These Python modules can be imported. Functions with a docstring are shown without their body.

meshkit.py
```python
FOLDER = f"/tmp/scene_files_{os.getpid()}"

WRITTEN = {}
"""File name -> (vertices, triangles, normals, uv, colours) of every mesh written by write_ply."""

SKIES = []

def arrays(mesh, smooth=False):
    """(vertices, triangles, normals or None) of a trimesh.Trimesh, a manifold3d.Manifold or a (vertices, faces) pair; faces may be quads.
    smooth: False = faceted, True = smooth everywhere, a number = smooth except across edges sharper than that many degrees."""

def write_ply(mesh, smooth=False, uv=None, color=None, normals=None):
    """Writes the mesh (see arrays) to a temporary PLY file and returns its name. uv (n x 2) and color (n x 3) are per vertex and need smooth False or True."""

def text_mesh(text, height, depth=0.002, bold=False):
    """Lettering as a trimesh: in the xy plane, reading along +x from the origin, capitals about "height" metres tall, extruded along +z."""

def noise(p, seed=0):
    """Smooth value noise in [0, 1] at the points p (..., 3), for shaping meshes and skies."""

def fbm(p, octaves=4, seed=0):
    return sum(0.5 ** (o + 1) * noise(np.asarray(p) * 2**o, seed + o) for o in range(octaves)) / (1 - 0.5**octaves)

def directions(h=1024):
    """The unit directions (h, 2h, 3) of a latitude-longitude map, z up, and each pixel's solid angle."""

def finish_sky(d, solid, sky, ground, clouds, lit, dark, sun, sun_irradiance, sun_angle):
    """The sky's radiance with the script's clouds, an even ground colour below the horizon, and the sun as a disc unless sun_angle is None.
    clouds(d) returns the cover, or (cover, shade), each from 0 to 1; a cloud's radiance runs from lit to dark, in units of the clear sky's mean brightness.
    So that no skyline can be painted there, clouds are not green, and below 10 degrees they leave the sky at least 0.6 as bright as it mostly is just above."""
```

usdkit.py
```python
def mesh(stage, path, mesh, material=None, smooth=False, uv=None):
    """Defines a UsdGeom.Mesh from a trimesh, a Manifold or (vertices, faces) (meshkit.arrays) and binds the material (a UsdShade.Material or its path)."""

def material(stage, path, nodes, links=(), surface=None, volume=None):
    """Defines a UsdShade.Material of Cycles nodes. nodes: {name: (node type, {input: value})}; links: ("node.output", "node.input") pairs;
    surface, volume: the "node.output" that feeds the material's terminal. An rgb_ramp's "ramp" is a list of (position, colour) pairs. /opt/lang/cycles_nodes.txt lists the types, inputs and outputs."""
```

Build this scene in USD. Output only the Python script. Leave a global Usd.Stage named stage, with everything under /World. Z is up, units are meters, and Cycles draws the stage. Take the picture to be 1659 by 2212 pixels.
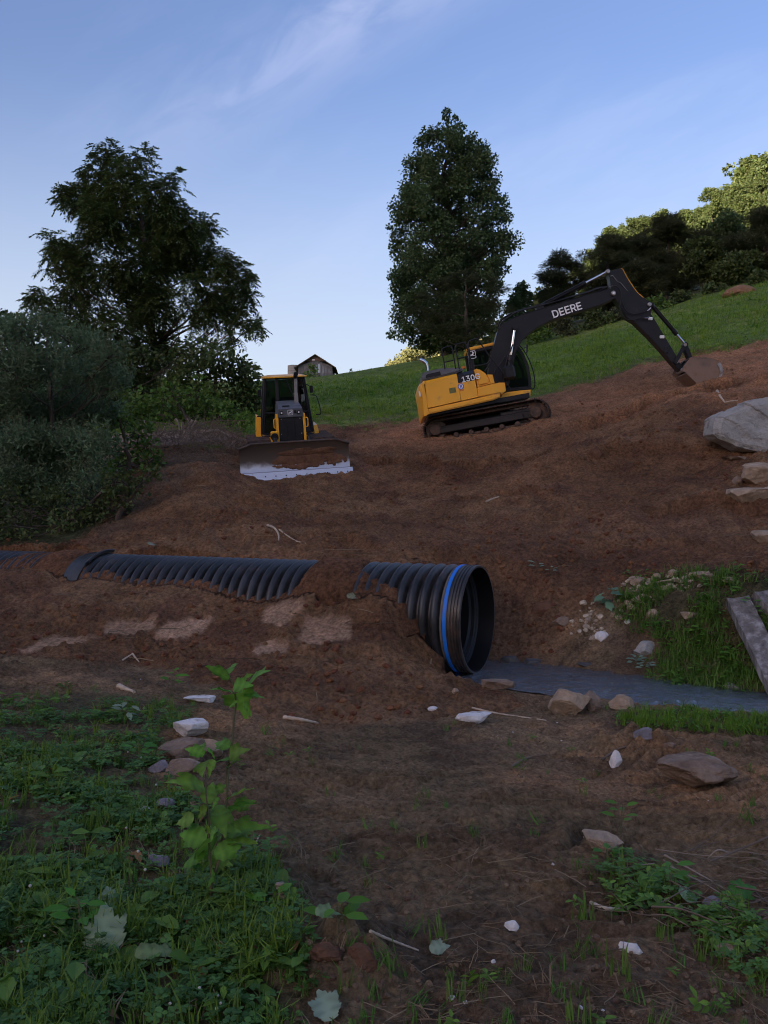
import math, random
import numpy as np, trimesh
import manifold3d as m3
from shapely.geometry import Polygon, Point, LineString
from scipy.interpolate import RBFInterpolator
from scipy.ndimage import gaussian_filter
import usdkit, meshkit
from pxr import Usd, UsdGeom, UsdLux, UsdShade, Sdf, Gf, Vt

stage = Usd.Stage.CreateInMemory()
UsdGeom.SetStageUpAxis(stage, "Z"); UsdGeom.SetStageMetersPerUnit(stage, 1.0)
UsdGeom.Xform.Define(stage, "/World"); UsdGeom.Scope.Define(stage, "/World/Looks")
rng = np.random.default_rng(11); random.seed(11)
T = Sdf.ValueTypeNames

# ------------------------------------------------------------------ camera, sky, sun, exposure
F, CU, CV, EYE = 1912.0, 829.5, 1090.0, 1.6        # survey of the photograph: focal length and horizon in its pixels
cam = UsdGeom.Camera.Define(stage, "/World/camera")
cam.AddTranslateOp().Set(Gf.Vec3d(0, 0, EYE)); cam.AddRotateXOp().Set(90.0)
AP = 24.0
cam.CreateHorizontalApertureAttr(AP); cam.CreateVerticalApertureAttr(AP * 4 / 3)
cam.CreateFocalLengthAttr(AP * F / 1659.0); cam.CreateVerticalApertureOffsetAttr(-AP * 16.0 / 1659.0)
cam.CreateClippingRangeAttr(Gf.Vec2f(0.05, 5000.0))
EXPOSURE = 2.2
cam.CreateExposureAttr(EXPOSURE)

SUN_EL = math.radians(8.0)
sx, sy = -0.62, -0.78                              # towards the sun, seen from above: low, behind the camera and to the left
n_ = math.hypot(sx, sy); sx, sy = sx / n_, sy / n_
SUN = np.array([sx * math.cos(SUN_EL), sy * math.cos(SUN_EL), math.sin(SUN_EL)])
sun = UsdLux.DistantLight.Define(stage, "/World/sun")
sun.CreateIntensityAttr(1.0); sun.CreateAngleAttr(0.5); sun.CreateNormalizeAttr(True); sun.CreateColorAttr(Gf.Vec3f(1.0, 0.86, 0.64))
zax = Gf.Vec3d(*SUN); xax = Gf.Cross(Gf.Vec3d(0, 0, 1), zax).GetNormalized(); yax = Gf.Cross(zax, xax)
sun.AddTransformOp().Set(Gf.Matrix4d(xax[0], xax[1], xax[2], 0, yax[0], yax[1], yax[2], 0, zax[0], zax[1], zax[2], 0, 0, 0, 0, 1))

dome = UsdLux.DomeLight.Define(stage, "/World/sky")
dome.GetPrim().SetCustomDataByKey("kind", "structure")
SKYDIR = np.array([-0.42, 1.0, 0.62])
_d1, _d2 = np.array([-0.165, 1.0, 0.455]), np.array([0.075, 1.0, 0.60])         # a wisp of high ice cloud lies along the line between these two directions
_n = np.cross(_d1, _d2); _n /= np.linalg.norm(_n); _e = _d2 / np.linalg.norm(_d2) - _d1 / np.linalg.norm(_d1); _e /= np.linalg.norm(_e)
_a0, _a1 = _e @ _d1 / np.linalg.norm(_d1), _e @ _d2 / np.linalg.norm(_d2)
usdkit.material(stage, "/World/Looks/sky_air", {
    "sky": ("sky_texture", {"sky_type": "single_scattering", "sun_disc": False, "sun_elevation": SUN_EL, "sun_rotation": math.atan2(sx, sy), "altitude": 600.0, "air_density": 1.0, "aerosol_density": 8.0, "ozone_density": 2.6}),
    "tint": ("mix", {"mix_type": "multiply", "fac": 1.0, "color2": (1.08, 0.895, 0.99)}),
    "geo": ("texture_coordinate", {}), "sep": ("separate_xyz", {}),
    "lo": ("map_range", {"range_type": "smoothstep", "from_min": 0.0, "from_max": 0.46, "to_min": 1.0, "to_max": 0.0}),
    "lm": ("mix", {"color2": (1.95, 2.2, 2.6)}),
    "acr": ("vector_math", {"math_type": "dot_product", "vector2": tuple(_n)}), "alo": ("vector_math", {"math_type": "dot_product", "vector2": tuple(_e)}),
    "cmb": ("combine_xyz", {}), "mp": ("mapping", {"scale": (26.0, 6.5, 6.5)}),
    "n1": ("noise_texture", {"scale": 1.0, "detail": 9.0, "roughness": 0.55, "distortion": 0.5}),
    "nb": ("math", {"math_type": "multiply_add", "value2": 0.09, "value3": -0.045}), "ac2": ("math", {"math_type": "add"}), "ab": ("math", {"math_type": "absolute"}),
    "band": ("map_range", {"range_type": "smoothstep", "from_min": 0.0, "from_max": 0.058, "to_min": 1.0, "to_max": 0.0}),
    "al1": ("map_range", {"range_type": "smoothstep", "from_min": _a0 - 0.25, "from_max": _a1 - 0.1, "to_min": 0.0, "to_max": 1.0}),
    "al2": ("map_range", {"range_type": "smoothstep", "from_min": _a1 + 0.02, "from_max": _a1 + 0.30, "to_min": 1.0, "to_max": 0.15}),
    "tex": ("map_range", {"range_type": "smoothstep", "from_min": 0.30, "from_max": 0.72, "to_min": 0.06, "to_max": 0.34}),
    "f1": ("math", {"math_type": "multiply"}), "f2": ("math", {"math_type": "multiply"}), "f3": ("math", {"math_type": "multiply"}),
    "mp2": ("mapping", {"scale": (9.0, 1.6, 2.0)}), "n2": ("noise_texture", {"scale": 1.0, "detail": 6.0, "roughness": 0.6}), "veil": ("map_range", {"range_type": "smoothstep", "from_min": 0.5, "from_max": 0.8, "to_min": 0.0, "to_max": 0.15}), "mx_": ("math", {"math_type": "maximum"}),
    "cl": ("mix", {"color2": (2.1, 2.2, 2.9)}),
    "bg": ("background_shader", {"strength": 0.085}),
}, [("geo.generated", "sep.vector"), ("sep.z", "lo.value"), ("geo.generated", "acr.vector1"), ("geo.generated", "alo.vector1"), ("acr.value", "cmb.x"), ("alo.value", "cmb.y"), ("sep.x", "cmb.z"), ("cmb.vector", "mp.vector"), ("mp.vector", "n1.vector"),
    ("n1.fac", "nb.value1"), ("acr.value", "ac2.value1"), ("nb.value", "ac2.value2"), ("ac2.value", "ab.value1"), ("ab.value", "band.value"), ("alo.value", "al1.value"), ("alo.value", "al2.value"), ("n1.fac", "tex.value"),
    ("band.result", "f1.value1"), ("al1.result", "f1.value2"), ("f1.value", "f2.value1"), ("al2.result", "f2.value2"), ("f2.value", "f3.value1"), ("tex.result", "f3.value2"),
    ("cmb.vector", "mp2.vector"), ("mp2.vector", "n2.vector"), ("n2.fac", "veil.value"), ("veil.result", "mx_.value1"), ("f3.value", "mx_.value2"),
    ("sky.color", "tint.color1"), ("lo.result", "lm.fac"), ("tint.color", "lm.color1"), ("lm.color", "cl.color1"), ("mx_.value", "cl.fac"), ("cl.color", "bg.color")], surface="bg.background")
UsdShade.MaterialBindingAPI.Apply(dome.GetPrim()).Bind(UsdShade.Material.Get(stage, "/World/Looks/sky_air"))

# ------------------------------------------------------------------ helpers
_tab = np.random.default_rng(5).random((256, 256)).astype(np.float32)
def noise2(x, y, seed=0):
    x = np.asarray(x, np.float32) + 37.13 * seed; y = np.asarray(y, np.float32) + 91.7 * seed
    xi, yi = np.floor(x), np.floor(y); tx, ty = x - xi, y - yi; xi, yi = xi.astype(np.int32) & 255, yi.astype(np.int32) & 255
    tx, ty = tx * tx * (3 - 2 * tx), ty * ty * (3 - 2 * ty); x1, y1 = (xi + 1) & 255, (yi + 1) & 255
    return (_tab[xi, yi] * (1 - tx) + _tab[x1, yi] * tx) * (1 - ty) + (_tab[xi, y1] * (1 - tx) + _tab[x1, y1] * tx) * ty
def fbm2(x, y, o=4, seed=0):
    c, s_ = 0.8, 0.6; out = 0
    for k in range(o):
        out = out + 0.5 ** (k + 1) * noise2(x, y, seed + k); x, y = (x * c - y * s_) * 2.03, (x * s_ + y * c) * 2.03
    return out / (1 - 0.5 ** o)
def W(u, v, Y):
    """The point seen at (u, v) of the photograph, at depth Y."""
    return np.array([(u - CU) * Y / F, Y, EYE + (CV - v) * Y / F])

_used = {}
def numbered(path):
    if path not in _used:
        _used[path] = 0
        return path
    _used[path] += 1
    return f"{path}_{_used[path]:03d}"

def tag(prim, label=None, cat=None, group=None, kind=None):
    p = prim.GetPrim() if hasattr(prim, "GetPrim") else prim
    for k, v in (("label", label), ("category", cat), ("group", group), ("kind", kind)):
        if v: p.SetCustomDataByKey(k, v)
    return prim

def looks(m): return UsdShade.Material.Get(stage, f"/World/Looks/{m}")

def obj(name, mesh, mat, parent="/World", smooth=False, label=None, cat=None, group=None, kind=None, tint=None):
    parent = str(parent.GetPath()) if hasattr(parent, "GetPath") else parent
    if isinstance(mesh, MB): mesh = mesh.mesh()
    path = numbered(f"{parent}/{name}")
    m = usdkit.mesh(stage, path, mesh, looks(mat), smooth=smooth)
    if tint is not None:
        UsdGeom.PrimvarsAPI(m).CreatePrimvar("tint", T.Color3fArray, "vertex").Set(Vt.Vec3fArray.FromNumpy(np.asarray(tint, np.float32)))
    tag(m, label, cat, group, kind)
    return m

def thing(name, label, cat, loc=(0, 0, 0), rotz=0.0, group=None, matrix=None):
    x = UsdGeom.Xform.Define(stage, numbered(f"/World/{name}"))
    if matrix is not None: x.AddTransformOp().Set(Gf.Matrix4d(*np.asarray(matrix).T.ravel().tolist()))
    else:
        x.AddTranslateOp().Set(Gf.Vec3d(*map(float, loc)))
        if rotz: x.AddRotateZOp().Set(math.degrees(rotz))
    return tag(x, label, cat, group)

def copy_of(src, name, label, cat, loc, rotz=0.0, scale=1.0, group=None):
    x = UsdGeom.Xform.Define(stage, numbered(f"/World/{name}"))
    x.AddTranslateOp().Set(Gf.Vec3d(*map(float, loc))); x.AddRotateZOp().Set(math.degrees(rotz))
    x.AddScaleOp().Set(Gf.Vec3f(*((scale,) * 3 if np.ndim(scale) == 0 else scale)))
    x.GetPrim().GetReferences().AddInternalReference(src.GetPath()); x.GetPrim().SetInstanceable(True)
    return tag(x, label, cat, group)

def frame(a, b):
    """Rotation whose z runs from a to b."""
    d = np.asarray(b, float) - np.asarray(a, float); L = np.linalg.norm(d); z = d / max(L, 1e-9)
    h = np.array([0, 0, 1.0]) if abs(z[2]) < 0.95 else np.array([0, 1.0, 0])
    x = np.cross(h, z); x /= np.linalg.norm(x); y = np.cross(z, x)
    M = np.eye(4); M[:3, 0], M[:3, 1], M[:3, 2], M[:3, 3] = x, y, z, a
    return M, L

class MB:
    """Collects solids; mesh() joins them into one part."""
    def __init__(s): s.parts = []
    def add(s, m): s.parts.append(m); return s
    def box(s, c, size, bev=0.012, rot=None):
        size = np.asarray(size, float); b = min(bev, size.min() * 0.3)
        if b > 1e-4:
            h = size / 2; pts = []
            for sg in np.ndindex(2, 2, 2):
                q = np.array(sg) * 2 - 1
                for k in range(3):
                    e = h - b; e[k] = h[k]; pts.append(q * e)
            m = trimesh.convex.convex_hull(np.array(pts))
        else: m = trimesh.creation.box(size)
        if rot is not None: m.apply_transform(rot)
        m.apply_translation(c); return s.add(m)
    def cyl(s, a, b, r, n=16, r2=None, bev=0.0):
        M, L = frame(a, b); r2 = r if r2 is None else r2
        prof = [(0, 0), (r, 0), (r2, L), (0, L)] if not bev else [(0, 0), (r - bev, 0), (r, bev), (r2, L - bev), (r2 - bev, L), (0, L)]
        m = trimesh.creation.revolve(np.array(prof), sections=n); m.apply_transform(M); return s.add(m)
    def tube(s, pts, r, n=8):
        pts = np.asarray(pts, float)
        v, f = tube_arrays(pts, r, n); return s.add(trimesh.Trimesh(v, f, process=False))
    def prism(s, poly, y0, y1, bev=0.0, M=None):
        """A polygon in (x, z) extruded along y."""
        p = poly if hasattr(poly, "exterior") else Polygon(poly)
        if not p.is_valid: p = p.buffer(0)
        if bev:
            lay = [(p.buffer(-bev, join_style=2), y0, y0 + bev), (p, y0 + bev, y1 - bev)]
        m = trimesh.creation.extrude_polygon(p, y1 - y0, engine="earcut")
        if bev:
            # chamfer: pull in the outer rings
            m0 = trimesh.creation.extrude_polygon(p, y1 - y0 - 2 * bev, engine="earcut"); m0.apply_translation((0, 0, bev))
            m1 = trimesh.creation.extrude_polygon(p.buffer(-bev, join_style=2), y1 - y0, engine="earcut")
            m = trimesh.util.concatenate([m0, m1])
        v = m.vertices.copy(); m.vertices = np.stack([v[:, 0], y0 + v[:, 2], v[:, 1]], 1); m.invert()
        if M is not None: m.apply_transform(M)
        return s.add(m)
    def hull(s, pts): return s.add(trimesh.convex.convex_hull(np.asarray(pts, float)))
    def lathe(s, prof, a, b, n=24):
        M, L = frame(a, b); m = trimesh.creation.revolve(np.asarray(prof, float), sections=n); m.apply_transform(M); return s.add(m)
    def move(s, M):
        for p in s.parts: p.apply_transform(M)
        return s
    def mesh(s): return trimesh.util.concatenate([trimesh.Trimesh(p.vertices, p.faces, process=False) for p in s.parts])

def tube_arrays(p, r, n=6, caps=True):
    p = np.asarray(p, float); k = len(p); r = np.broadcast_to(np.asarray(r, float), (k,))
    t = np.gradient(p, axis=0); t /= np.linalg.norm(t, axis=1, keepdims=True) + 1e-12
    ref = np.array([0, 0, 1.0]) if np.abs(t[:, 2]).max() < 0.93 else np.array([0.3, 1.0, 0.1])
    a = np.cross(t, ref); a /= np.linalg.norm(a, axis=1, keepdims=True) + 1e-12; b = np.cross(t, a)
    ang = np.arange(n) * 2 * np.pi / n
    v = p[:, None] + r[:, None, None] * (np.cos(ang)[None, :, None] * a[:, None] + np.sin(ang)[None, :, None] * b[:, None])
    i, j = np.meshgrid(np.arange(k - 1), np.arange(n), indexing="ij")
    q = np.stack([i * n + j, i * n + (j + 1) % n, (i + 1) * n + (j + 1) % n, (i + 1) * n + j], -1).reshape(-1, 4)
    f = np.vstack([q[:, [0, 2, 1]], q[:, [0, 3, 2]]]); v = v.reshape(-1, 3)
    if caps:
        v = np.vstack([v, p[:1], p[-1:]]); c0, c1 = len(v) - 2, len(v) - 1; jj = np.arange(n); e = (k - 1) * n
        f = np.vstack([f, np.stack([np.full(n, c0), jj, (jj + 1) % n], 1), np.stack([np.full(n, c1), e + (jj + 1) % n, e + jj], 1)])
    return v, f

def rotm(ax, deg):
    return trimesh.transformations.rotation_matrix(math.radians(deg), ax)

def spline(pts, n=24):
    """Catmull-Rom through pts."""
    p = np.asarray(pts, float); p = np.vstack([2 * p[0] - p[1], p, 2 * p[-1] - p[-2]]); out = []
    segs = len(p) - 3
    for q in np.linspace(0, segs - 1e-6, n):
        i = int(q); t = q - i; a, b, c, d = p[i:i + 4]
        out.append(0.5 * (2 * b + (c - a) * t + (2 * a - 5 * b + 4 * c - d) * t * t + (3 * b - a - 3 * c + d) * t ** 3))
    return np.array(out)

# ------------------------------------------------------------------ materials
def pbr(name, cols, scale=6.0, rough=0.8, bump=0.0, bscale=None, metal=0.0, detail=6.0, spec=0.3, stretch=None, rvar=0.0, tint=False, rand=0.0, dirt=None, coat=0.0, bdist=0.03, transl=0.0, contrast=(0.3, 0.7)):
    """A procedural surface: a noise ramp through cols, with relief; tint multiplies a per-vertex colour; rand varies repeats; dirt = (colour, amount, scale)."""
    n = {"tc": ("texture_coordinate", {}), "mp": ("mapping", {"scale": stretch or (1, 1, 1)}),
         "n": ("noise_texture", {"scale": scale, "detail": detail, "roughness": 0.62}),
         "r": ("rgb_ramp", {"ramp": [(contrast[0] + (contrast[1] - contrast[0]) * i / max(1, len(cols) - 1), c) for i, c in enumerate(cols)]}),
         "p": ("principled_bsdf", {"roughness": rough, "metallic": metal, "specular_ior_level": spec, "coat_weight": coat, "coat_roughness": 0.25})}
    L = [("tc.object", "mp.vector"), ("mp.vector", "n.vector"), ("n.fac", "r.fac")]
    col = "r.color"
    if dirt:
        n["dn"] = ("noise_texture", {"scale": dirt[2], "detail": 8.0, "roughness": 0.7}); n["dr"] = ("map_range", {"range_type": "smoothstep", "from_min": 0.62 - dirt[1] * 0.3, "from_max": 0.72, "to_min": 0.0, "to_max": 0.9})
        n["dm"] = ("mix", {"color2": dirt[0]}); L += [("tc.object", "dn.vector"), ("dn.fac", "dr.value"), ("dr.result", "dm.fac"), (col, "dm.color1")]; col = "dm.color"
    if tint:
        n["at"] = ("attribute", {"attribute": "tint"}); n["mt"] = ("mix", {"mix_type": "multiply", "fac": 1.0}); L += [(col, "mt.color1"), ("at.color", "mt.color2")]; col = "mt.color"
    if rand:
        n["oi"] = ("object_info", {}); n["hv"] = ("hsv", {}); n["rr"] = ("map_range", {"to_min": 1 - rand, "to_max": 1 + rand}); n["rh"] = ("map_range", {"to_min": 0.5 - rand * 0.05, "to_max": 0.5 + rand * 0.05})
        L += [("oi.random", "rr.value"), ("rr.result", "hv.value"), ("oi.random", "rh.value"), ("rh.result", "hv.hue"), (col, "hv.color")]; col = "hv.color"
    L.append((col, "p.base_color"))
    if rvar:
        n["rv"] = ("map_range", {"from_min": 0.3, "from_max": 0.7, "to_min": rough - rvar, "to_max": min(1.0, rough + rvar)}); L += [("n.fac", "rv.value"), ("rv.result", "p.roughness")]
    if bump:
        n["bn"] = ("noise_texture", {"scale": bscale or scale * 3, "detail": 8.0, "roughness": 0.65}); n["b"] = ("bump", {"strength": bump, "distance": bdist})
        L += [("mp.vector", "bn.vector"), ("bn.fac", "b.height"), ("b.normal", "p.normal")]
    surf = "p.BSDF"
    if transl:
        n["tl"] = ("translucent_bsdf", {}); n["tg"] = ("hsv", {"saturation": 1.1, "value": 1.25}); n["mx"] = ("mix_closure", {"fac": transl})
        L += [(col, "tg.color"), ("tg.color", "tl.color"), ("p.BSDF", "mx.closure1"), ("tl.BSDF", "mx.closure2")]; surf = "mx.closure"
    return usdkit.material(stage, f"/World/Looks/{name}", n, L, surface=surf)

def ground_mat(name, cols, scale, bump=0.6, bscale=30.0, pale=None):
    """Earth: the per-vertex tint sets the local earth colour, noise breaks it up at several sizes."""
    n = {"tc": ("geometry", {}), "at": ("attribute", {"attribute": "tint"}),
         "n1": ("noise_texture", {"scale": scale, "detail": 9.0, "roughness": 0.68}), "n2": ("noise_texture", {"scale": scale * 7, "detail": 9.0, "roughness": 0.7}), "n3": ("noise_texture", {"scale": scale * 0.17, "detail": 4.0}),
         "r": ("rgb_ramp", {"ramp": [(0.28 + 0.44 * i / (len(cols) - 1), c) for i, c in enumerate(cols)]}),
         "r2": ("map_range", {"from_min": 0.32, "from_max": 0.68, "to_min": 0.42, "to_max": 1.6}), "r3": ("map_range", {"from_min": 0.3, "from_max": 0.7, "to_min": 0.78, "to_max": 1.22}),
         "m": ("mix", {"mix_type": "multiply", "fac": 1.0}), "m2": ("vector_math", {"math_type": "scale"}), "m3": ("vector_math", {"math_type": "scale"}),
         "vo": ("voronoi_texture", {"scale": bscale * 0.55, "randomness": 1.0}), "bn": ("noise_texture", {"scale": bscale, "detail": 9.0, "roughness": 0.72}), "ad": ("math", {"math_type": "multiply_add", "value2": 0.35}),
         "b": ("bump", {"strength": bump, "distance": 0.11}), "p": ("principled_bsdf", {"roughness": 0.95, "specular_ior_level": 0.12})}
    L = [("tc.position", "n1.vector"), ("tc.position", "n2.vector"), ("tc.position", "n3.vector"), ("n1.fac", "r.fac"), ("r.color", "m.color1"), ("at.color", "m.color2"), ("n2.fac", "r2.value"), ("n3.fac", "r3.value"),
         ("m.color", "m2.vector1"), ("r2.result", "m2.scale"), ("m2.vector", "m3.vector1"), ("r3.result", "m3.scale"), ("m3.vector", "p.base_color"),
         ("tc.position", "bn.vector"), ("tc.position", "vo.vector"), ("vo.distance", "ad.value1"), ("bn.fac", "ad.value3"), ("ad.value", "b.height"), ("b.normal", "p.normal")]
    return usdkit.material(stage, f"/World/Looks/{name}", n, L, surface="p.BSDF")

G = lambda k: (k, k, k)
ground_mat("red_earth", [(0.55, 0.55, 0.55), (1.0, 1.0, 1.0), (1.35, 1.3, 1.28)], 2.6, 0.9, 15.0)
ground_mat("trampled_earth", [(0.5, 0.5, 0.5), (1.0, 1.0, 1.0), (1.45, 1.42, 1.36)], 4.0, 0.8, 34.0)
ground_mat("pasture_sod", [(0.7, 0.7, 0.7), (1.0, 1.0, 1.0), (1.3, 1.3, 1.2)], 0.9, 0.5, 9.0)
def leaf_mat(name, base, transl=0.25, rough=0.55, spec=0.25):
    return pbr(name, [tuple(0.75 * c for c in base), base, tuple(1.25 * c for c in base)], 0.7, rough, tint=True, transl=transl, spec=spec)
# ------------------------------------------------------------------ the lie of the land: one surveyed height field
P0 = np.array([1.30, 12.2, 0.02]); PR = 0.75                        # culvert outlet: axis point and outer radius
PD = np.array([-math.cos(math.radians(25.0)), math.sin(math.radians(25.0)), 0.0]); PN = np.array([-PD[1], PD[0], 0.0])
if PN[1] > 0: PN = -PN                                              # across the pipe, towards the camera
WATER = -0.70

def pipe_hit(u, v, R=PR - 0.02):
    """Where the line of sight through (u, v) meets the pipe."""
    d = W(u, v, 1.0) - np.array([0, 0, EYE]); o = np.array([0, 0, EYE]) - P0
    dd, oo = d - PD * d.dot(PD), o - PD * o.dot(PD)
    a, b, c = dd.dot(dd), 2 * dd.dot(oo), oo.dot(oo) - R * R; D = b * b - 4 * a * c
    s = (-b - math.sqrt(max(D, 0))) / (2 * a)
    return np.array([0, 0, EYE]) + s * d

edge_px = [(-60, 1214), (0, 1206), (50, 1199), (100, 1194), (150, 1190), (172, 1184), (186, 1236), (195, 1238), (225, 1228), (250, 1242), (300, 1252), (350, 1250), (400, 1250), (450, 1257), (500, 1275), (530, 1288), (560, 1292), (600, 1286), (640, 1268), (680, 1250), (705, 1238), (735, 1216), (765, 1214), (795, 1238), (830, 1258), (858, 1272), (872, 1310), (890, 1338), (920, 1375), (960, 1410), (1000, 1440), (1040, 1464)]
EDGE = [pipe_hit(*e) for e in edge_px]
ctl = [W(*c) for c in [
    # near ground
    (800, 2212, 2.73), (100, 2212, 2.70), (1600, 2212, 2.75), (-300, 2212, 2.7), (1990, 2212, 2.72), (100, 1950, 3.6), (500, 1950, 3.6), (1500, 2000, 3.42), (1100, 2000, 3.36), (800, 1850, 4.15), (800, 1700, 5.8), (500, 1700, 5.6), (50, 1700, 5.2), (-300, 1700, 5.0),
    (1150, 1750, 5.3), (1200, 1650, 6.8), (1540, 1710, 5.95), (1600, 1850, 4.4), (1990, 1750, 5.5), (-300, 1480, 8.0), (50, 1500, 8.3), (50, 1412, 11.0), (-300, 1400, 11), (350, 1560, 7.6), (350, 1450, 10.6), (500, 1530, 9.0), (650, 1560, 8.7), (800, 1560, 8.8), (1000, 1545, 9.1), (1130, 1525, 9.6), (1000, 1620, 7.4),
    # lip, stream
    (1300, 1600, 7.7), (1500, 1650, 6.9), (1500, 1557, 8.4), (1400, 1555, 8.5), (1650, 1575, 8.2), (1900, 1600, 8.0), (1640, 1660, 6.9), (1350, 1650, 6.9), (1220, 1560, 8.6), (1160, 1505, 10.4),
    # slope in front of the pipe
    (500, 1470, 10.2), (500, 1400, 11.5), (500, 1340, 12.5), (350, 1400, 11.6), (350, 1330, 12.6), (100, 1380, 12.0), (100, 1300, 13.2), (100, 1235, 14.6), (-200, 1300, 13.5), (-200, 1220, 15.5), (700, 1470, 10.3), (700, 1400, 11.4), (700, 1330, 12.3), (850, 1340, 12.0), (850, 1430, 10.9), (850, 1500, 9.8), (950, 1440, 10.9), (950, 1500, 10.0), (1040, 1500, 10.4), (1040, 1475, 11.0),
    # behind the pipe and up the embankment
    (30, 1178, 17.4), (-200, 1172, 18.5), (200, 1182, 16.4), (300, 1180, 16.0), (450, 1172, 15.6), (600, 1185, 15.0), (750, 1190, 14.5), (850, 1192, 14.2), (980, 1205, 13.9), (1060, 1225, 13.7), (1080, 1270, 13.4), (1090, 1340, 13.0), (1100, 1420, 12.6),
    (300, 1140, 17.1), (360, 1085, 18.8), (420, 1100, 17.8), (640, 1105, 18.3), (640, 1150, 16.3), (1000, 1150, 16.2), (1000, 1085, 18.8), (850, 1130, 17.0), (430, 1035, 20.4), (400, 1000, 21.8), (370, 960, 24.5), (300, 1000, 22), (420, 930, 26.5),
    (540, 1040, 22.0), (640, 1034, 22.0), (750, 1024, 22.0), (800, 1060, 20.5), (830, 985, 23.3), (640, 985, 24.2), (560, 962, 26.0), (720, 950, 27.0), (900, 935, 26.2), (800, 925, 28.5), (1000, 1010, 21.5), (1130, 985, 22.0),
    (900, 968, 24.6), (930, 947, 25.6), (1040, 937, 25.2), (1150, 921, 24.6), (1210, 905, 24.8), (960, 920, 27.8), (1200, 880, 26.4), (1300, 870, 26.0), (1300, 950, 22.0), (1300, 1050, 18.2), (1450, 880, 22.5), (1450, 970, 19.5), (1400, 822, 28.0), (1500, 835, 26.3), (1550, 800, 27.5), (1620, 800, 27.0), (1600, 860, 22.0), (1590, 975, 18.3), (1650, 900, 20.5),
    (1500, 1060, 16.6), (1500, 1150, 14.8), (1300, 1180, 14.8), (1300, 1130, 15.8), (1200, 1250, 13.9), (1200, 1330, 13.2), (1500, 1230, 13.2), (1659, 1090, 15.4), (1659, 1180, 13.8), (1659, 1260, 12.4), (1300, 1350, 12.8), (1200, 1405, 12.75), (1500, 1350, 11.9), (1420, 1420, 11.6), (1550, 1440, 11.1), (1650, 1400, 11.2), (1990, 1100, 15), (1990, 900, 20), (1990, 1300, 11.5), (1990, 700, 29),
    # pasture to its crest
    (680, 925, 29.5), (905, 908, 30.0), (540, 940, 30), (700, 870, 45), (720, 835, 75), (640, 818, 125), (560, 834, 100), (681, 826, 100), (681, 824, 125), (600, 830, 110), (740, 812, 105), (740, 806, 120), (780, 797, 110), (860, 785, 90), (905, 778, 82), (960, 762, 75), (1060, 750, 72), (800, 860, 48), (1000, 840, 42), (1210, 848, 30.5), (1140, 745, 70), (1300, 712, 66), (1500, 757, 32.5), (1380, 800, 30.5), (1500, 640, 66), (1450, 668, 64), (1659, 741, 31.0), (1659, 615, 60), (1300, 780, 42), (1659, 680, 42), (1990, 560, 58), (1990, 640, 40),
    # left, under the trees
    (100, 1165, 18.3), (100, 1060, 24), (340, 890, 38), (250, 960, 30), (0, 900, 40), (-300, 950, 38), (-300, 820, 80), (100, 800, 80), (400, 820, 80), (300, 780, 130),
    # the wooded hill on the right
    (1200, 705, 110), (1400, 640, 130), (1659, 470, 190), (1659, 570, 100), (1500, 620, 105), (1990, 400, 190), (1990, 500, 100), (1100, 745, 140)]]
ctl = np.array(ctl)
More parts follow.
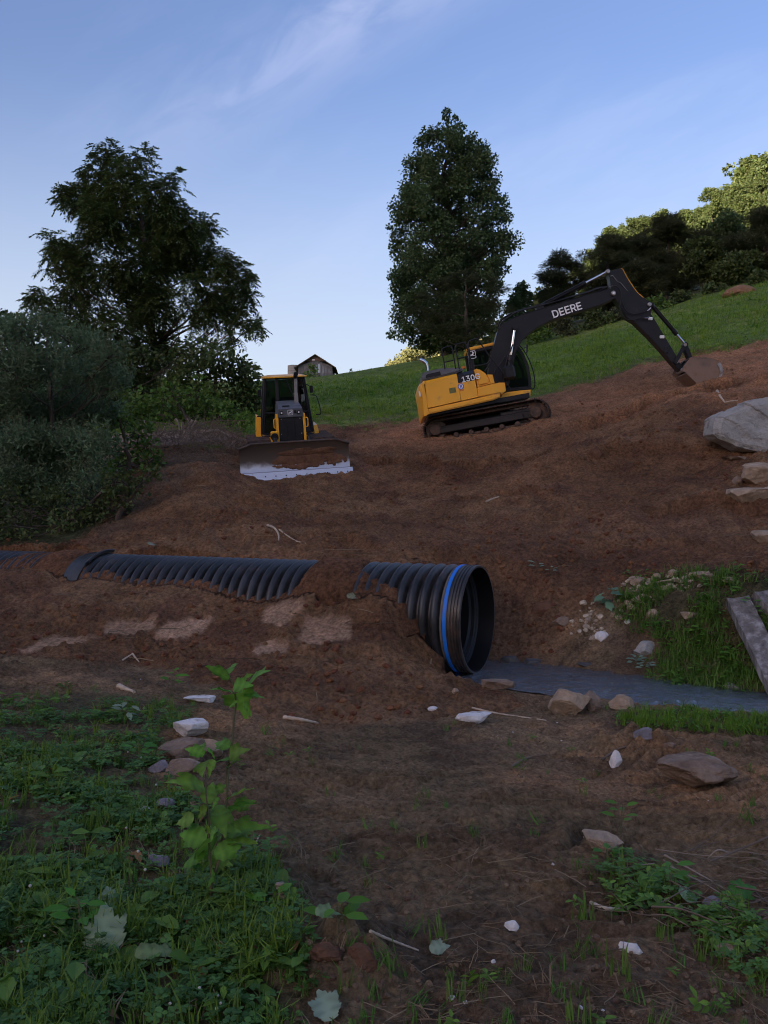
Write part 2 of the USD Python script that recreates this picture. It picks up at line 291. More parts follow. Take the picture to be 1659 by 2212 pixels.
# channel bed: below the water all along its course
bed = np.array([(1.5, 12.15), (2.2, 11.75), (3.0, 11.1), (4.15, 10.15), (5.5, 9.5), (7.5, 9.2)])
def to_q(x, y):
    return np.stack([x / y * 2.4, 3.0 * np.log(y)], -1)
f0 = RBFInterpolator(to_q(ctl[:, 0], ctl[:, 1]), ctl[:, 2], kernel="linear", smoothing=0.002, neighbors=40)

def smoothstep(a, b, x):
    t = np.clip((x - a) / (b - a), 0, 1); return t * t * (3 - 2 * t)
def seg_dist(x, y, pts):
    d = np.full(np.shape(x), 1e9)
    for (ax, ay), (bx, by) in zip(pts[:-1], pts[1:]):
        t = np.clip(((x - ax) * (bx - ax) + (y - ay) * (by - ay)) / ((bx - ax) ** 2 + (by - ay) ** 2), 0, 1)
        d = np.minimum(d, np.hypot(x - ax - t * (bx - ax), y - ay - t * (by - ay)))
    return d

# polar grid about the place the picture was taken from: fine where one looks, coarse behind
inner = np.linspace(-27.5, 27.5, 600)
outer = np.concatenate([np.linspace(28.2, 45, 14), np.linspace(49, 180, 20)])
ang = np.radians(np.concatenate([-outer[:-1][::-1], inner, outer]))
rad = np.concatenate([np.linspace(0.5, 2.3, 8), np.exp(np.linspace(math.log(2.4), math.log(34.0), 760)), np.exp(np.linspace(math.log(34.2), math.log(150.0), 170)), np.exp(np.linspace(math.log(154), math.log(900.0), 34))])
A, R = np.meshgrid(ang, rad)
GX, GY = R * np.sin(A), R * np.cos(A)
Ac = np.clip(A, -math.radians(30), math.radians(30))
FX, FY = R * np.sin(Ac), R * np.cos(Ac)
crest = np.interp(np.degrees(A), [-60, -20, -3, 3.5, 9, 11, 12.5, 14], [90, 90, 125, 80, 76, 90, 150, 185])
cap = np.minimum(1.0, crest / FY)                                   # beyond the surveyed ground the slopes run out
from scipy.ndimage import map_coordinates
_ri, _ci = np.r_[np.arange(0, len(rad) - 1, 5), len(rad) - 1], np.r_[np.arange(0, len(ang) - 1, 4), len(ang) - 1]
_sx, _sy = (FX * cap)[np.ix_(_ri, _ci)], np.clip(FY * cap, 2.4, 185)[np.ix_(_ri, _ci)]
_zc = f0(to_q(_sx.ravel(), _sy.ravel())).reshape(_sx.shape)
Z = map_coordinates(_zc, np.meshgrid(np.interp(np.arange(len(rad)), _ri, np.arange(len(_ri))), np.interp(np.arange(len(ang)), _ci, np.arange(len(_ci))), indexing="ij"), order=1)
Z = gaussian_filter(Z, (4, 3))
# the pasture's crest: beyond it the ground falls away, out of sight, save on the wooded hill to the right
Z = Z - np.maximum(0, R - crest) * 0.16 * smoothstep(14, 11, np.degrees(A)) * smoothstep(900, 300, R)
Z = np.maximum(Z, -12.0)
far_hill = 90 * np.exp(-((GX - 62) / 95) ** 4) * smoothstep(290, 430, R) * smoothstep(900, 600, R) * (GY > 0) - 12
Z = np.where(R > 200, np.maximum(Z, far_hill), Z)
Z = np.where(R > 150, np.maximum(Z, (46 * smoothstep(11, 25, np.degrees(A)) + 12) * smoothstep(150, 200, R) * smoothstep(6, 11, np.degrees(A)) * smoothstep(120, 80, np.degrees(A))), Z)
# ridge behind the camera, over which the low sun comes
along = GX * sx + GY * sy
ridge = 83 * smoothstep(70, 240, along) * (0.93 + 0.14 * fbm2(GX / 60, GY / 60, 3, 5))
wf = smoothstep(math.radians(110), math.radians(50), np.abs(A))
Z = Z * wf + (1 - wf) * np.minimum(Z, 3.0) * 0
Z = Z + ridge
# channel
dch = seg_dist(GX, GY, bed)
chan = WATER - 0.15 + np.maximum(0, dch - 0.5) * 0.40 + 0.55 * np.maximum(0, dch - 0.9) ** 2
Z = np.where(R < 18, np.where(chan < Z + 0.25, -np.log(np.exp(-np.clip(Z, -3, 6) * 12) + np.exp(-np.clip(chan, -3, 6) * 12)) / 12, Z), Z)


# earth against the pipe: it meets the pipe along the surveyed edge and leaves the barrel free
pt = (GX - P0[0]) * PD[0] + (GY - P0[1]) * PD[1]; ps = (GX - P0[0]) * PN[0] + (GY - P0[1]) * PN[1]
E = np.array(EDGE); et, es = (E - P0) @ PD, (E - P0) @ PN; o_ = np.argsort(et); et, es, ez = et[o_], es[o_], E[o_, 2]
ed = ez - f0(to_q(E[o_, 0], E[o_, 1]))
se, dz_ = np.interp(pt, et, es), np.interp(pt, et, ed)
near_pipe = (pt > -0.6) & (pt < 13) & (ps > -2) & (ps < 4) & (R < 30)
fade = smoothstep(-0.6, 0.3, pt) * smoothstep(13, 9.5, pt)
ze_ = np.interp(pt, et, ez)
Z = np.where(near_pipe & (ps >= se), Z + dz_ * fade * np.exp(-np.maximum(0, ps - se) / 0.5), Z)
Z = np.where(near_pipe & (ps >= se) & (pt > 0.1) & (pt < 11), np.maximum(Z, ze_ + 0.01 - 0.80 * (ps - se) - 0.10 * np.maximum(0, 0.3 - (ps - se))), Z)
covered = pt > 11.5
sq = np.sqrt(np.maximum(0, PR ** 2 - ps ** 2))
inside = (pt > -0.05) & (pt < 13) & (np.abs(ps) < PR - 0.01) & ~covered & (R < 30)
PIPE_KEEP = inside
Z = np.where(inside, np.minimum(Z, P0[2] - sq - 0.06), Z)
back = (pt > -0.05) & (pt < 13) & (ps < -PR) & (ps > -1.1) & (R < 30)
Z = np.where(back & (pt > 0.25), np.maximum(Z, P0[2] + 0.66), Z)
Z = np.where(covered & (np.abs(ps) < 0.5) & (R < 30), np.maximum(Z, P0[2] + PR + 0.03), Z)
Z = np.where((pt < 0.25) & (pt > -0.9) & (np.abs(ps) < 0.72), np.minimum(Z, WATER - 0.1), Z)

# ------------------------------------------------------------------ which ground is which
import shapely
GYs = np.where(GY > 0.3, GY, 1e9)
SU, SV = CU + F * GX / GYs, CV - F * (Z - EYE) / GYs
nz = fbm2(SU / 55, SV / 40, 4, 3) - 0.5
nz2 = fbm2(SU / 55, SV / 40, 4, 14) - 0.5
def region(poly, y0, y1, blur=2.0, wob=26):
    pg = Polygon(poly).buffer(0); uu, vv = SU + wob * 2 * nz, SV + wob * nz2; bx = pg.bounds
    m = (GY > y0) & (GY < y1) & (uu > bx[0]) & (uu < bx[2]) & (vv > bx[1]) & (vv < bx[3]); k = np.nonzero(m.ravel())[0]
    m = m.ravel(); m[k] = shapely.contains_xy(pg, uu.ravel()[k], vv.ravel()[k]); return gaussian_filter(m.reshape(SU.shape).astype(np.float32), blur)
top_line = [(-400, 1150), (150, 1165), (160, 1160), (175, 1130), (205, 1085), (240, 1040), (285, 990), (330, 965), (470, 975), (545, 960), (560, 930), (640, 925), (700, 918), (790, 915), (905, 905), (1000, 880), (1200, 848), (1320, 810), (1500, 755), (1659, 735), (2100, 640)]
low_line = [(2100, 1230), (1659, 1232), (1560, 1230), (1480, 1245), (1390, 1262), (1340, 1290), (1250, 1330), (1200, 1390), (1140, 1432), (1070, 1455), (1080, 1500), (1140, 1522), (1000, 1545), (800, 1562), (600, 1562), (520, 1540), (450, 1480), (380, 1448), (210, 1432), (60, 1418), (-400, 1405)]
RED = region(top_line + low_line, 8.6, 40, 1.6, 22)
MEADOW = region([(-400, 1160), (150, 1160), (160, 1160), (175, 1130), (205, 1085), (240, 1040), (285, 990), (330, 965), (470, 975)] + top_line[9:] + [(2200, 0), (-600, 0)], 16, 950, 1.6, 22) * (R > 15)
MEADOW = np.maximum(MEADOW, smoothstep(math.radians(45), math.radians(60), np.abs(A)) * smoothstep(20, 40, R))
MEADOW = np.maximum(MEADOW, smoothstep(60, 80, R))
FGRASS = region([(-500, 1500), (60, 1520), (200, 1490), (360, 1480), (420, 1520), (380, 1580), (330, 1640), (350, 1720), (520, 1800), (560, 1880), (610, 1960), (590, 2040), (640, 2130), (600, 2300), (-500, 2300)], 0.1, 9, 5, 60)
FGRASS = np.maximum(FGRASS, smoothstep(math.radians(-24), math.radians(-29), A) * (R < 8))
BANKG = region([(1330, 1290), (1420, 1262), (1490, 1250), (1560, 1240), (1700, 1235), (1990, 1235), (1990, 1480), (1659, 1490), (1540, 1492), (1450, 1470), (1400, 1440), (1430, 1400), (1420, 1350), (1360, 1330)], 9.5, 15, 3, 26)
LIPG = region([(1330, 1545), (1420, 1535), (1520, 1540), (1659, 1545), (1900, 1545), (1900, 1640), (1659, 1600), (1480, 1588), (1390, 1585), (1340, 1570)], 6.9, 10, 2.2, 14)
RWEED = region([(1290, 1850), (1420, 1860), (1480, 1900), (1659, 1990), (1800, 2000), (1800, 2130), (1659, 2110), (1520, 2030), (1400, 1990), (1250, 1910)], 2.5, 6, 5, 50)
GRAVEL = region([(1300, 1300), (1400, 1262), (1480, 1255), (1520, 1268), (1400, 1300), (1360, 1340), (1330, 1390), (1280, 1395), (1240, 1370)], 11, 16, 2.5, 14)

# ------------------------------------------------------------------ relief
P3 = np.stack([GX, GY, Z], -1)
def bill(s, o, seed): return np.abs(fbm2(GX * s, GY * s, o, seed) - 0.5) * 2
def fb(s, o, seed): return fbm2(GX * s, GY * s, o, seed) - 0.5
lump = fb(0.9, 3, 21)
relief = RED * (0.42 * fb(0.45, 2, 31) * smoothstep(12, 20, R) + 0.16 * fb(2.0, 3, 32) + 0.11 * (0.25 - bill(3.6, 4, 33)) + 0.10 * fb(9.0, 3, 34))
clodm = smoothstep(0.1, 0.26, fb(1.1, 2, 35)); relief += RED * clodm * 0.12 * bill(6.0, 3, 36)
# bulldozer tracks pressed into the levelled pad
pad = region([(430, 1130), (560, 1045), (800, 1040), (880, 1080), (760, 1150), (560, 1165)], 14, 23, 5)
relief += pad * (0.045 * np.sign(np.sin((GY + 0.35 * GX + 0.5 * lump) * 2 * math.pi / 0.42)) * smoothstep(0.0, 0.1, fb(1.3, 2, 38)) - RED * 0.05 * fb(2.0, 3, 32))
FORE = np.clip(1 - RED - MEADOW, 0, 1) * (R < 20)
relief += FORE * (0.09 * fb(0.8, 3, 41) + 0.075 * fb(3.1, 4, 42) * (1 - 0.4 * FGRASS) + 0.05 * (0.3 - bill(9, 3, 43)) + 0.026 * fb(24, 3, 44))
rut = np.exp(-((GX - (-0.15 - 0.035 * GY)) / 0.42) ** 2) + np.exp(-((GX - (1.45 + 0.02 * GY)) / 0.42) ** 2)
relief += FORE * smoothstep(2.4, 4, GY) * (1 - FGRASS) * (-0.045 * rut + 0.038 * np.sin((GY - 0.22 * GX + 0.7 * fb(1.4, 2, 45)) * 2 * math.pi / 0.17) * smoothstep(-0.10, 0.08, fb(1.1, 2, 46)))
# banks and heaps left by the machines
for (u, v, Y, rx, ry, h) in [(1090, 1105, 18.0, 1.3, 0.8, 0.38), (1180, 1140, 16.6, 0.9, 0.6, 0.25), (880, 985, 22.6, 1.8, 0.5, 0.28), (1020, 1000, 21.6, 1.6, 0.5, 0.22), (1300, 985, 20.4, 2.0, 0.7, 0.30), (455, 1030, 20.6, 0.8, 1.3, 0.42), (420, 1085, 18.4, 0.7, 1.0, 0.30), (1585, 838, 25.0, 1.8, 0.7, 0.40), (1480, 858, 24.4, 1.4, 0.6, 0.25), (1400, 905, 22.6, 2.2, 0.5, 0.22), (760, 1165, 15.4, 1.6, 0.5, 0.14), (560, 1165, 15.6, 1.6, 0.5, 0.12), (1480, 1085, 16.0, 1.4, 0.6, 0.22)]:
    c = W(u, v, Y); relief += RED * h * np.exp(-((GX - c[0]) / rx) ** 2 - ((GY - c[1]) / ry) ** 2) * (0.75 + 1.0 * fb(1.6, 3, 48))
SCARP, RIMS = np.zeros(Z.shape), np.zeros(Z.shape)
# cut banks: the earth drops towards the camera along these edges
for pts, h, fall in [([(770, 955, 24.0), (900, 982, 22.8), (1010, 1008, 21.5), (1140, 990, 21.8), (1200, 960, 22.6)], 0.34, 1.3), ([(1215, 905, 24.4), (1320, 882, 24.4), (1430, 862, 24.6), (1520, 842, 25.2), (1640, 820, 25.4)], 0.40, 1.5), ([(960, 1080, 19.0), (1060, 1076, 18.8), (1130, 1084, 18.3), (1210, 1120, 17.2)], 0.34, 1.0),
                     ([(1350, 1085, 16.4), (1440, 1072, 16.6), (1520, 1070, 16.4), (1610, 1088, 15.8), (1700, 1090, 15.6)], 0.34, 0.9), ([(1250, 1010, 19.6), (1380, 985, 20.0), (1480, 980, 19.6), (1560, 990, 19.0)], 0.22, 1.0), ([(430, 1165, 15.8), (560, 1172, 15.5), (700, 1180, 15.0), (860, 1186, 14.5)], 0.14, 0.7), ([(560, 1100, 18.4), (700, 1096, 18.6), (860, 1104, 18.2)], 0.10, 0.8), ([(1220, 1190, 14.8), (1330, 1170, 15.0), (1450, 1160, 14.8), (1560, 1165, 14.4)], 0.16, 0.7)]:
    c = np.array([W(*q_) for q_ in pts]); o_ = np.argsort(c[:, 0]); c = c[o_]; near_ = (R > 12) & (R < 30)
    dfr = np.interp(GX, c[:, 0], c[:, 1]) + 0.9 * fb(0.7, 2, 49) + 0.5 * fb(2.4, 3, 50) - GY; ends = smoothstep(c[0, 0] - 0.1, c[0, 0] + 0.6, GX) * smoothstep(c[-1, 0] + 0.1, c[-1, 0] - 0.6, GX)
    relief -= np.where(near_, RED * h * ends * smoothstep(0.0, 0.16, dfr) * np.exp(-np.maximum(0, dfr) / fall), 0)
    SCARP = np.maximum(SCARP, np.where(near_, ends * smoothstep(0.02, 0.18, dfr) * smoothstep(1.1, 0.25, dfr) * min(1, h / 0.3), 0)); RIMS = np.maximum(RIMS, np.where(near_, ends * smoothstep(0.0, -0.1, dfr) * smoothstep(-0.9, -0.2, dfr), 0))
    relief += np.where(near_, RED * 0.10 * ends * np.exp(-((dfr - 0.55) / 0.28) ** 2) * (0.4 + 2.2 * fb(3.0, 3, 54)), 0)
# clumps of torn sod in the foreground
for (u, v, Y, r, h) in [(640, 2075, 3.05, 0.22, 0.10), (760, 2085, 3.05, 0.25, 0.13), (700, 1990, 3.3, 0.3, 0.07), (600, 1595, 8.0, 0.5, 0.10), (560, 1960, 3.5, 0.2, 0.05), (1450, 1640, 7.2, 0.5, 0.12), (1340, 1610, 7.6, 0.45, 0.16), (1600, 1640, 7.4, 0.5, 0.1), (1100, 1890, 4.0, 0.5, 0.03), (1180, 1560, 8.6, 0.6, 0.08)]:
    c = W(u, v, Y); relief += h * np.exp(-((GX - c[0]) ** 2 + (GY - c[1]) ** 2) / r ** 2 * 2.2) * (0.7 + 1.6 * fb(7, 3, 47))
relief += MEADOW * (0.10 * fb(0.35, 3, 51) + 0.06 * fb(1.2, 3, 52)) * smoothstep(220, 60, R) + 0.0
relief += MEADOW * smoothstep(150, 300, R) * 6 * fb(0.03, 3, 53)
relief = np.where(PIPE_KEEP, 0, relief) * np.where((dch < 1.2) & (R < 18), 0.35, 1.0)
relief *= np.where(near_pipe & (pt > -0.3), 0.35 + 0.65 * smoothstep(0.0, 0.5, np.abs(ps - se)), 1.0)
Zf = Z + relief
Zf = np.where((pt < 0.25) & (pt > -0.7) & (np.abs(ps) < 0.72) & (R < 20), np.minimum(Zf, WATER - 0.06), Zf)

# ------------------------------------------------------------------ the earths' colours: their own tones, and some shade painted in
C = lambda *c: np.array(c, float)
rut_ = np.exp(-((GX - (1.0 + 0.05 * GY)) / 0.5) ** 2)
def lay(base, m, c): return base * (1 - m[..., None]) + np.asarray(c) * m[..., None]
n_a, n_b = fbm2(GX * 0.55, GY * 0.55, 4, 61), fbm2(GX * 1.7, GY * 1.7, 4, 62)
tint = np.ones(Z.shape + (3,)) * C(0.225, 0.158, 0.090)
tint = lay(tint, smoothstep(0.5, 0.68, n_a), C(0.32, 0.195, 0.105)); tint = lay(tint, 0.8 * smoothstep(0.54, 0.66, n_b), C(0.145, 0.098, 0.062))
tread = np.sin((GY - 0.22 * GX + 0.7 * fb(1.4, 2, 45)) * 2 * math.pi / 0.17) * smoothstep(-0.10, 0.08, fb(1.1, 2, 46)) * smoothstep(2.4, 4, GY)
tint = lay(tint, 0.55 * smoothstep(0.1, -0.9, tread), C(0.115, 0.078, 0.05)); tint = lay(tint, 0.5 * np.clip(rut_, 0, 1) * (1 - FGRASS) * smoothstep(0.35, 0.6, n_b), C(0.30, 0.20, 0.115))  # tread troughs darkened: shade between the ridges painted into the tint
tint = lay(tint, FGRASS * 0.75, C(0.11, 0.10, 0.05)); tint = lay(tint, np.clip(BANKG + LIPG + RWEED * 0.6, 0, 1) * 0.8, C(0.075, 0.075, 0.034))
red = np.ones(Z.shape + (3,)) * C(0.195, 0.106, 0.054)
red = lay(red, smoothstep(0.46, 0.64, n_a), C(0.235, 0.136, 0.072)); red = lay(red, 0.7 * smoothstep(0.52, 0.66, n_b), C(0.14, 0.072, 0.042))
tan = region([(720, 955), (900, 905), (1200, 845), (1500, 755), (1700, 730), (1700, 880), (1500, 870), (1300, 905), (1150, 925), (930, 965), (760, 975)], 20, 40, 6)
red = lay(red, 0.7 * tan, C(0.37, 0.19, 0.098))
red = lay(red, 0.65 * RIMS * smoothstep(0.38, 0.6, n_b), C(0.26, 0.155, 0.082)); red = lay(red, 0.75 * SCARP * smoothstep(0.30, 0.50, fbm2(GX * 1.3, GY * 1.3, 4, 66)), C(0.105, 0.052, 0.030))   # shade of the cut faces painted into the earth colour, rims paler
dark = region([(1000, 1180), (1060, 1120), (1400, 1080), (1600, 1090), (1659, 1240), (1400, 1270), (1240, 1330), (1150, 1430), (1080, 1440)], 11, 20, 9)
red = lay(red, 0.55 * dark, C(0.155, 0.085, 0.05))
sod = region([(200, 1165), (215, 1130), (330, 1000), (420, 960), (560, 985), (450, 1040), (350, 1090), (270, 1150)], 15, 30, 6)
red = lay(red, 0.75 * sod * smoothstep(0.36, 0.5, n_b), C(0.16, 0.11, 0.07))
PATCH = np.zeros(Z.shape)
for poly in ([(222, 1362), (250, 1342), (300, 1345), (335, 1335), (330, 1355), (280, 1372), (225, 1378)], [(330, 1372), (350, 1348), (420, 1338), (470, 1332), (440, 1360), (370, 1380)], [(560, 1345), (580, 1310), (650, 1290), (655, 1315), (600, 1360)],
             [(640, 1392), (665, 1330), (750, 1335), (760, 1380), (700, 1392)], [(530, 1410), (590, 1385), (630, 1392), (622, 1410), (560, 1422)], [(30, 1400), (120, 1375), (220, 1380), (120, 1400)]):
    s_ = region(poly, 9, 15, 0.9, 14); PATCH = np.maximum(PATCH, s_); red = lay(red, 0.95 * s_ * (0.7 + 0.6 * n_b), C(0.46, 0.29, 0.18)); Zf -= s_ * relief * 0.9
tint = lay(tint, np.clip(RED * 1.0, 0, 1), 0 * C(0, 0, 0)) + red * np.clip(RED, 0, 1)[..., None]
gras = np.ones(Z.shape + (3,)) * C(0.105, 0.165, 0.032)
gras = lay(gras, smoothstep(0.45, 0.65, fbm2(GX * 0.16, GY * 0.16, 4, 63)), C(0.14, 0.18, 0.04)); gras = lay(gras, 0.5 * smoothstep(0.5, 0.66, n_b), C(0.075, 0.11, 0.024))
gras = lay(gras, 0.6 * region([(540, 930), (700, 890), (900, 890), (1200, 830), (1500, 735), (1700, 715), (1700, 760), (1200, 870), (720, 960)], 24, 60, 8) * smoothstep(0.45, 0.55, n_a), C(0.10, 0.085, 0.045))
mm = np.clip(MEADOW, 0, 1)[..., None]
tint = tint * (1 - mm) + gras * mm
tint = lay(tint, 0.7 * GRAVEL, C(0.21, 0.155, 0.10))
tint = lay(tint, smoothstep(0.95, 0.5, dch) * (R < 18) * 0.8, C(0.045, 0.036, 0.03))
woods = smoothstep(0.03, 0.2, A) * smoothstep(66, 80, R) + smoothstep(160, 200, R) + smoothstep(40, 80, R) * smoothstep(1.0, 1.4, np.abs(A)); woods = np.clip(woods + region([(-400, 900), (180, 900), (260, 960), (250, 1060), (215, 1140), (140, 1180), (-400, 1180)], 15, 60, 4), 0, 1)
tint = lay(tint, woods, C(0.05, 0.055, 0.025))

# ------------------------------------------------------------------ ground meshes: the sheet is cut along the borders of the earths
na, nr = len(ang), len(rad)
V = np.stack([GX, GY, Zf], -1).reshape(-1, 3)
ii, jj = np.meshgrid(np.arange(nr - 1), np.arange(na - 1), indexing="ij")
q = np.stack([ii * na + jj, ii * na + jj + 1, (ii + 1) * na + jj + 1, (ii + 1) * na + jj], -1).reshape(-1, 4)
tri = np.vstack([q[:, [0, 2, 1]], q[:, [0, 3, 2]]])
fn = np.cross(V[tri[:, 1]] - V[tri[:, 0]], V[tri[:, 2]] - V[tri[:, 0]])
vn = np.zeros_like(V)
for k in range(3): np.add.at(vn, tri[:, k], fn)
vn /= np.linalg.norm(vn, axis=1, keepdims=True) + 1e-12
kind = np.where(MEADOW > 0.5, 2, np.where(RED > 0.5, 1, 0)).ravel()
fk = np.maximum.reduce([kind[tri[:, 0]], np.minimum(kind[tri[:, 1]], 2)]) if False else kind[tri[:, 0]]
flat_t = tint.reshape(-1, 3)
def ground_piece(name, k, mat):
    f = tri[fk == k]; use = np.unique(f); remap = np.zeros(len(V), int); remap[use] = np.arange(len(use))
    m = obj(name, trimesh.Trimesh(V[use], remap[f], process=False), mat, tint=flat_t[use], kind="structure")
    m.CreateNormalsAttr(Vt.Vec3fArray.FromNumpy(vn[use].astype(np.float32))); m.SetNormalsInterpolation("vertex")
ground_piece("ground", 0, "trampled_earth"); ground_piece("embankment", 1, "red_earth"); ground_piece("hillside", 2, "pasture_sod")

from scipy.interpolate import RegularGridInterpolator
_zi = RegularGridInterpolator((np.log(rad), ang), Zf, bounds_error=False, fill_value=None)
def gz(x, y):
    """Height of the ground."""
    x, y = np.asarray(x, float), np.asarray(y, float)
    return _zi(np.stack([np.log(np.maximum(np.hypot(x, y), 0.5)), np.arctan2(x, y)], -1))
def _field(a): 
    f = RegularGridInterpolator((np.log(rad), ang), a, bounds_error=False, fill_value=0.0)
    return lambda x, y: f(np.stack([np.log(np.maximum(np.hypot(x, y), 0.5)), np.arctan2(x, y)], -1))
m_patch, m_fgrass, m_bank, m_lip, m_weed, m_meadow, m_red, m_gravel, m_wood = map(_field, (PATCH, FGRASS, BANKG, LIPG, RWEED, MEADOW, RED, GRAVEL, woods))
_ROWS = np.exp(np.linspace(math.log(2.3), math.log(160), 1500))
def hit(u, v, ymin=2.3, ymax=160.0):
    """The ground seen at (u, v), nearest first."""
    ys = _ROWS[(_ROWS >= ymin) & (_ROWS <= ymax)]; x = (u - CU) * ys / F; z = gz(x, ys); line = EYE + (CV - v) * ys / F
    k = np.nonzero(z >= line)[0]; k = k[0] if len(k) else np.argmin(np.abs(z - line)); return np.array([x[k], ys[k], float(z[k])])

# ------------------------------------------------------------------ the stream
usdkit.material(stage, "/World/Looks/stream_water", {
    "g": ("geometry", {}), "mp": ("mapping", {"rotation": (0, 0, -0.45), "scale": (1.0, 2.6, 1.0)}), "n": ("noise_texture", {"scale": 11.0, "detail": 6.0, "roughness": 0.62, "distortion": 1.2}), "b": ("bump", {"strength": 0.85, "distance": 0.12}),
    "gl": ("glossy_bsdf", {"roughness": 0.06, "color": (0.95, 0.97, 1.0)}), "tr": ("transparent_bsdf", {"color": (0.30, 0.31, 0.31)}), "fr": ("fresnel", {"IOR": 1.33}), "fm": ("math", {"math_type": "multiply_add", "value2": 0.8, "value3": 0.02, "use_clamp": True}), "mx": ("mix_closure", {})},
    [("g.position", "mp.vector"), ("mp.vector", "n.vector"), ("n.fac", "b.height"), ("b.normal", "gl.normal"), ("b.normal", "fr.normal"), ("fr.fac", "fm.value1"), ("fm.value", "mx.fac"), ("tr.BSDF", "mx.closure1"), ("gl.BSDF", "mx.closure2")], surface="mx.closure")
wl = spline([(b[0], b[1], 0) for b in [(0.6, 12.5), *bed]], 260)
tt = np.gradient(wl, axis=0); tt /= np.linalg.norm(tt, axis=1, keepdims=True); nn = np.stack([-tt[:, 1], tt[:, 0], tt[:, 2] * 0], 1)
off = np.linspace(-0.95, 0.95, 60)
wv = wl[:, None, :] + nn[:, None, :] * off[None, :, None]; wv[..., 2] = WATER - 0.0006 * np.arange(len(wl))[:, None] * 0
wv[..., 2] += 0.05 * (fbm2(wv[..., 0] * 5 + wv[..., 1] * 2, wv[..., 1] * 11, 4, 9) - 0.5)
a_, b_ = wv.shape[:2]; i_, j_ = np.meshgrid(np.arange(a_ - 1), np.arange(b_ - 1), indexing="ij")
wf_ = np.stack([i_ * b_ + j_, (i_ + 1) * b_ + j_, (i_ + 1) * b_ + j_ + 1, i_ * b_ + j_ + 1], -1).reshape(-1, 4)[:, ::-1]
inpipe = ((wv.reshape(-1, 3) - P0) @ PD)
obj("stream_water", (wv.reshape(-1, 3), wf_), "stream_water", smooth=True, kind="structure")
# ------------------------------------------------------------------ the culvert
pbr("ribbed_plastic", [G(0.018), G(0.026), (0.045, 0.047, 0.055)], 3.0, 0.38, bump=0.12, bscale=60, spec=0.5, rvar=0.12, dirt=((0.085, 0.055, 0.042), 0.25, 2.2))
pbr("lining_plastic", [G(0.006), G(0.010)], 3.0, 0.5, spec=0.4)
pbr("blue_band", [(0.012, 0.16, 0.66), (0.02, 0.20, 0.74)], 6, 0.45)
pbr("pale_seal", [(0.10, 0.09, 0.08), (0.17, 0.155, 0.135)], 9, 0.8)
PM = np.eye(4); PM[:3, 2] = PD; PM[:3, 0] = PN; PM[:3, 1] = np.cross(PD, PN); PM[:3, 3] = P0
def lathe(prof, n=96):
    m = trimesh.creation.revolve(np.asarray(prof, float), sections=n); return m
def ribs_profile(t0, count, pitch=0.172, r0=PR - 0.11, r1=PR, k=10):
    out = []
    for i in range(count):
        for a in range(k + 1):
            s = a / k; out.append((r0 + (r1 - r0) * math.sin(math.pi * s) ** 0.6, t0 + (i + 0.07 + 0.86 * s) * pitch))
    return out
cul = thing("culvert_pipe", "black ribbed plastic culvert pipe with blue band, its open mouth over the stream", "pipe", matrix=PM)
# the end: rim, fluted spigot
fl = [(PR - 0.035, 0.0), (PR - 0.012, 0.0), (PR - 0.004, 0.012)]
for i in range(4):
    fl += [(PR - 0.004, 0.014 + 0.043 * i), (PR - 0.004, 0.034 + 0.043 * i), (PR - 0.018, 0.040 + 0.043 * i), (PR - 0.018, 0.052 + 0.043 * i)]
fl += [(PR - 0.01, 0.19), (PR - 0.01, 0.255), (PR - 0.06, 0.26), (PR - 0.06, 0.30)]
obj("pipe_end", lathe(fl), "ribbed_plastic", cul, smooth=35)
obj("blue_band", lathe([(PR - 0.009, 0.197), (PR - 0.004, 0.198), (PR - 0.004, 0.246), (PR - 0.009, 0.247)]), "blue_band", cul, smooth=35)
obj("seal", lathe([(PR - 0.058, 0.262), (PR - 0.034, 0.266), (PR - 0.034, 0.296), (PR - 0.058, 0.30)]), "pale_seal", cul, smooth=35)
n_ribs = 37
for i in range(n_ribs):
    obj("rib", lathe(ribs_profile(0.30 + i * 0.172, 1), 80), "ribbed_plastic", cul, smooth=50)
obj("barrel", lathe([(PR - 0.10, 0.28), (PR - 0.10, 0.31 + n_ribs * 0.172)], 64), "ribbed_plastic", cul, smooth=True)
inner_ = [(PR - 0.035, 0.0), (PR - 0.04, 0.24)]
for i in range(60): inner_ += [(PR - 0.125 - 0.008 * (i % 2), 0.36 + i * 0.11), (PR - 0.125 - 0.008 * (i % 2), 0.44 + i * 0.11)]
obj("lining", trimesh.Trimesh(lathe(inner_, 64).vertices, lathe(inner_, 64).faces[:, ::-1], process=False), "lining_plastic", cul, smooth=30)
# the second length, pushed into the bell at the joint
t0 = 0.30 + n_ribs * 0.172
c2 = thing("culvert_pipe", "far length of black ribbed pipe beyond the joint, mostly buried, at the left edge", "pipe", matrix=PM)
obj("bell", lathe([(PR - 0.02, t0 - 0.03), (PR + 0.015, t0 - 0.03), (PR + 0.02, t0), (PR + 0.02, t0 + 0.22), (PR + 0.0, t0 + 0.32), (PR - 0.07, t0 + 0.36)], 96), "ribbed_plastic", c2, smooth=40)
for i in range(22):
    obj("rib", lathe(ribs_profile(t0 + 0.36 + i * 0.172, 1), 64), "ribbed_plastic", c2, smooth=50)
obj("barrel", lathe([(PR - 0.07, t0 + 0.34), (PR - 0.07, t0 + 0.38 + 22 * 0.172)], 48), "ribbed_plastic", c2, smooth=True)
# the peeled sleeve standing up at the joint

fp = trimesh.creation.revolve(np.array([(PR + 0.02, t0 - 0.10), (PR + 0.07, t0 - 0.13), (PR + 0.08, t0 - 0.11), (PR + 0.03, t0 + 0.0)]), angle=math.radians(46), sections=20)
fp.apply_transform(rotm([0, 0, 1], 52)); obj("sleeve_flap", fp, "ribbed_plastic", c2, smooth=40)
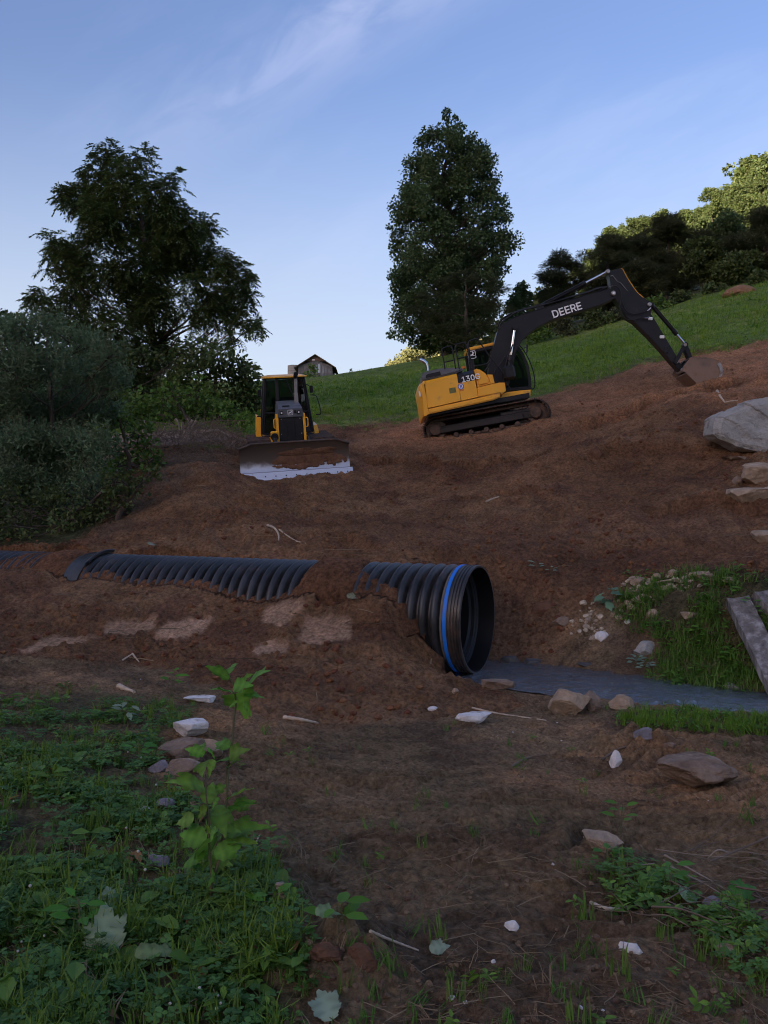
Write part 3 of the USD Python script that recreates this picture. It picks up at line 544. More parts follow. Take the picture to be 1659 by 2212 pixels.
# crumbled earth lying on the pipe: it fills the valleys and laps over the ribs along both edges of what is dug free
tg, ag = np.linspace(0.50, 10.6, 560), np.radians(np.linspace(-84, 112, 130)); TT, AA = np.meshgrid(tg, ag, indexing="ij")
eth = np.arctan2(es, ez - P0[2]); th_e = np.interp(TT, et, eth); hole_ = smoothstep(1.62, 1.86, TT) * smoothstep(2.52, 2.28, TT) + smoothstep(6.95, 7.1, TT) * smoothstep(7.75, 7.55, TT); th_e = th_e * (1 - hole_) - 1.3 * hole_
nb1, nb2 = fbm2(TT * 3.1, AA * 2.4, 4, 81) - 0.5, fbm2(TT * 14, AA * 10, 3, 82) - 0.5
fr_ = (AA - th_e) * PR; bk_ = (math.radians(-14) - AA + 0.30 * nb1) * PR
th = np.maximum(np.clip(fr_ + 0.20 * nb1, -0.3, 0.05), np.clip(bk_ * 0.8, -0.3, 0.05)) + 0.05 * nb2 + 0.03 * nb1 + hole_ * (0.05 + 0.06 * nb1) - 0.005
RR = PR - 0.05 + th * 0.9
zee, see = np.interp(TT, et, ez) - P0[2], np.interp(TT, et, es); zee = zee * (1 - hole_) + 0.80 * hole_; see = see * (1 - hole_)
rfr = (zee + 0.80 * see) / np.maximum(np.cos(AA) + 0.80 * np.sin(AA), 0.15)                      # the slope of the bank in front
RR = np.where((AA > th_e - 0.02) & (AA > 0) & (AA < 1.75), np.maximum(RR, np.minimum(rfr, 1.25) - 0.02 + 0.03 * nb2), RR)
rbk = (0.68 + 0.05 * nb1) / np.maximum(np.cos(AA), 0.3)                                            # level fill behind
RR = np.where(AA < math.radians(-24), np.maximum(RR, np.minimum(rbk, 1.3) - 0.01), RR)
RR = np.where(RR < PR - 0.104, PR - 0.13, RR)
DV = P0 + TT[..., None] * PD + (RR * np.sin(AA))[..., None] * PN + (RR * np.cos(AA))[..., None] * np.array([0, 0, 1.0])
a_, b_ = TT.shape; i_, j_ = np.meshgrid(np.arange(a_ - 1), np.arange(b_ - 1), indexing="ij"); qd = np.stack([i_ * b_ + j_, i_ * b_ + j_ + 1, (i_ + 1) * b_ + j_ + 1, (i_ + 1) * b_ + j_], -1).reshape(-1, 4)
keep_ = (RR.reshape(-1)[qd] > PR - 0.115).any(1); qd = qd[keep_]; fd = np.vstack([qd[:, [0, 1, 2]], qd[:, [0, 2, 3]]]); us = np.unique(fd); rm_ = np.zeros(a_ * b_, int); rm_[us] = np.arange(len(us))
tn = (0.85 + 0.6 * (nb1 + nb2))[..., None] * np.array([0.185, 0.093, 0.050]); dm = trimesh.Trimesh(DV.reshape(-1, 3)[us], rm_[fd], process=False)
if dm.face_normals[:, 2].mean() < 0: dm.invert()
obj("earth_cover", dm, "red_earth", smooth=True, tint=tn.reshape(-1, 3)[us], kind="structure")
# ------------------------------------------------------------------ machine materials
RED_DIRT = (0.17, 0.085, 0.05)
pbr("machine_yellow", [(0.80, 0.36, 0.014), (0.88, 0.41, 0.02), (0.90, 0.44, 0.03)], 1.4, 0.42, spec=0.45, bump=0.03, bscale=30, dirt=((0.45, 0.24, 0.07), 0.25, 3.0), coat=0.15)
pbr("black_paint", [(0.009, 0.009, 0.011), (0.015, 0.015, 0.018)], 2.0, 0.45, spec=0.3, bump=0.03, bscale=40, dirt=((0.035, 0.026, 0.02), 0.2, 4.0))
pbr("grey_hood", [(0.085, 0.09, 0.105), (0.12, 0.125, 0.14)], 2.0, 0.38, spec=0.5)
pbr("track_steel", [(0.035, 0.03, 0.028), (0.075, 0.055, 0.044), (0.12, 0.085, 0.06)], 5.0, 0.62, metal=0.35, bump=0.25, bscale=25, dirt=(RED_DIRT, 0.55, 6.0))
pbr("bucket_steel", [(0.15, 0.11, 0.085), (0.24, 0.17, 0.125), (0.36, 0.28, 0.22)], 3.0, 0.6, metal=0.2, bump=0.15, bscale=20, dirt=(RED_DIRT, 0.7, 3.0))
pbr("worn_steel", [(0.28, 0.27, 0.26), (0.42, 0.41, 0.40)], 3.0, 0.42, metal=0.6, bump=0.08, bscale=30, dirt=(RED_DIRT, 0.5, 5.0))
pbr("bright_steel", [(0.55, 0.56, 0.58), (0.66, 0.67, 0.70)], 3.0, 0.30, metal=0.55, bump=0.04, stretch=(1, 1, 12), dirt=((0.35, 0.27, 0.22), 0.02, 7.0))
pbr("dark_blade", [(0.055, 0.042, 0.034), (0.10, 0.075, 0.058)], 3.0, 0.55, metal=0.3, bump=0.12, dirt=(RED_DIRT, 0.4, 4.0))
pbr("chrome", [G(0.75), G(0.85)], 3.0, 0.14, metal=1.0)
pbr("rubber_hose", [G(0.012), G(0.02)], 4.0, 0.5)
pbr("white_letter", [G(0.78), G(0.84)], 5.0, 0.5)
pbr("blue_decal", [(0.03, 0.07, 0.42), (0.04, 0.08, 0.48)], 5.0, 0.45)
pbr("orange_decal", [(0.62, 0.2, 0.02), (0.7, 0.24, 0.03)], 5.0, 0.45)
pbr("green_decal", [(0.03, 0.12, 0.05), (0.2, 0.16, 0.05), (0.05, 0.2, 0.08)], 14.0, 0.45)
pbr("seat_fabric", [(0.03, 0.028, 0.03), (0.05, 0.045, 0.045)], 8, 0.8)
pbr("caked_earth", [(0.095, 0.05, 0.032), (0.145, 0.077, 0.047), (0.19, 0.103, 0.064)], 6.0, 0.95, bump=0.7, bscale=25, spec=0.1)
usdkit.material(stage, "/World/Looks/cab_glass", {"t": ("transparent_bsdf", {"color": (0.50, 0.56, 0.54)}), "g": ("glossy_bsdf", {"roughness": 0.03}), "f": ("fresnel", {"IOR": 1.5}), "fa": ("math", {"math_type": "multiply_add", "value2": 1.0, "value3": 0.02}), "m": ("mix_closure", {})},
    [("f.fac", "fa.value1"), ("fa.value", "m.fac"), ("t.BSDF", "m.closure1"), ("g.BSDF", "m.closure2")], surface="m.closure")

class Place:
    """Parts are measured in world space and stored in the frame of their thing."""
    def __init__(s, root, M): s.root, s.inv, s.M = root, np.linalg.inv(M), M
    def part(s, name, mb, mat, parent=None, smooth=28, **k):
        m = mb.mesh() if isinstance(mb, MB) else mb.copy()
        m.apply_transform(s.inv); return obj(name, m, mat, parent or s.root, smooth=smooth, **k)
    def local(s, name, mb, mat, parent=None, smooth=28, **k):
        return obj(name, mb, mat, parent or s.root, smooth=smooth, **k)

def px(pts, k, Y):
    """Side-view outline points (zoomed survey k) as world (x, z) at depth Y."""
    fx, fy, sc = {1: (1250, 800, 0.72212), 2: (1320, 1080, 0.28933), 3: (1700, 840, 0.37372)}[k]
    return [tuple(W((fx + a * sc) / 1.475588, (fy + b * sc) / 1.475588, Y)[[0, 2]]) for a, b in pts]
def pp(p, k, Y): x, z = px([p], k, Y)[0]; return np.array([x, Y, z])

deer_px = [(0.10, 0.32), (0.20, 0.50), (0.30, 0.56), (0.52, 0.58), (0.62, 0.70), (0.60, 0.82), (0.52, 0.90), (0.62, 0.88), (0.70, 0.94), (0.72, 0.82), (0.82, 0.76), (0.84, 0.70), (0.74, 0.66), (0.70, 0.56), (0.66, 0.46), (0.76, 0.40), (0.84, 0.44), (0.86, 0.38), (0.76, 0.32), (0.62, 0.40), (0.42, 0.42), (0.34, 0.36), (0.26, 0.22), (0.16, 0.14), (0.20, 0.26), (0.24, 0.40), (0.16, 0.30)]
def deer_badge(w):
    """Rounded square outline with a leaping animal, w wide, in the xy plane."""
    sq = Polygon([(-.5, -.5), (.5, -.5), (.5, .5), (-.5, .5)]).buffer(-0.16).buffer(0.16); ring = sq.difference(sq.buffer(-0.07))
    an = Polygon([(a - 0.5, b - 0.52) for a, b in deer_px]).buffer(0)
    out = []
    for g in list(getattr(ring, "geoms", [ring])) + list(getattr(an, "geoms", [an])): out.append(trimesh.creation.extrude_polygon(g, 0.03, engine="earcut"))
    m = trimesh.util.concatenate(out); m.apply_scale((w, w, 0.1 * w)); return m
def stick_on(m, o, xdir, n):
    """Puts flat lettering (xy plane) at o, reading along xdir, facing n."""
    x = np.asarray(xdir, float); x /= np.linalg.norm(x); n = np.asarray(n, float); n = n - x * n.dot(x); n /= np.linalg.norm(n); y = np.cross(n, x)
    M = np.eye(4); M[:3, 0], M[:3, 1], M[:3, 2], M[:3, 3] = x, y, n, o; m = m.copy(); m.apply_transform(M); return m

def track_loop(L, H, n):
    """Centres and tangent angles of n shoes about an oval, in (x, z)."""
    r = H / 2; s = L - H; per = 2 * s + 2 * math.pi * r; out = []
    for k in range(n):
        d = (k + 0.5) / n * per
        if d < s: out.append((-s / 2 + d, -r, 0.0))
        elif d < s + math.pi * r: a = (d - s) / r; out.append((s / 2 + r * math.sin(a), -r * math.cos(a), a))
        elif d < 2 * s + math.pi * r: out.append((s / 2 - (d - s - math.pi * r), r, math.pi))
        else: a = (d - 2 * s - math.pi * r) / r; out.append((-s / 2 - r * math.sin(a), r * math.cos(a), math.pi + a))
    return out, per / n

def crawler(pl, M, L, H, width, n, side, mat="track_steel", rollers=7, frame_mat="black_paint", hub=True):
    """One crawler track at M (x along it, z up, y across; the outer side is -y * side)."""
    T_ = thing_part(pl, "track")
    shoes, pitch = track_loop(L, H, n)
    for (x, z, a) in shoes:
        b = MB().box((0, 0, 0.0), (pitch * 0.93, width, 0.022), 0.006)
        for gx in (-0.36, 0.02, 0.38): b.box((gx * pitch, 0, -0.022), (0.016, width, 0.026), 0.004)
        R_ = trimesh.transformations.rotation_matrix(-a, [0, 1, 0]); R_[:3, 3] = (x, 0, z); pl.part("shoe", b.move(M @ R_), mat, T_, smooth=False)
    ch = MB()
    for yy in (-0.09, 0.09):
        for (x, z, a) in shoes:
            R_ = trimesh.transformations.rotation_matrix(-a, [0, 1, 0]); R_[:3, 3] = (x * (1 - 0.055 / max(L / 2, .1)), yy, z * (1 - 0.055 / (H / 2)))
            bb = MB().box((0, 0, 0.02), (pitch * 0.96, 0.035, 0.075), 0.01).move(R_); ch.parts += bb.parts
    pl.part("chain", ch.move(M), mat, T_, smooth=False)
    r = H / 2; s = L - H; o = -side
    fr = MB().box((0.0, 0, -0.02), (s * 0.98, width * 0.42, H * 0.34), 0.03)
    fr.box((-s * 0.1, o * width * 0.30, -0.07 * H), (s * 0.95, 0.03, H * 0.20), 0.006); fr.box((s * 0.30, 0, 0.16 * H), (s * 0.30, width * 0.36, H * 0.18), 0.03)
    pl.part("track_frame", fr.move(M), frame_mat, T_)
    for nm, xx in (("sprocket", s / 2), ("idler", -s / 2)):
        w_ = MB().lathe([(0, -0.10), (r * 0.80, -0.10), (r * 0.86, -0.06), (r * 0.86, 0.06), (r * 0.80, 0.10), (0, 0.10)], (xx, -0.0, 0), (xx, 1.0, 0), 28)
        w_.lathe([(0, 0), (r * 0.50, 0), (r * 0.50, 0.18), (r * 0.44, 0.21), (0, 0.215)], (xx, 0, 0), (xx, o * 1.0, 0), 28)
        for k in range(10):
            a = k * math.tau / 10; w_.cyl((xx + 0.38 * r * math.cos(a), o * 0.2, 0.38 * r * math.sin(a)), (xx + 0.38 * r * math.cos(a), o * 0.235, 0.38 * r * math.sin(a)), 0.014, 6)
        if nm == "sprocket":
            for k in range(19):
                a = k * math.tau / 19; R_ = trimesh.transformations.rotation_matrix(-a, [0, 1, 0]); R_[:3, 3] = (xx + 0.9 * r * math.cos(a), 0, 0.9 * r * math.sin(a))
                q_ = MB().box((0, 0, 0), (0.06, 0.06, 0.05), 0.012).move(R_); w_.parts += q_.parts
        pl.part(nm, w_.move(M), mat, T_, smooth=30)
    for k in range(rollers):
        xx = -s * 0.46 + k * s * 0.92 / (rollers - 1)
        pl.part("roller", MB().cyl((xx, -width * 0.26, -r + 0.12), (xx, width * 0.26, -r + 0.12), 0.075, 14, bev=0.012).move(M), mat, T_)
    return T_

def thing_part(pl, name):
    return UsdGeom.Xform.Define(stage, numbered(f"{pl.root.GetPath()}/{name}"))

# ------------------------------------------------------------------ the excavator on the slope
Y0 = 26.4
tilt = math.radians(10.5)
EM = trimesh.transformations.rotation_matrix(-tilt, [0, 1, 0]); EM[:3, 3] = (3.15, Y0, 3.62)
ex = thing("excavator", "yellow and black tracked excavator digging on the bare slope, bucket in the earth", "excavator", matrix=EM)
E_ = Place(ex, EM)
yaw, pit = math.radians(-17.0), math.radians(8.5)
UM = trimesh.transformations.rotation_matrix(yaw, [0, 0, 1]) @ trimesh.transformations.rotation_matrix(-pit, [0, 1, 0])
cN = W(1050, 911, 25.45); Lh = UM[:3, 1]
for sgn, c in ((1, cN), (-1, cN + Lh * 2.0)):
    M_ = UM.copy(); M_[:3, 3] = c; crawler(E_, M_, 3.62, 0.70, 0.58, 44, sgn)
cm = cN + Lh * 1.0; M_ = UM.copy(); M_[:3, 3] = cm
uc = MB().box((0, 0, 0.10), (1.5, 1.5, 0.34), 0.08).box((0.75, 0, 0.0), (0.35, 1.7, 0.26), 0.06).box((-0.75, 0, 0.0), (0.35, 1.7, 0.26), 0.06).cyl((0, 0, 0.25), (0, 0, 0.42), 0.62, 32)
E_.part("undercarriage", uc.move(M_), "black_paint")

NEAR, FAR = Y0 - 1.22, Y0 + 1.22
def side(pts, k, y0, y1, yref=None, bev=0.02):
    return MB().prism(px(pts, k, yref or y0), y0, y1, bev)
# revolving frame under everything
E_.part("revolving_frame", side([(110, 800), (1280, 585), (1280, 640), (1010, 690), (900, 700), (160, 850)], 2, NEAR + 0.12, FAR - 0.08, NEAR), "black_paint")
# counterweight: rounded in plan
cwp = px([(38, 525), (58, 492), (96, 462), (160, 828), (102, 852), (90, 835), (62, 660)], 2, NEAR)
cw = Polygon(cwp)
zs = MB()
def plan_sweep(prof_side, y_half, xr, back):
    """Counterweight: side outline whose corners in plan are rounded."""
    layers = []
    ys = [(-1.0, back), (-0.93, 0.35 * back), (-0.75, 0.08 * back), (0.75, 0.08 * back), (0.93, 0.35 * back), (1.0, back)]
    p = np.array(prof_side); xmax = p[:, 0].max(); V_ = []
    for t_, sh in ys:
        q_ = p.copy(); front_ = np.clip((xmax - q_[:, 0]) / (xmax - p[:, 0].min() + 1e-6), 0, 1); q_[:, 0] += sh * front_
        V_.append(np.stack([q_[:, 0], np.full(len(q_), Y0 + t_ * y_half), q_[:, 1]], 1))
    n_v = len(p); V2 = np.vstack(V_); f_ = []
    for a in range(len(ys) - 1):
        for b in range(n_v):
            c = (b + 1) % n_v; f_ += [[a * n_v + b, a * n_v + c, (a + 1) * n_v + c], [a * n_v + b, (a + 1) * n_v + c, (a + 1) * n_v + b]]
    for e_ in (0, (len(ys) - 1) * n_v):
        for b in range(1, n_v - 1): f_.append([e_, e_ + b, e_ + b + 1])
    m_ = trimesh.Trimesh(V2, f_, process=False); m_.fix_normals(); return m_
E_.part("counterweight", plan_sweep(cwp, 1.22, 0, 0.10), "machine_yellow", smooth=35)
# engine side door: flat side with a bevelled shoulder, then the skirt below
def shoulder(low, fold, topl, y_out, y_in, y_far):
    """Side panel: from the low edge straight up to the fold, then leaning in to the top."""
    a, b, c = (np.array(px(q_, 2, NEAR)) for q_ in (low, fold, topl)); V_ = []
    for p, y in ((a, y_out), (b, y_out), (c, y_in), (c, y_far), (a, y_far)): V_ += [(x, y, z) for x, z in p]
    n_v = len(a); f_ = []
    for r_ in range(4):
        for k in range(n_v - 1): f_ += [[r_ * n_v + k, r_ * n_v + k + 1, (r_ + 1) * n_v + k + 1], [r_ * n_v + k, (r_ + 1) * n_v + k + 1, (r_ + 1) * n_v + k]]
    for k in range(n_v - 1): f_ += [[4 * n_v + k, 4 * n_v + k + 1, k + 1], [4 * n_v + k, k + 1, k]]
    for e_ in (0, n_v - 1):
        for r_ in range(1, 4): f_.append([e_, r_ * n_v + e_, (r_ + 1) * n_v + e_])
    m_ = trimesh.Trimesh(np.array(V_), f_, process=False); m_.fix_normals(); return m_
E_.part("engine_door", shoulder([(158, 762), (514, 682)], [(108, 500), (474, 412)], [(108, 459), (470, 374)], NEAR, NEAR + 0.16, FAR), "machine_yellow", smooth=20)
E_.part("pump_door", shoulder([(521, 682), (706, 640)], [(484, 490), (672, 455)], [(478, 470), (666, 440)], NEAR + 0.002, NEAR + 0.012, FAR), "machine_yellow", smooth=20)
E_.part("model_panel", shoulder([(486, 489), (665, 456)], [(474, 411), (660, 372)], [(472, 374), (658, 335)], NEAR - 0.002, NEAR + 0.16, FAR - 0.02), "black_paint", smooth=20)
E_.part("skirt", MB().prism(px([(152, 772), (950, 596), (948, 640), (872, 674), (162, 828)], 2, NEAR), NEAR - 0.004, FAR, 0.03), "machine_yellow", smooth=25)
E_.part("fuel_tank", side([(664, 338), (690, 326), (730, 336), (786, 374), (815, 420), (846, 492), (702, 528)], 2, NEAR + 0.02, NEAR + 0.75, NEAR, 0.05), "machine_yellow", smooth=35)
E_.part("toolbox", side([(696, 538), (850, 500), (938, 482), (1000, 480), (1014, 572), (966, 606), (952, 594), (708, 640)], 2, NEAR + 0.004, NEAR + 0.72, NEAR, 0.02), "machine_yellow", smooth=25)
E_.part("tank_step", side([(806, 388), (868, 392), (890, 484), (850, 494)], 2, NEAR + 0.05, NEAR + 0.6, NEAR, 0.015), "machine_yellow")
E_.part("deck", side([(966, 612), (1020, 588), (1190, 566), (1286, 560), (1284, 632), (1180, 638), (1010, 672), (950, 652)], 2, NEAR + 0.3, FAR, NEAR + 0.3, 0.02), "machine_yellow")
hd = side([(80, 402), (100, 372), (200, 342), (292, 322), (400, 316), (530, 320), (542, 342), (470, 373), (108, 458), (86, 450)], 2, NEAR + 0.16, FAR - 0.25, NEAR + 0.16, 0.04)
E_.part("engine_hood", hd, "grey_hood", smooth=30)
E_.part("hood_grille", side([(128, 404), (150, 388), (285, 358), (296, 396), (130, 432)], 2, NEAR + 0.152, NEAR + 0.2, NEAR + 0.155, 0.004), "black_paint")
E_.part("filler_cap", MB().cyl(pp((548, 332), 2, Y0 - 0.5), pp((546, 302), 2, Y0 - 0.5), 0.07, 16, bev=0.01), "orange_decal")
ep = [pp(p, 2, Y0 - 0.35) for p in [(146, 352), (140, 300), (128, 268), (100, 244), (60, 230)]]
E_.part("exhaust_pipe", MB().tube(spline(ep, 18), 0.055, 14), "chrome", smooth=50)
# hand rails
rails = [[(345, 385), (330, 260), (306, 140), (318, 106), (392, 84), (416, 100), (440, 220), (462, 362)], [(335, 258), (432, 236)], [(500, 350), (478, 220), (456, 110), (470, 66), (536, 44), (562, 54), (590, 120), (612, 250)], [(484, 218), (592, 194)],
         [(632, 320), (612, 160), (598, 70), (610, 26), (680, 2), (706, 14), (760, 90), (830, 190), (960, 350), (980, 384)], [(660, 300), (790, 278), (850, 228)], [(780, 356), (830, 290), (850, 228)]]
for i, r_ in enumerate(rails):
    E_.part("handrail", MB().tube(spline([pp(p, 2, NEAR + (0.2 if i < 4 else 0.3)) for p in r_], 10 * len(r_)), 0.019, 8), "black_paint", smooth=50)
# cab, on the far side of the boom
cy0, cy1 = Y0 + 0.20, Y0 + 1.2
cabo = [(588, 132), (884, 66), (1120, 60), (1160, 92), (1212, 170), (1262, 290), (1288, 430), (1294, 552), (1040, 572), (660, 570), (630, 380)]
outer = Polygon(px(cabo, 2, cy0)); innerp = outer.buffer(-0.085, join_style=2)
cab = thing_part(E_, "cab")
for yy in (cy0, cy1 - 0.06):
    E_.part("cab_frame", MB().prism(outer.difference(innerp), yy, yy + 0.06), "black_paint", cab)
E_.part("cab_shell", MB().prism(Polygon(px([(640, 400), (1290, 440), (1294, 552), (1040, 572), (660, 570)], 2, cy0)), cy0 + 0.06, cy1 - 0.06), "black_paint", cab)
E_.part("window", MB().prism(innerp, cy0 + 0.02, cy0 + 0.028), "cab_glass", cab); E_.part("window", MB().prism(innerp, cy1 - 0.03, cy1 - 0.022), "cab_glass", cab)
ws = px([(1160, 92), (1212, 170), (1262, 290), (1288, 430), (1294, 552)], 2, cy0)
wsV = np.array([(x, y, z) for x, z in ws for y in (cy0 + 0.06, cy1 - 0.06)]); wsF = [f_ for k in range(4) for f_ in ([2 * k, 2 * k + 1, 2 * k + 3], [2 * k, 2 * k + 3, 2 * k + 2])]
E_.part("windscreen", trimesh.Trimesh(wsV, wsF, process=False), "cab_glass", cab)
rw = px([(588, 132), (630, 380)], 2, cy0)
E_.part("rear_post", MB().prism(px([(582, 132), (640, 122), (668, 320), (690, 560), (650, 560)], 2, cy0), cy0 - 0.015, cy0 + 0.08), "black_paint", cab)
E_.part("post", MB().prism(px([(700, 108), (730, 102), (742, 300), (712, 300)], 2, cy1), cy1 - 0.07, cy1 - 0.01), "black_paint", cab)
E_.part("cab_roof", side([(576, 112), (600, 98), (884, 38), (1130, 20), (1150, 60), (884, 68), (590, 134)], 2, cy0 - 0.03, cy1 + 0.03, cy0, 0.02), "machine_yellow", cab, smooth=30)
E_.part("seat", MB().box(pp((880, 360), 2, Y0 + 0.7), (0.5, 0.5, 0.16), 0.05).box(pp((800, 250), 2, Y0 + 0.7), (0.14, 0.5, 0.62), 0.05), "seat_fabric", cab)
E_.part("front_guard", MB().tube(spline([pp(p, 2, Y0 + 0.7) for p in [(1150, 60), (1210, 130), (1270, 240), (1318, 380), (1330, 500), (1318, 545), (1290, 552)]], 40), 0.018, 8), "black_paint", cab, smooth=50)
E_.part("mirror", MB().box(pp((1240, 108), 2, cy1 + 0.15), (0.05, 0.16, 0.26), 0.02).tube([pp((1160, 130), 2, cy1), pp((1235, 90), 2, cy1 + 0.15)], 0.012), "black_paint", cab)
E_.part("badge", stick_on(deer_badge(0.24), pp((636, 176), 2, cy0 - 0.018) + np.array([0, -0.002, 0]), (math.cos(tilt), 0, math.sin(tilt)), (0, -1, 0)), "white_letter", cab, smooth=False)
# boom
BW = 0.24
boom_px = [(420, 585), (428, 510), (446, 430), (466, 352), (488, 320), (530, 296), (570, 281), (655, 255), (760, 222), (905, 178), (958, 164), (982, 168), (996, 186), (988, 206), (930, 234), (815, 270), (704, 304), (645, 334), (604, 364), (572, 398), (550, 442), (524, 530), (508, 592), (470, 606)]
bm = E_.part("boom", side(boom_px, 1, Y0 - BW, Y0 + BW, Y0 - BW, 0.012), "black_paint", smooth=30)
def plate(pts, k, y0, y1, name, mat, parent=None, bev=0.006): return E_.part(name, MB().prism(px(pts, k, y0), y0, y1, bev), mat, parent or E_.root)
E_.part("top_flange", MB().tube([(x, Y0 - BW - 0.004, z) for x, z in px([(470, 350), (492, 322), (530, 297), (570, 282), (655, 256), (760, 223), (905, 179), (955, 166)], 1, Y0 - BW)], 0.012, 6), "black_paint", bm)
E_.part("lettering", stick_on(meshkit.text_mesh("DEERE", 0.215, 0.004, bold=True), pp((709, 297), 1, Y0 - BW - 0.003), np.array(pp((837, 256), 1, Y0 - BW)) - pp((709, 297), 1, Y0 - BW), (0, -1, 0)), "white_letter", bm, smooth=False)
for p in ((975, 188), (541, 341)):
    a = pp(p, 1, Y0 - BW); E_.part("pin", MB().cyl(a + [0, -0.07, 0], a + [0, 2 * BW + 0.07, 0], 0.07, 18, bev=0.01), "worn_steel", bm)
    E_.part("pin_cap", MB().cyl(a + [0, -0.085, 0], a + [0, -0.065, 0], 0.035, 14), "white_letter", bm)
def ram(a, b, split, rb, rr, name, parent=None):
    """A hydraulic cylinder from a to b; the rod starts at split."""
    a, b = np.asarray(a, float), np.asarray(b, float); m_ = a + (b - a) * split; d = (b - a) / np.linalg.norm(b - a)
    t_ = thing_part(E_, name)
    E_.part("barrel", MB().cyl(a, m_, rb, 20).cyl(m_ - d * 0.16, m_ + d * 0.02, rb * 1.18, 20, bev=0.01).tube([a + d * 0.15 + [0, -rb * 1.1, rb * 0.6], m_ - d * 0.1 + [0, -rb * 1.1, rb * 0.6]], 0.014, 6), "black_paint", t_)
    E_.part("rod", MB().cyl(m_, b, rr, 16), "chrome", t_)
    e_ = MB()
    for q_ in (a, b): e_.cyl(q_ + [0, -0.09, 0], q_ + [0, 0.09, 0], rb * 0.95, 18, bev=0.01)
    E_.part("eye", e_, "black_paint", t_); return t_
for yy in (Y0 - BW - 0.13, Y0 + BW + 0.13):
    ram(pp((505, 585), 1, yy), pp((541, 341), 1, yy), 0.50, 0.075, 0.042, "boom_cylinder")
ram(pp((58, 366), 3, Y0), pp((632, 69), 3, Y0), 0.665, 0.068, 0.036, "arm_cylinder")
E_.part("cylinder_bracket", side([(20, 362), (45, 340), (85, 352), (96, 378), (30, 398)], 3, Y0 - 0.11, Y0 + 0.11, Y0 - 0.11, 0.006), "black_paint", bm)
E_.part("valve_cover", MB().box(pp((1046, 374), 2, Y0 - 0.55), (0.34, 0.3, 0.40), 0.06, trimesh.transformations.rotation_matrix(-tilt, [0, 1, 0])), "black_paint")
E_.part("boom_foot_hoses", MB().tube(spline([pp(p, 2, Y0 - 0.42) for p in [(1010, 560), (985, 470), (1000, 330), (1030, 200), (1090, 60)]], 30), 0.02, 8).tube(spline([pp(p, 2, Y0 - 0.36) for p in [(1060, 560), (1030, 470), (1080, 330), (1090, 200), (1130, 70)]], 30), 0.02, 8).tube(spline([pp(p, 2, Y0 - 0.4) for p in [(880, 420), (900, 340), (960, 260), (1005, 190)]], 20), 0.018, 8), "rubber_hose", smooth=50)
# arm
arm_px = [(654, 128), (640, 92), (652, 64), (700, 48), (744, 37), (762, 46), (800, 118), (850, 196), (888, 246), (940, 290), (1002, 330), (1016, 352), (1012, 384), (1002, 428), (1052, 506), (1132, 640), (1222, 790), (1244, 838), (1290, 900), (1290, 926), (1268, 928), (1238, 900), (1190, 850), (1100, 742), (980, 612), (862, 497), (802, 462), (762, 404), (722, 332), (690, 290), (664, 214)]
am = E_.part("arm", side(arm_px, 3, Y0 - 0.17, Y0 + 0.17, Y0 - 0.17, 0.01), "black_paint", smooth=30)
E_.part("arm_edge", MB().tube([(x, Y0 - 0.16, z) for x, z in px([(746, 40), (764, 48), (802, 120), (852, 198), (890, 248), (942, 292)], 3, Y0 - 0.17)], 0.010, 6), "machine_yellow", am)
for p, r_ in (((988, 351), 0.06), ((1216, 836), 0.07), ((1274, 910), 0.07), ((634, 70), 0.06)):
    a = pp(p, 3, Y0 - 0.17); E_.part("pin", MB().cyl(a + [0, -0.06, 0], a + [0, 0.4, 0], r_, 16, bev=0.01), "worn_steel", am)
ram(pp((1008, 352), 3, Y0), pp((1296, 690), 3, Y0), 0.74, 0.062, 0.034, "bucket_cylinder")
for yy in (Y0 - 0.24, Y0 + 0.18):
    E_.part("link", MB().prism(LineString(px([(1216, 836), (1294, 692)], 3, yy)).buffer(0.055), yy, yy + 0.05, 0.008), "black_paint")
E_.part("link", MB().prism(LineString(px([(1296, 692), (1346, 822)], 3, Y0 - 0.1)).buffer(0.06), Y0 - 0.12, Y0 + 0.12, 0.01), "black_paint")
E_.part("pin", MB().cyl(pp((1296, 692), 3, Y0 - 0.3), pp((1296, 692), 3, Y0 + 0.3), 0.05, 14), "worn_steel"); E_.part("pin", MB().cyl(pp((1346, 822), 3, Y0 - 0.22), pp((1346, 822), 3, Y0 + 0.22), 0.045, 14), "worn_steel")
# hoses along boom and arm
for k, (pts, yy) in enumerate([([(560, 236), (600, 212), (640, 196), (700, 192), (740, 230), (748, 300), (740, 380), (760, 440), (800, 478), (860, 480), (930, 462), (985, 462)], Y0 - 0.29), ([(755, 310), (770, 360), (800, 410), (860, 430), (930, 418), (985, 396), (1002, 380)], Y0 - 0.26)]):
    E_.part("hose", MB().tube(spline([pp(p, 3, yy) for p in pts], 60), 0.017, 8), "rubber_hose", smooth=50)
for pts in ([(660, 108), (676, 100), (690, 118), (718, 156), (742, 162), (804, 234)],):
    E_.part("steel_line", MB().tube([pp(p, 3, Y0 - 0.19) for p in pts], 0.010, 6), "worn_steel", am)
for pts in ([(640, 198), (676, 190)], [(948, 464), (975, 466), (990, 456)], [(970, 404), (990, 392), (1000, 378)]):
    E_.part("fitting", MB().tube([pp(p, 3, Y0 - 0.29) for p in pts], 0.017, 8), "chrome")
for p in ((998, 470), (1098, 626)):
    E_.part("clamp", MB().box(pp(p, 3, Y0 - 0.19), (0.13, 0.05, 0.09), 0.012), "white_letter", am)
E_.part("arm_fittings", MB().box(pp((1138, 736), 3, Y0 - 0.19), (0.10, 0.06, 0.2), 0.02), "black_paint", am)
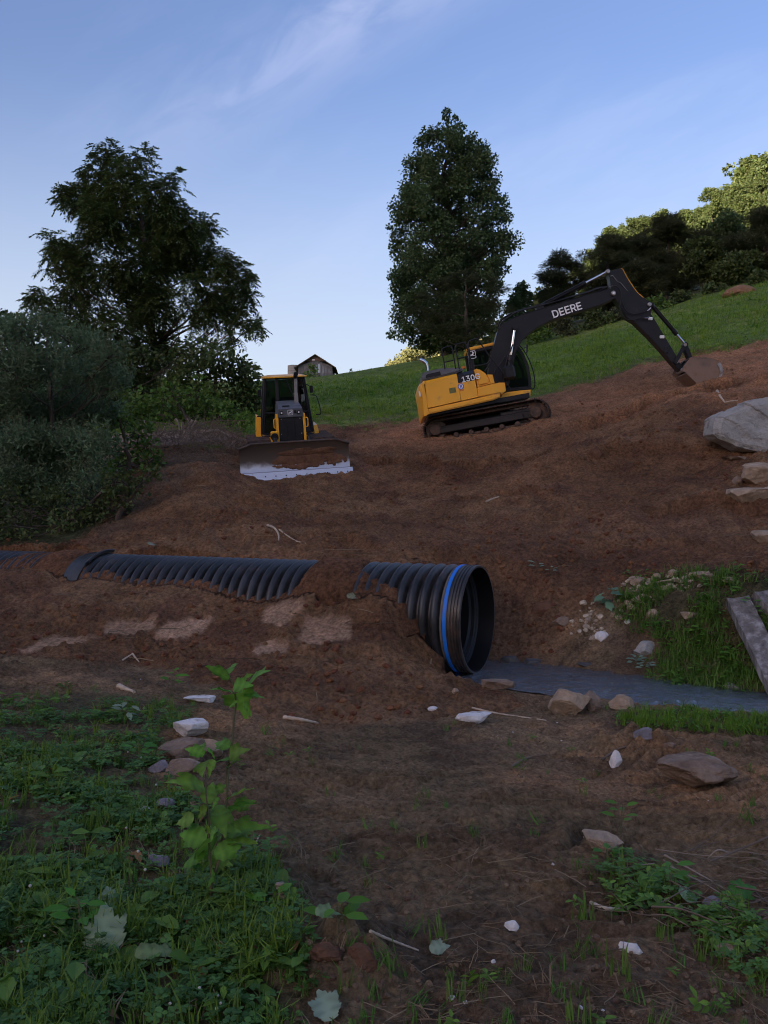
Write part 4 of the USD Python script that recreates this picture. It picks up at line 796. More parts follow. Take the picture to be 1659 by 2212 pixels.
E_.part("boom_lines", MB().tube(spline([(x, Y0 - 0.1, z) for x, z in px([(470, 345), (484, 316), (520, 288), (555, 268), (640, 246), (740, 218), (860, 184), (905, 168), (940, 160), (972, 156)], 1, Y0 - 0.1)], 50), 0.022, 8).tube(spline([(x, Y0 + 0.05, z) for x, z in px([(466, 335), (480, 306), (516, 280), (560, 262), (640, 240), (740, 214), (860, 180), (905, 163), (940, 157)], 1, Y0)], 50), 0.022, 8), "rubber_hose", bm, smooth=50)
# bucket
bk = thing_part(E_, "bucket"); bw = 0.46
bpx = [(1268, 912), (1286, 868), (1330, 815), (1350, 800), (1396, 806), (1500, 806), (1562, 826), (1598, 868), (1608, 918), (1596, 972), (1560, 1012), (1500, 1034), (1452, 1046), (1418, 1040), (1360, 980), (1310, 936)]
for yy in (Y0 - bw, Y0 + bw - 0.025): E_.part("side_plate", MB().prism(px(bpx, 3, Y0 - bw), yy, yy + 0.025), "bucket_steel", bk, smooth=False)
sh = np.array(px([(1350, 800), (1396, 806), (1450, 804), (1500, 806), (1562, 826), (1598, 868), (1608, 918), (1596, 972), (1560, 1012), (1500, 1034), (1452, 1046)], 3, Y0 - bw)); shp = LineString(sh).buffer(0.014, cap_style=2)
E_.part("shell", MB().prism(shp, Y0 - bw - 0.01, Y0 + bw + 0.01), "bucket_steel", bk, smooth=30)
E_.part("wear_strip", MB().prism(LineString(px([(1580, 850), (1602, 890), (1606, 930), (1594, 976)], 3, Y0 - bw)).buffer(0.05, cap_style=2).intersection(Polygon(px(bpx, 3, Y0 - bw)).buffer(0.03)), Y0 - bw - 0.02, Y0 - bw + 0.002), "worn_steel", bk, smooth=False)
E_.part("cutting_lip", MB().prism(LineString(px([(1418, 1040), (1310, 936)], 3, Y0 - bw)).buffer(0.02), Y0 - bw - 0.015, Y0 + bw + 0.015), "bucket_steel", bk)
E_.part("hinge_plate", MB().prism(px([(1262, 915), (1290, 850), (1330, 800), (1400, 800), (1390, 850), (1300, 930)], 3, Y0 - 0.2), Y0 - 0.21, Y0 - 0.17).prism(px([(1262, 915), (1290, 850), (1330, 800), (1400, 800), (1390, 850), (1300, 930)], 3, Y0 - 0.2), Y0 + 0.17, Y0 + 0.21), "black_paint", bk)
for k in range(5):
    yy = Y0 - bw + 0.08 + k * (2 * bw - 0.16) / 4; a, b = pp((1425, 1035), 3, yy), pp((1450, 1085), 3, yy); E_.part("tooth", MB().cyl(a, b, 0.045, 8, 0.02), "bucket_steel", bk)
# model number and stickers
E_.part("lettering", stick_on(meshkit.text_mesh("130G", 0.15, 0.003, bold=True), pp((524, 482), 2, NEAR - 0.006), np.array(pp((654, 452), 2, NEAR)) - pp((524, 482), 2, NEAR), (0, -1, 0)), "white_letter", smooth=False)
xd = np.array([math.cos(tilt), 0, math.sin(tilt)])
disc = trimesh.creation.cylinder(0.085, 0.004, sections=32); E_.part("sticker", stick_on(disc, pp((515, 524), 2, NEAR - 0.003), xd, (0, -1, 0)), "white_letter")
ringp = Point(0, 0).buffer(0.086).difference(Point(0, 0).buffer(0.066)); E_.part("sticker_ring", stick_on(trimesh.creation.extrude_polygon(ringp, 0.003, engine="earcut"), pp((515, 524), 2, NEAR - 0.0065), xd, (0, -1, 0)), "blue_decal", smooth=False)
E_.part("sticker_letter", stick_on(meshkit.text_mesh("R", 0.085, 0.003, bold=True), pp((515, 524), 2, NEAR - 0.0065) - xd * 0.028 - np.array([0, 0, 0.045]), xd, (0, -1, 0)), "blue_decal", smooth=False)
E_.part("sticker_band", MB().box(pp((524, 566), 2, NEAR - 0.002), (0.12, 0.004, 0.05), 0, trimesh.transformations.rotation_matrix(-tilt, [0, 1, 0])), "orange_decal")
E_.part("small_sticker", MB().box(pp((424, 568), 2, NEAR - 0.002), (0.19, 0.004, 0.15), 0, trimesh.transformations.rotation_matrix(-tilt, [0, 1, 0])), "green_decal")
E_.part("rear_sticker", MB().box(pp((50, 606), 2, NEAR - 0.0) + [0.03, 0.0, 0], (0.04, 0.012, 0.15), 0, trimesh.transformations.rotation_matrix(-tilt, [0, 1, 0])), "white_letter")
# ------------------------------------------------------------------ the bulldozer
DM = trimesh.transformations.translation_matrix(W(641, 1030, 22.0)) @ rotm([0, 0, 1], 10.0) @ rotm([1, 0, 0], 9.0) @ rotm([0, 1, 0], -4.2)
dz = thing("bulldozer", "small yellow bulldozer with wide polished blade, nose down on the levelled red earth", "bulldozer", matrix=DM)
D_ = Place(dz, DM)
def dl(name, mb, mat, parent=None, smooth=28): return D_.local(name, mb, mat, parent, smooth)
# blade: a curved mouldboard with clipped upper corners
bw2 = 1.37
def profile(t):                                                    # t from the cutting edge (0) to the top (1): concave towards the front (-y)
    a = math.radians(-38 + 76 * t); return np.array([0.16 - 0.62 * (math.cos(a) - math.cos(math.radians(38))) * -1 - 0.02, 0.13 + 0.72 * t])
blade = thing_part(D_, "blade")
def board(z0, z1, mat, name, front, n=14):
    xs = np.linspace(-bw2, bw2, 60); ts = np.linspace(z0, z1, n); V_, f_ = [], []
    for layer, off in ((0, 0.0), (1, 0.03)):
        for t in ts:
            y, z = profile(t)
            for x in xs:
                corner = max(0.0, abs(x) - 1.06) / 0.31 * 0.10
                V_.append((x, y + off - front, min(z, 0.85 - corner) if z1 == 1.0 else z))
    N = len(ts) * len(xs); nx = len(xs)
    for l in (0, 1):
        for i in range(len(ts) - 1):
            for j in range(nx - 1):
                a, b, c, d = [l * N + q_ for q_ in (i * nx + j, i * nx + j + 1, (i + 1) * nx + j + 1, (i + 1) * nx + j)]
                f_ += [[a, b, c], [a, c, d]] if l == 0 else [[a, c, b], [a, d, c]]
    per = [i * nx for i in range(len(ts))] + [(len(ts) - 1) * nx + j for j in range(1, nx)] + [i * nx + nx - 1 for i in range(len(ts) - 2, -1, -1)] + [j for j in range(nx - 2, 0, -1)]
    for a, b in zip(per, per[1:] + per[:1]): f_ += [[a, b, N + b], [a, N + b, N + a]]
    m_ = trimesh.Trimesh(np.array(V_), f_, process=False); m_.fix_normals(); return dl(name, m_, mat, blade, 40)
usdkit.material(stage, "/World/Looks/mouldboard", {
    "tc": ("texture_coordinate", {}), "se": ("separate_xyz", {}), "n": ("noise_texture", {"scale": 3.2, "detail": 9.0, "roughness": 0.65}), "n2": ("noise_texture", {"scale": 30.0, "detail": 5.0}),
    "ad": ("math", {"math_type": "multiply_add", "value2": 0.34, "value3": -0.17}), "h": ("math", {"math_type": "add"}), "r": ("map_range", {"range_type": "smoothstep", "from_min": 0.18, "from_max": 0.42, "to_min": 0.0, "to_max": 1.0}),
    "c": ("mix", {"color1": (0.52, 0.53, 0.55), "color2": (0.085, 0.062, 0.047)}), "rr": ("map_range", {"to_min": 0.30, "to_max": 0.75}), "rm": ("map_range", {"to_min": 0.6, "to_max": 0.1}), "b": ("bump", {"strength": 0.12, "distance": 0.02}), "p": ("principled_bsdf", {})},
    [("tc.object", "n.vector"), ("tc.object", "n2.vector"), ("tc.object", "se.vector"), ("n.fac", "ad.value1"), ("ad.value", "h.value1"), ("se.z", "h.value2"), ("h.value", "r.value"), ("r.result", "c.fac"), ("r.result", "rr.value"), ("r.result", "rm.value"), ("n2.fac", "b.height"), ("b.normal", "p.normal"),
     ("c.color", "p.base_color"), ("rr.result", "p.roughness"), ("rm.result", "p.metallic")], surface="p.BSDF")
board(0.0, 1.0, "mouldboard", "mouldboard", 0.0, 24)
e = MB().hull([(x, y, z) for x in (-bw2 - 0.05, bw2 + 0.05) for y, z in ((-0.05, -0.03), (-0.02, -0.03), (0.10, 0.145), (0.07, 0.15))])
dl("cutting_edge", e, "bright_steel", blade, 20)
for k in range(11):
    x = -1.28 + k * 0.256; dl("bolt", MB().cyl((x, 0.012, 0.052), (x, -0.02, 0.057), 0.016, 8), "black_paint", blade)
dl("seam", MB().box((0, 0.150, 0.142), (2 * bw2, 0.03, 0.016), 0), "dark_blade", blade)
dl("top_rail", MB().tube([(-1.06, profile(1)[0] + 0.02, 0.86), (1.06, profile(1)[0] + 0.02, 0.86)], 0.03, 8).tube([(1.06, profile(1)[0] + 0.02, 0.86), (1.38, profile(1)[0] + 0.02, 0.75)], 0.03, 8).tube([(-1.06, profile(1)[0] + 0.02, 0.86), (-1.38, profile(1)[0] + 0.02, 0.75)], 0.03, 8), "dark_blade", blade, 40)
# caked earth on the blade
r2 = np.random.default_rng(4)
for (x, t, sx_, st) in [(-0.52, 0.20, 0.05, 0.03), (-0.40, 0.17, 0.09, 0.05), (-0.24, 0.20, 0.10, 0.08), (-0.08, 0.15, 0.09, 0.09), (0.06, 0.14, 0.12, 0.10), (0.26, 0.17, 0.16, 0.12), (0.46, 0.17, 0.12, 0.09), (0.64, 0.22, 0.10, 0.08), (0.86, 0.22, 0.07, 0.09), (0.97, 0.20, 0.06, 0.11), (1.08, 0.24, 0.09, 0.06), (1.26, 0.24, 0.05, 0.06), (-0.15, 0.36, 0.45, 0.16), (0.35, 0.40, 0.55, 0.20), (0.88, 0.38, 0.42, 0.15), (0.1, 0.62, 0.5, 0.14), (0.7, 0.64, 0.4, 0.12)]:
    ang_ = np.linspace(0, math.tau, 22, endpoint=False); rad_ = 1 + 0.35 * (r2.random(22) - 0.5) + 0.18 * np.sin(3 * ang_ + r2.random() * 6)
    ring = [(x + sx_ * a * math.cos(b), np.clip(t + st * a * math.sin(b), 0.03, 0.97)) for a, b in zip(rad_, ang_)]
    V_, f_ = [], []
    def on(xx, tt, up): y, z = profile(tt); return (xx, y - up, z)
    V_ = [on(a, b, 0.003) for a, b in ring] + [on(x + (a - x) * 0.72, t + (b - t) * 0.72, 0.022 + 0.012 * r2.random()) for a, b in ring] + [on(x, t, 0.035)]
    n_ = len(ring)
    for k in range(n_):
        j = (k + 1) % n_; f_ += [[k, n_ + k, n_ + j], [k, n_ + j, j], [n_ + k, 2 * n_, n_ + j]]
    m_ = trimesh.Trimesh(V_, f_, process=False); dl("caked_earth", m_, "caked_earth", blade, 50)
# push arms and lift gear
for s in (-1, 1):
    dl("push_arm", MB().hull([(s * 0.72 + a, y, z) for a in (-0.07, 0.07) for y, z in ((0.36, 0.22), (0.36, 0.42), (1.9, 0.36), (1.9, 0.5))]), "machine_yellow")
    dl("angle_cylinder", MB().cyl((s * 0.25, 0.95, 0.5), (s * 0.7, 0.42, 0.42), 0.05, 14), "black_paint")
dl("c_frame", MB().box((0, 0.55, 0.34), (1.3, 0.2, 0.2), 0.03).box((0.02, 0.4, 0.62), (0.26, 0.25, 0.36), 0.03), "machine_yellow")
dl("lift_cylinder", MB().cyl((-0.44, 0.80, 0.92), (-0.42, 0.62, 0.45), 0.055, 14).cyl((-0.44, 0.78, 0.95), (-0.44, 0.90, 0.95), 0.1, 14), "black_paint")
dl("lift_bracket", MB().box((-0.50, 0.90, 0.72), (0.07, 0.18, 0.72), 0.015).box((-0.44, 0.90, 1.06), (0.16, 0.18, 0.06), 0.015), "machine_yellow")
dl("lift_cylinder", MB().cyl((0.44, 0.80, 0.92), (0.42, 0.62, 0.45), 0.055, 14), "black_paint")
# nose: radiator guard, side frames, bonnet
dl("radiator_guard", MB().hull([(x, y, z) for x in (-0.31, 0.31) for y, z in ((0.90, 0.50), (0.96, 1.42), (1.3, 0.5), (1.3, 1.42))]), "black_paint")
for x in (-0.2, 0.0, 0.2):
    dl("grille_slat", MB().hull([(x + a, y - 0.012, z) for a in (-0.085, 0.085) for y, z in ((0.905, 0.62), (0.955, 1.34), (0.93, 0.62), (0.97, 1.34))]), "black_paint")
for x, z in ((-0.24, 0.66), (0.24, 0.66), (-0.26, 1.0), (0.26, 1.0), (-0.24, 1.38), (0.24, 1.38), (-0.06, 0.72), (0.1, 0.72), (-0.24, 0.62), (0.24, 0.62)):
    yy = 0.90 + (z - 0.5) * 0.065; dl("bolt", MB().cyl((x, yy + 0.01, z), (x, yy - 0.016, z), 0.014, 8), "worn_steel")
for s in (-1, 1):
    dl("side_frame", MB().hull([(s * x, y, z) for x in (0.315, 0.375) for y, z in ((0.88, 0.45), (0.95, 1.50), (1.35, 0.45), (1.35, 1.50))]), "machine_yellow")
    dl("grab_handle", MB().tube(spline([(s * 0.385, 0.94, 1.16), (s * 0.43, 0.91, 1.18), (s * 0.435, 0.91, 1.28), (s * 0.43, 0.92, 1.38), (s * 0.385, 0.95, 1.40)], 16), 0.014, 8), "machine_yellow", None, 50)
bn = dl("bonnet", MB().hull([(x, y, z) for x, y, z in [(-0.33, 0.93, 1.43), (0.33, 0.93, 1.43), (-0.31, 0.92, 1.64), (0.31, 0.92, 1.64), (-0.28, 1.05, 1.72), (0.28, 1.05, 1.72), (-0.33, 2.25, 1.43), (0.33, 2.25, 1.43), (-0.29, 2.25, 1.80), (0.29, 2.25, 1.80)]]), "grey_hood", None, 20)
for x in (-0.225, 0.215):
    dl("headlight", MB().box((x, 0.915, 1.545), (0.075, 0.02, 0.085), 0.008), "black_paint", bn); dl("lens", MB().cyl((x, 0.91, 1.545), (x, 0.9, 1.545), 0.022, 14), "white_letter", bn)
dl("warning_label", MB().box((0.125, 0.917, 1.56), (0.055, 0.012, 0.075), 0.003), "black_paint", bn)
dl("badge", stick_on(deer_badge(0.135), (0.0, 0.914, 1.545), (1, 0, 0), (0, -1, 0)), "white_letter", bn, False)
dl("bonnet_slot", MB().box((-0.1, 1.0, 1.712), (0.18, 0.03, 0.02), 0.004, rotm([1, 0, 0], 32)), "black_paint", bn)
dl("engine_side", MB().box((0, 1.75, 1.05), (0.70, 0.95, 0.78), 0.03), "black_paint")
ex_ = dl("exhaust_stack", MB().cyl((0.23, 1.75, 1.7), (0.23, 1.75, 2.0), 0.055, 16).cyl((0.23, 1.75, 1.95), (0.25, 1.75, 2.42), 0.042, 16), "worn_steel"); dl("exhaust_tip", MB().tube(spline([(0.25, 1.75, 2.38), (0.25, 1.74, 2.45), (0.25, 1.66, 2.50), (0.25, 1.58, 2.50)], 14), 0.058, 16), "black_paint", ex_, 50)
# cab: a six sided box, narrow pane in front
cb = thing_part(D_, "cab")
B_ = {0: [(-0.235, 2.12), (0.235, 2.12), (0.70, 2.62), (0.70, 3.45), (-0.70, 3.45), (-0.70, 2.62)]}
bot, top = np.array([(-0.235, 2.08), (0.235, 2.08), (0.70, 2.45), (0.70, 3.5), (-0.70, 3.5), (-0.70, 2.45)]), np.array([(-0.225, 2.22), (0.225, 2.22), (0.52, 2.5), (0.52, 3.4), (-0.52, 3.4), (-0.52, 2.5)])
zb, zt = 0.86, 2.40
bot3 = np.array([(x, y, zb) for x, y in bot]); top3 = np.array([(x, y, zt) for x, y in top])
for k in range(6):
    a, b, c, d = bot3[k], bot3[(k + 1) % 6], top3[(k + 1) % 6], top3[k]
    dl("pillar", MB().cyl(a, d, 0.035, 8), "black_paint", cb)
    dl("rail", MB().cyl(a, b, 0.035, 8).cyl(d, c, 0.03, 8), "black_paint", cb)
    n_ = np.cross(b - a, d - a); n_ /= np.linalg.norm(n_); lowz = 0.14 if k in (1, 5) else (0.22 if k == 3 else 0.58)
    if k not in (2, 4, 1, 5):
        p0, p1 = a + (d - a) * lowz, b + (c - b) * lowz; dl("panel", trimesh.Trimesh([a, b, p1, p0, a - n_ * .02, b - n_ * .02, p1 - n_ * .02, p0 - n_ * .02], [[0, 1, 2], [0, 2, 3], [4, 6, 5], [4, 7, 6], [3, 2, 6], [3, 6, 7]], process=False), "black_paint", cb, False)
    else: p0, p1 = a + (d - a) * 0.03, b + (c - b) * 0.03
    dl("window", trimesh.Trimesh([p0, p1, c, d, p0 - n_ * .006, p1 - n_ * .006, c - n_ * .006, d - n_ * .006], [[0, 1, 2], [0, 2, 3], [4, 6, 5], [4, 7, 6]], process=False), "cab_glass", cb, False)
for s in (-1, 1):                                                  # door frame on the slanted front panes
    k = 5 if s < 0 else 1; a, b, c, d = bot3[k], bot3[(k + 1) % 6], top3[(k + 1) % 6], top3[k]
    q = lambda u_, v_: (a + (b - a) * u_) * (1 - v_) + (d + (c - d) * u_) * v_
    dl("door_frame", MB().tube([q(.1, .04), q(.9, .04), q(.9, .96), q(.1, .96), q(.1, .04)], 0.022, 6), "black_paint", cb)
    dl("door_rail", MB().tube([q(.1, .40), q(.9, .40)], 0.014, 6), "black_paint", cb)
    dl("door_lower_panel", trimesh.Trimesh([q(.1, .04), q(.9, .04), q(.9, .24), q(.1, .24)], [[0, 1, 2], [0, 2, 3]], process=False), "black_paint", cb, False)
dl("front_post_trim", MB().tube([bot3[0] * .42 + top3[0] * .58, top3[0]], 0.022, 6).tube([bot3[1] * .42 + top3[1] * .58, top3[1]], 0.022, 6), "black_paint", cb)
dl("wiper", MB().tube([(0.0, 2.19, 2.38), (0.12, 2.15, 2.1), (0.17, 2.13, 1.95)], 0.011, 6).tube([(-0.04, 2.19, 2.38), (0.15, 2.14, 2.0)], 0.009, 6), "rubber_hose", cb)
rf = MB().hull([(x * 1.0, y, z) for x, y in [(-0.28, 2.10), (0.28, 2.10), (0.60, 2.42), (0.60, 3.45), (-0.60, 3.45), (-0.60, 2.42)] for z in (2.41, 2.44)] + [(x, y, 2.48) for x, y in [(-0.2, 2.3), (0.2, 2.3), (0.42, 2.6), (0.42, 3.3), (-0.42, 3.3), (-0.42, 2.6)]])
dl("cab_roof", rf, "machine_yellow", cb, 20)
dl("seat", MB().box((0, 3.05, 1.35), (0.5, 0.5, 0.16), 0.05).box((-0.05, 3.28, 1.60), (0.46, 0.14, 0.5), 0.05), "seat_fabric", cb)
dl("dashboard", MB().box((0, 2.36, 1.72), (0.4, 0.16, 0.14), 0.03).box((0.1, 2.45, 1.86), (0.22, 0.05, 0.03), 0.01), "seat_fabric", cb)
dl("lever", MB().tube([(-0.3, 2.75, 1.2), (-0.34, 2.68, 1.7)], 0.02, 8).box((-0.34, 2.68, 1.78), (0.07, 0.07, 0.16), 0.02), "seat_fabric", cb)
dl("mirror", MB().box((-0.70, 2.36, 2.02), (0.09, 0.05, 0.2), 0.02).tube([(-0.6, 2.48, 2.2), (-0.70, 2.38, 2.1)], 0.012), "black_paint", cb)
dl("mirror", MB().box((0.70, 2.36, 2.06), (0.09, 0.05, 0.2), 0.02).tube([(0.58, 2.48, 2.2), (0.70, 2.38, 2.12)], 0.012), "black_paint", cb)
dl("handrail", MB().tube(spline([(0.74, 2.5, 1.9), (0.83, 2.4, 1.86), (0.90, 2.38, 1.6), (0.92, 2.38, 1.38), (0.80, 2.45, 1.36)], 20), 0.014, 8), "black_paint", cb, 50)
dl("step_light", MB().box((-0.76, 2.35, 1.40), (0.10, 0.06, 0.03), 0.01), "black_paint", cb)
for s in (-1, 1):
    dl("fender", MB().hull([(s * x, y, z) for x, y, z in [(0.70, 2.52, 1.36 if s < 0 else 1.06), (0.82, 2.56, 1.38 if s < 0 else 1.08), (0.86, 2.54, 0.88), (0.74, 2.50, 0.82), (0.82, 3.5, 1.4 if s < 0 else 1.1), (0.86, 3.5, 0.88), (0.6, 3.5, 0.82)]]), "machine_yellow", None, 20)
    dl("sill", MB().hull([(s * x, y, z) for x, y, z in [(0.24, 2.06, 0.74), (0.24, 2.06, 0.83), (0.72, 2.42, 0.74), (0.86, 2.54, 0.84), (0.86, 2.54, 0.92), (0.72, 2.44, 0.84), (0.24, 3.4, 0.74), (0.86, 3.4, 0.84), (0.86, 3.4, 0.9)]]), "machine_yellow", None, 20)
dl("rear_tank", MB().box((0, 3.85, 1.1), (1.3, 0.6, 0.9), 0.06), "machine_yellow")
dl("hull", MB().box((0, 2.4, 0.55), (0.9, 2.9, 0.55), 0.05), "black_paint")
for s in (-1, 1):
    M_ = DM @ trimesh.transformations.translation_matrix((s * 0.83, 2.25, 0.44)) @ rotm([0, 0, 1], 90.0)
    crawler(D_, M_, 2.75, 0.74, 0.60, 38, s, frame_mat="machine_yellow", rollers=6)
# ------------------------------------------------------------------ foliage
leaf_mat("leaf_dark", (0.075, 0.105, 0.034), 0.25)
leaf_mat("leaf_tulip", (0.066, 0.105, 0.042), 0.22)
leaf_mat("leaf_olive", (0.10, 0.15, 0.075), 0.2)
leaf_mat("leaf_bush", (0.10, 0.17, 0.036), 0.28)
leaf_mat("leaf_cedar", (0.075, 0.088, 0.044), 0.18)
leaf_mat("leaf_hill", (0.078, 0.102, 0.034), 0.30)
leaf_mat("leaf_far", (0.16, 0.16, 0.065), 0.2)
pbr("bark", [(0.045, 0.036, 0.028), (0.085, 0.068, 0.052)], 6.0, 0.9, bump=0.7, bscale=12, stretch=(1, 1, 0.25))
pbr("dead_wood", [(0.20, 0.155, 0.115), (0.34, 0.28, 0.22)], 6.0, 0.85, bump=0.3)

def unit(n, r): 
    v = r.normal(size=(n, 3)); return v / np.linalg.norm(v, axis=1, keepdims=True)
def leaves(c, d, nrm, length, width, fold=0.25):
    """Rhombic folded leaves at c along d; two triangles each."""
    d = d / (np.linalg.norm(d, axis=1, keepdims=True) + 1e-9); s = np.cross(d, nrm); s /= np.linalg.norm(s, axis=1, keepdims=True) + 1e-9; n = np.cross(s, d)
    L = np.broadcast_to(np.asarray(length, float), (len(c),))[:, None]; w = np.broadcast_to(np.asarray(width, float), (len(c),))[:, None]
    v = np.stack([c, c + d * L * 0.45 + s * w * 0.5 + n * w * fold, c + d * L, c + d * L * 0.45 - s * w * 0.5 + n * w * fold], 1).reshape(-1, 3)
    b = np.arange(len(c))[:, None] * 4; return v, np.concatenate([b + [0, 1, 2], b + [0, 2, 3]], 0)
def lobe_points(lobes, density, r, hole=0.40, hf=0.9, shell=0.5, flat=0.8):
    """Points through a set of balls (x, y, z, r): denser towards their skins, with gaps."""
    out, who = [], []
    for k, (x, y, z, R_) in enumerate(lobes):
        n = max(14, int(density * R_ ** 2.2 * (0.8 + 0.4 * r.random()))); p = unit(n, r) * (r.random(n) ** shell)[:, None] * R_ * (0.85 + 0.3 * r.random((n, 1)))
        p[:, 2] *= flat; q = p + (x, y, z); keep = meshkit.noise(q * hf, 3) > hole - 0.25 * (r.random(n))
        out.append(q[keep]); who.append(np.full(keep.sum(), k))
    return np.vstack(out), np.concatenate(who)
def crown(lobes, density, r, size, kind, center, hole=0.40, hf=0.9, vary=0.35):
    p, who = lobe_points(lobes, density, r, hole, hf, flat=0.42 if kind == "spray" else (1.0 if kind == "frond" else 0.8)); lob = np.array(lobes); n = len(p)
    out = p - lob[who, :3]; out /= np.linalg.norm(out, axis=1, keepdims=True) + 1e-9
    t = 1 + vary * (r.random(len(lobes))[who] - 0.5) + vary * 1.2 * (r.random(n) - 0.5)
    if kind == "broad":
        d = out * 0.7 + unit(n, r) * 0.8; d[:, 2] -= 0.25; nr = unit(n, r); nr[:, 2] = np.abs(nr[:, 2]) + 0.5
        v, f = leaves(p, d, nr, size * (0.7 + 0.6 * r.random(n)), size * (0.75 + 0.3 * r.random(n))); tt = np.repeat(t, 4)
    elif kind == "frond":                                           # feathered leaves: a drooping stalk with paired leaflets
        d = out * 0.5 + unit(n, r) * 0.9; d[:, 2] *= 0.85; d /= np.linalg.norm(d, axis=1, keepdims=True); sd = np.cross(d, [0, 0, 1.0]); sd /= np.linalg.norm(sd, axis=1, keepdims=True) + 1e-9
        P_, D_2 = [], []
        for k in range(6):
            s = (k + 1) / 6.5; q = p + d * size * s; q[:, 2] -= size * 0.55 * s * s
            for sg in (-1, 1): P_.append(q); D_2.append(sd * sg + d * 0.55 + np.array([0, 0, -0.35]) + 0.25 * unit(n, r))
        P_.append(p + d * size - np.array([0, 0, size * 0.5])); D_2.append(d + np.array([0, 0, -0.7]))
        P_, D_2 = np.vstack(P_), np.vstack(D_2); nr = unit(len(P_), r) * 0.4; nr[:, 2] += 1
        v, f = leaves(P_, D_2, nr, size * 0.42 * (0.8 + 0.4 * r.random(len(P_))), size * 0.19); tt = np.repeat(np.tile(t, 13), 4)
    elif kind == "shoot":                                           # upright twigs set with narrow leaves
        d = np.stack([0.35 * r.normal(size=n), 0.35 * r.normal(size=n), 0.9 + 0.2 * r.random(n)], 1) + out * 0.5; d /= np.linalg.norm(d, axis=1, keepdims=True); P_, D_2 = [], []
        for k in range(9):
            P_.append(p + d * size * k / 8.0); D_2.append(d * 0.7 + unit(n, r))
        P_, D_2 = np.vstack(P_), np.vstack(D_2); nr = unit(len(P_), r)
        v, f = leaves(P_, D_2, nr, size * 0.32 * (0.7 + 0.6 * r.random(len(P_))), size * 0.11); tt = np.repeat(np.tile(t, 9), 4)
    elif kind == "spray":                                           # flat layered sprays, as of cedar and pine
        d = out.copy(); d[:, 2] *= 0.35; d += 0.5 * unit(n, r) * [1, 1, 0.4]; d /= np.linalg.norm(d, axis=1, keepdims=True); P_, D_2 = [], []
        for k in range(5):
            P_.append(p + d * size * 0.2 * k); D_2.append(d + 0.8 * unit(n, r) * [1, 1, 0.5])
        P_, D_2 = np.vstack(P_), np.vstack(D_2); nr = unit(len(P_), r) * 0.5; nr[:, 2] += 1
        v, f = leaves(P_, D_2, nr, size * 0.55 * (0.6 + 0.8 * r.random(len(P_))), size * 0.16); tt = np.repeat(np.tile(t, 5), 4)
    hue = 1 + 0.10 * (r.random(n) - 0.5); rep = len(tt) // n
    tint_ = np.stack([tt, tt, tt], 1); tint_[:, 0] *= 1 + 0.12 * np.sin(tt * 37); return (v, f), np.clip(tint_, 0.35, 2.2)
def limbs(base, top, lobes, r, r0, bend=0.12, n_side=7, twigs=True):
    """A trunk from base to top, and a limb to every lobe."""
    mb = MB(); base, top = np.asarray(base, float), np.asarray(top, float); H = np.linalg.norm(top - base)
    tr = [base + (top - base) * t + np.array([r.normal(), r.normal(), 0]) * H * 0.012 * (t > 0) * (t < 1) for t in np.linspace(0, 1, 9)]
    tr[0][2] -= 0.25; sp = spline(tr, 26); rr = r0 * (1 - np.linspace(0, 1, 26)) ** 0.8 + 0.02; rr[0] *= 1.35; mb.tube(sp, rr, 10)
    for (x, y, z, R_) in lobes:
        e = np.array([x, y, z]); h = np.hypot(*(e - base)[:2]); t = np.clip(((e[2] - base[2]) - 0.55 * h) / max(top[2] - base[2], .1), 0.12, 0.97); i = int(t * 25); a = sp[i]
        m = (a + e) / 2 + np.array([0, 0, -0.08 * h]) + r.normal(size=3) * bend * R_; mb.tube(spline([a, m, e], 9), np.linspace(max(rr[i] * 0.36, 0.015), 0.008, 9), 6)
        if twigs:
            for k in range(4):
                q = e + unit(1, r)[0] * R_ * 0.8; mb.tube(spline([(a + e) / 2 if k > 1 else e, (e + q) / 2 + r.normal(size=3) * 0.08 * R_, q], 6), np.linspace(0.02, 0.006, 6), 4)
    return mb
def px_lobes(lst, Y, r, depth):
    out = []
    for u, v, rad in lst:
        yy = Y + depth * (r.random() - 0.5) * 2; p = W(u, v, yy); out.append((*p, rad * yy / F))
    return out
def tree(name, label, cat, base, top, lobes, r, density, size, kind, leafm, r0, hole=0.4, hf=0.9, vary=0.35, group=None, extra=0, tw=True):
    t = thing(name, label, cat, base, 0, group); o = np.asarray(base, float)
    lb = [(x - o[0], y - o[1], z - o[2], R_) for x, y, z, R_ in lobes]
    more = list(lb)
    for _ in range(extra):
        x, y, z, R_ = lb[r.integers(len(lb))]; q = unit(1, r)[0]; more.append((x + q[0] * R_, y + q[1] * R_, z + q[2] * R_ * 0.8, R_ * (0.3 + 0.3 * r.random())))
    (v, f), tt = crown(more, density, r, size, kind, None, hole, hf, vary)
    obj("crown", trimesh.Trimesh(v, f, process=False), leafm, t, tint=tt)
    obj("trunk", limbs((0, 0, 0), np.asarray(top) - o, lb, r, r0, twigs=tw), "bark", t, smooth=40)
    return t

R1 = np.random.default_rng(21)
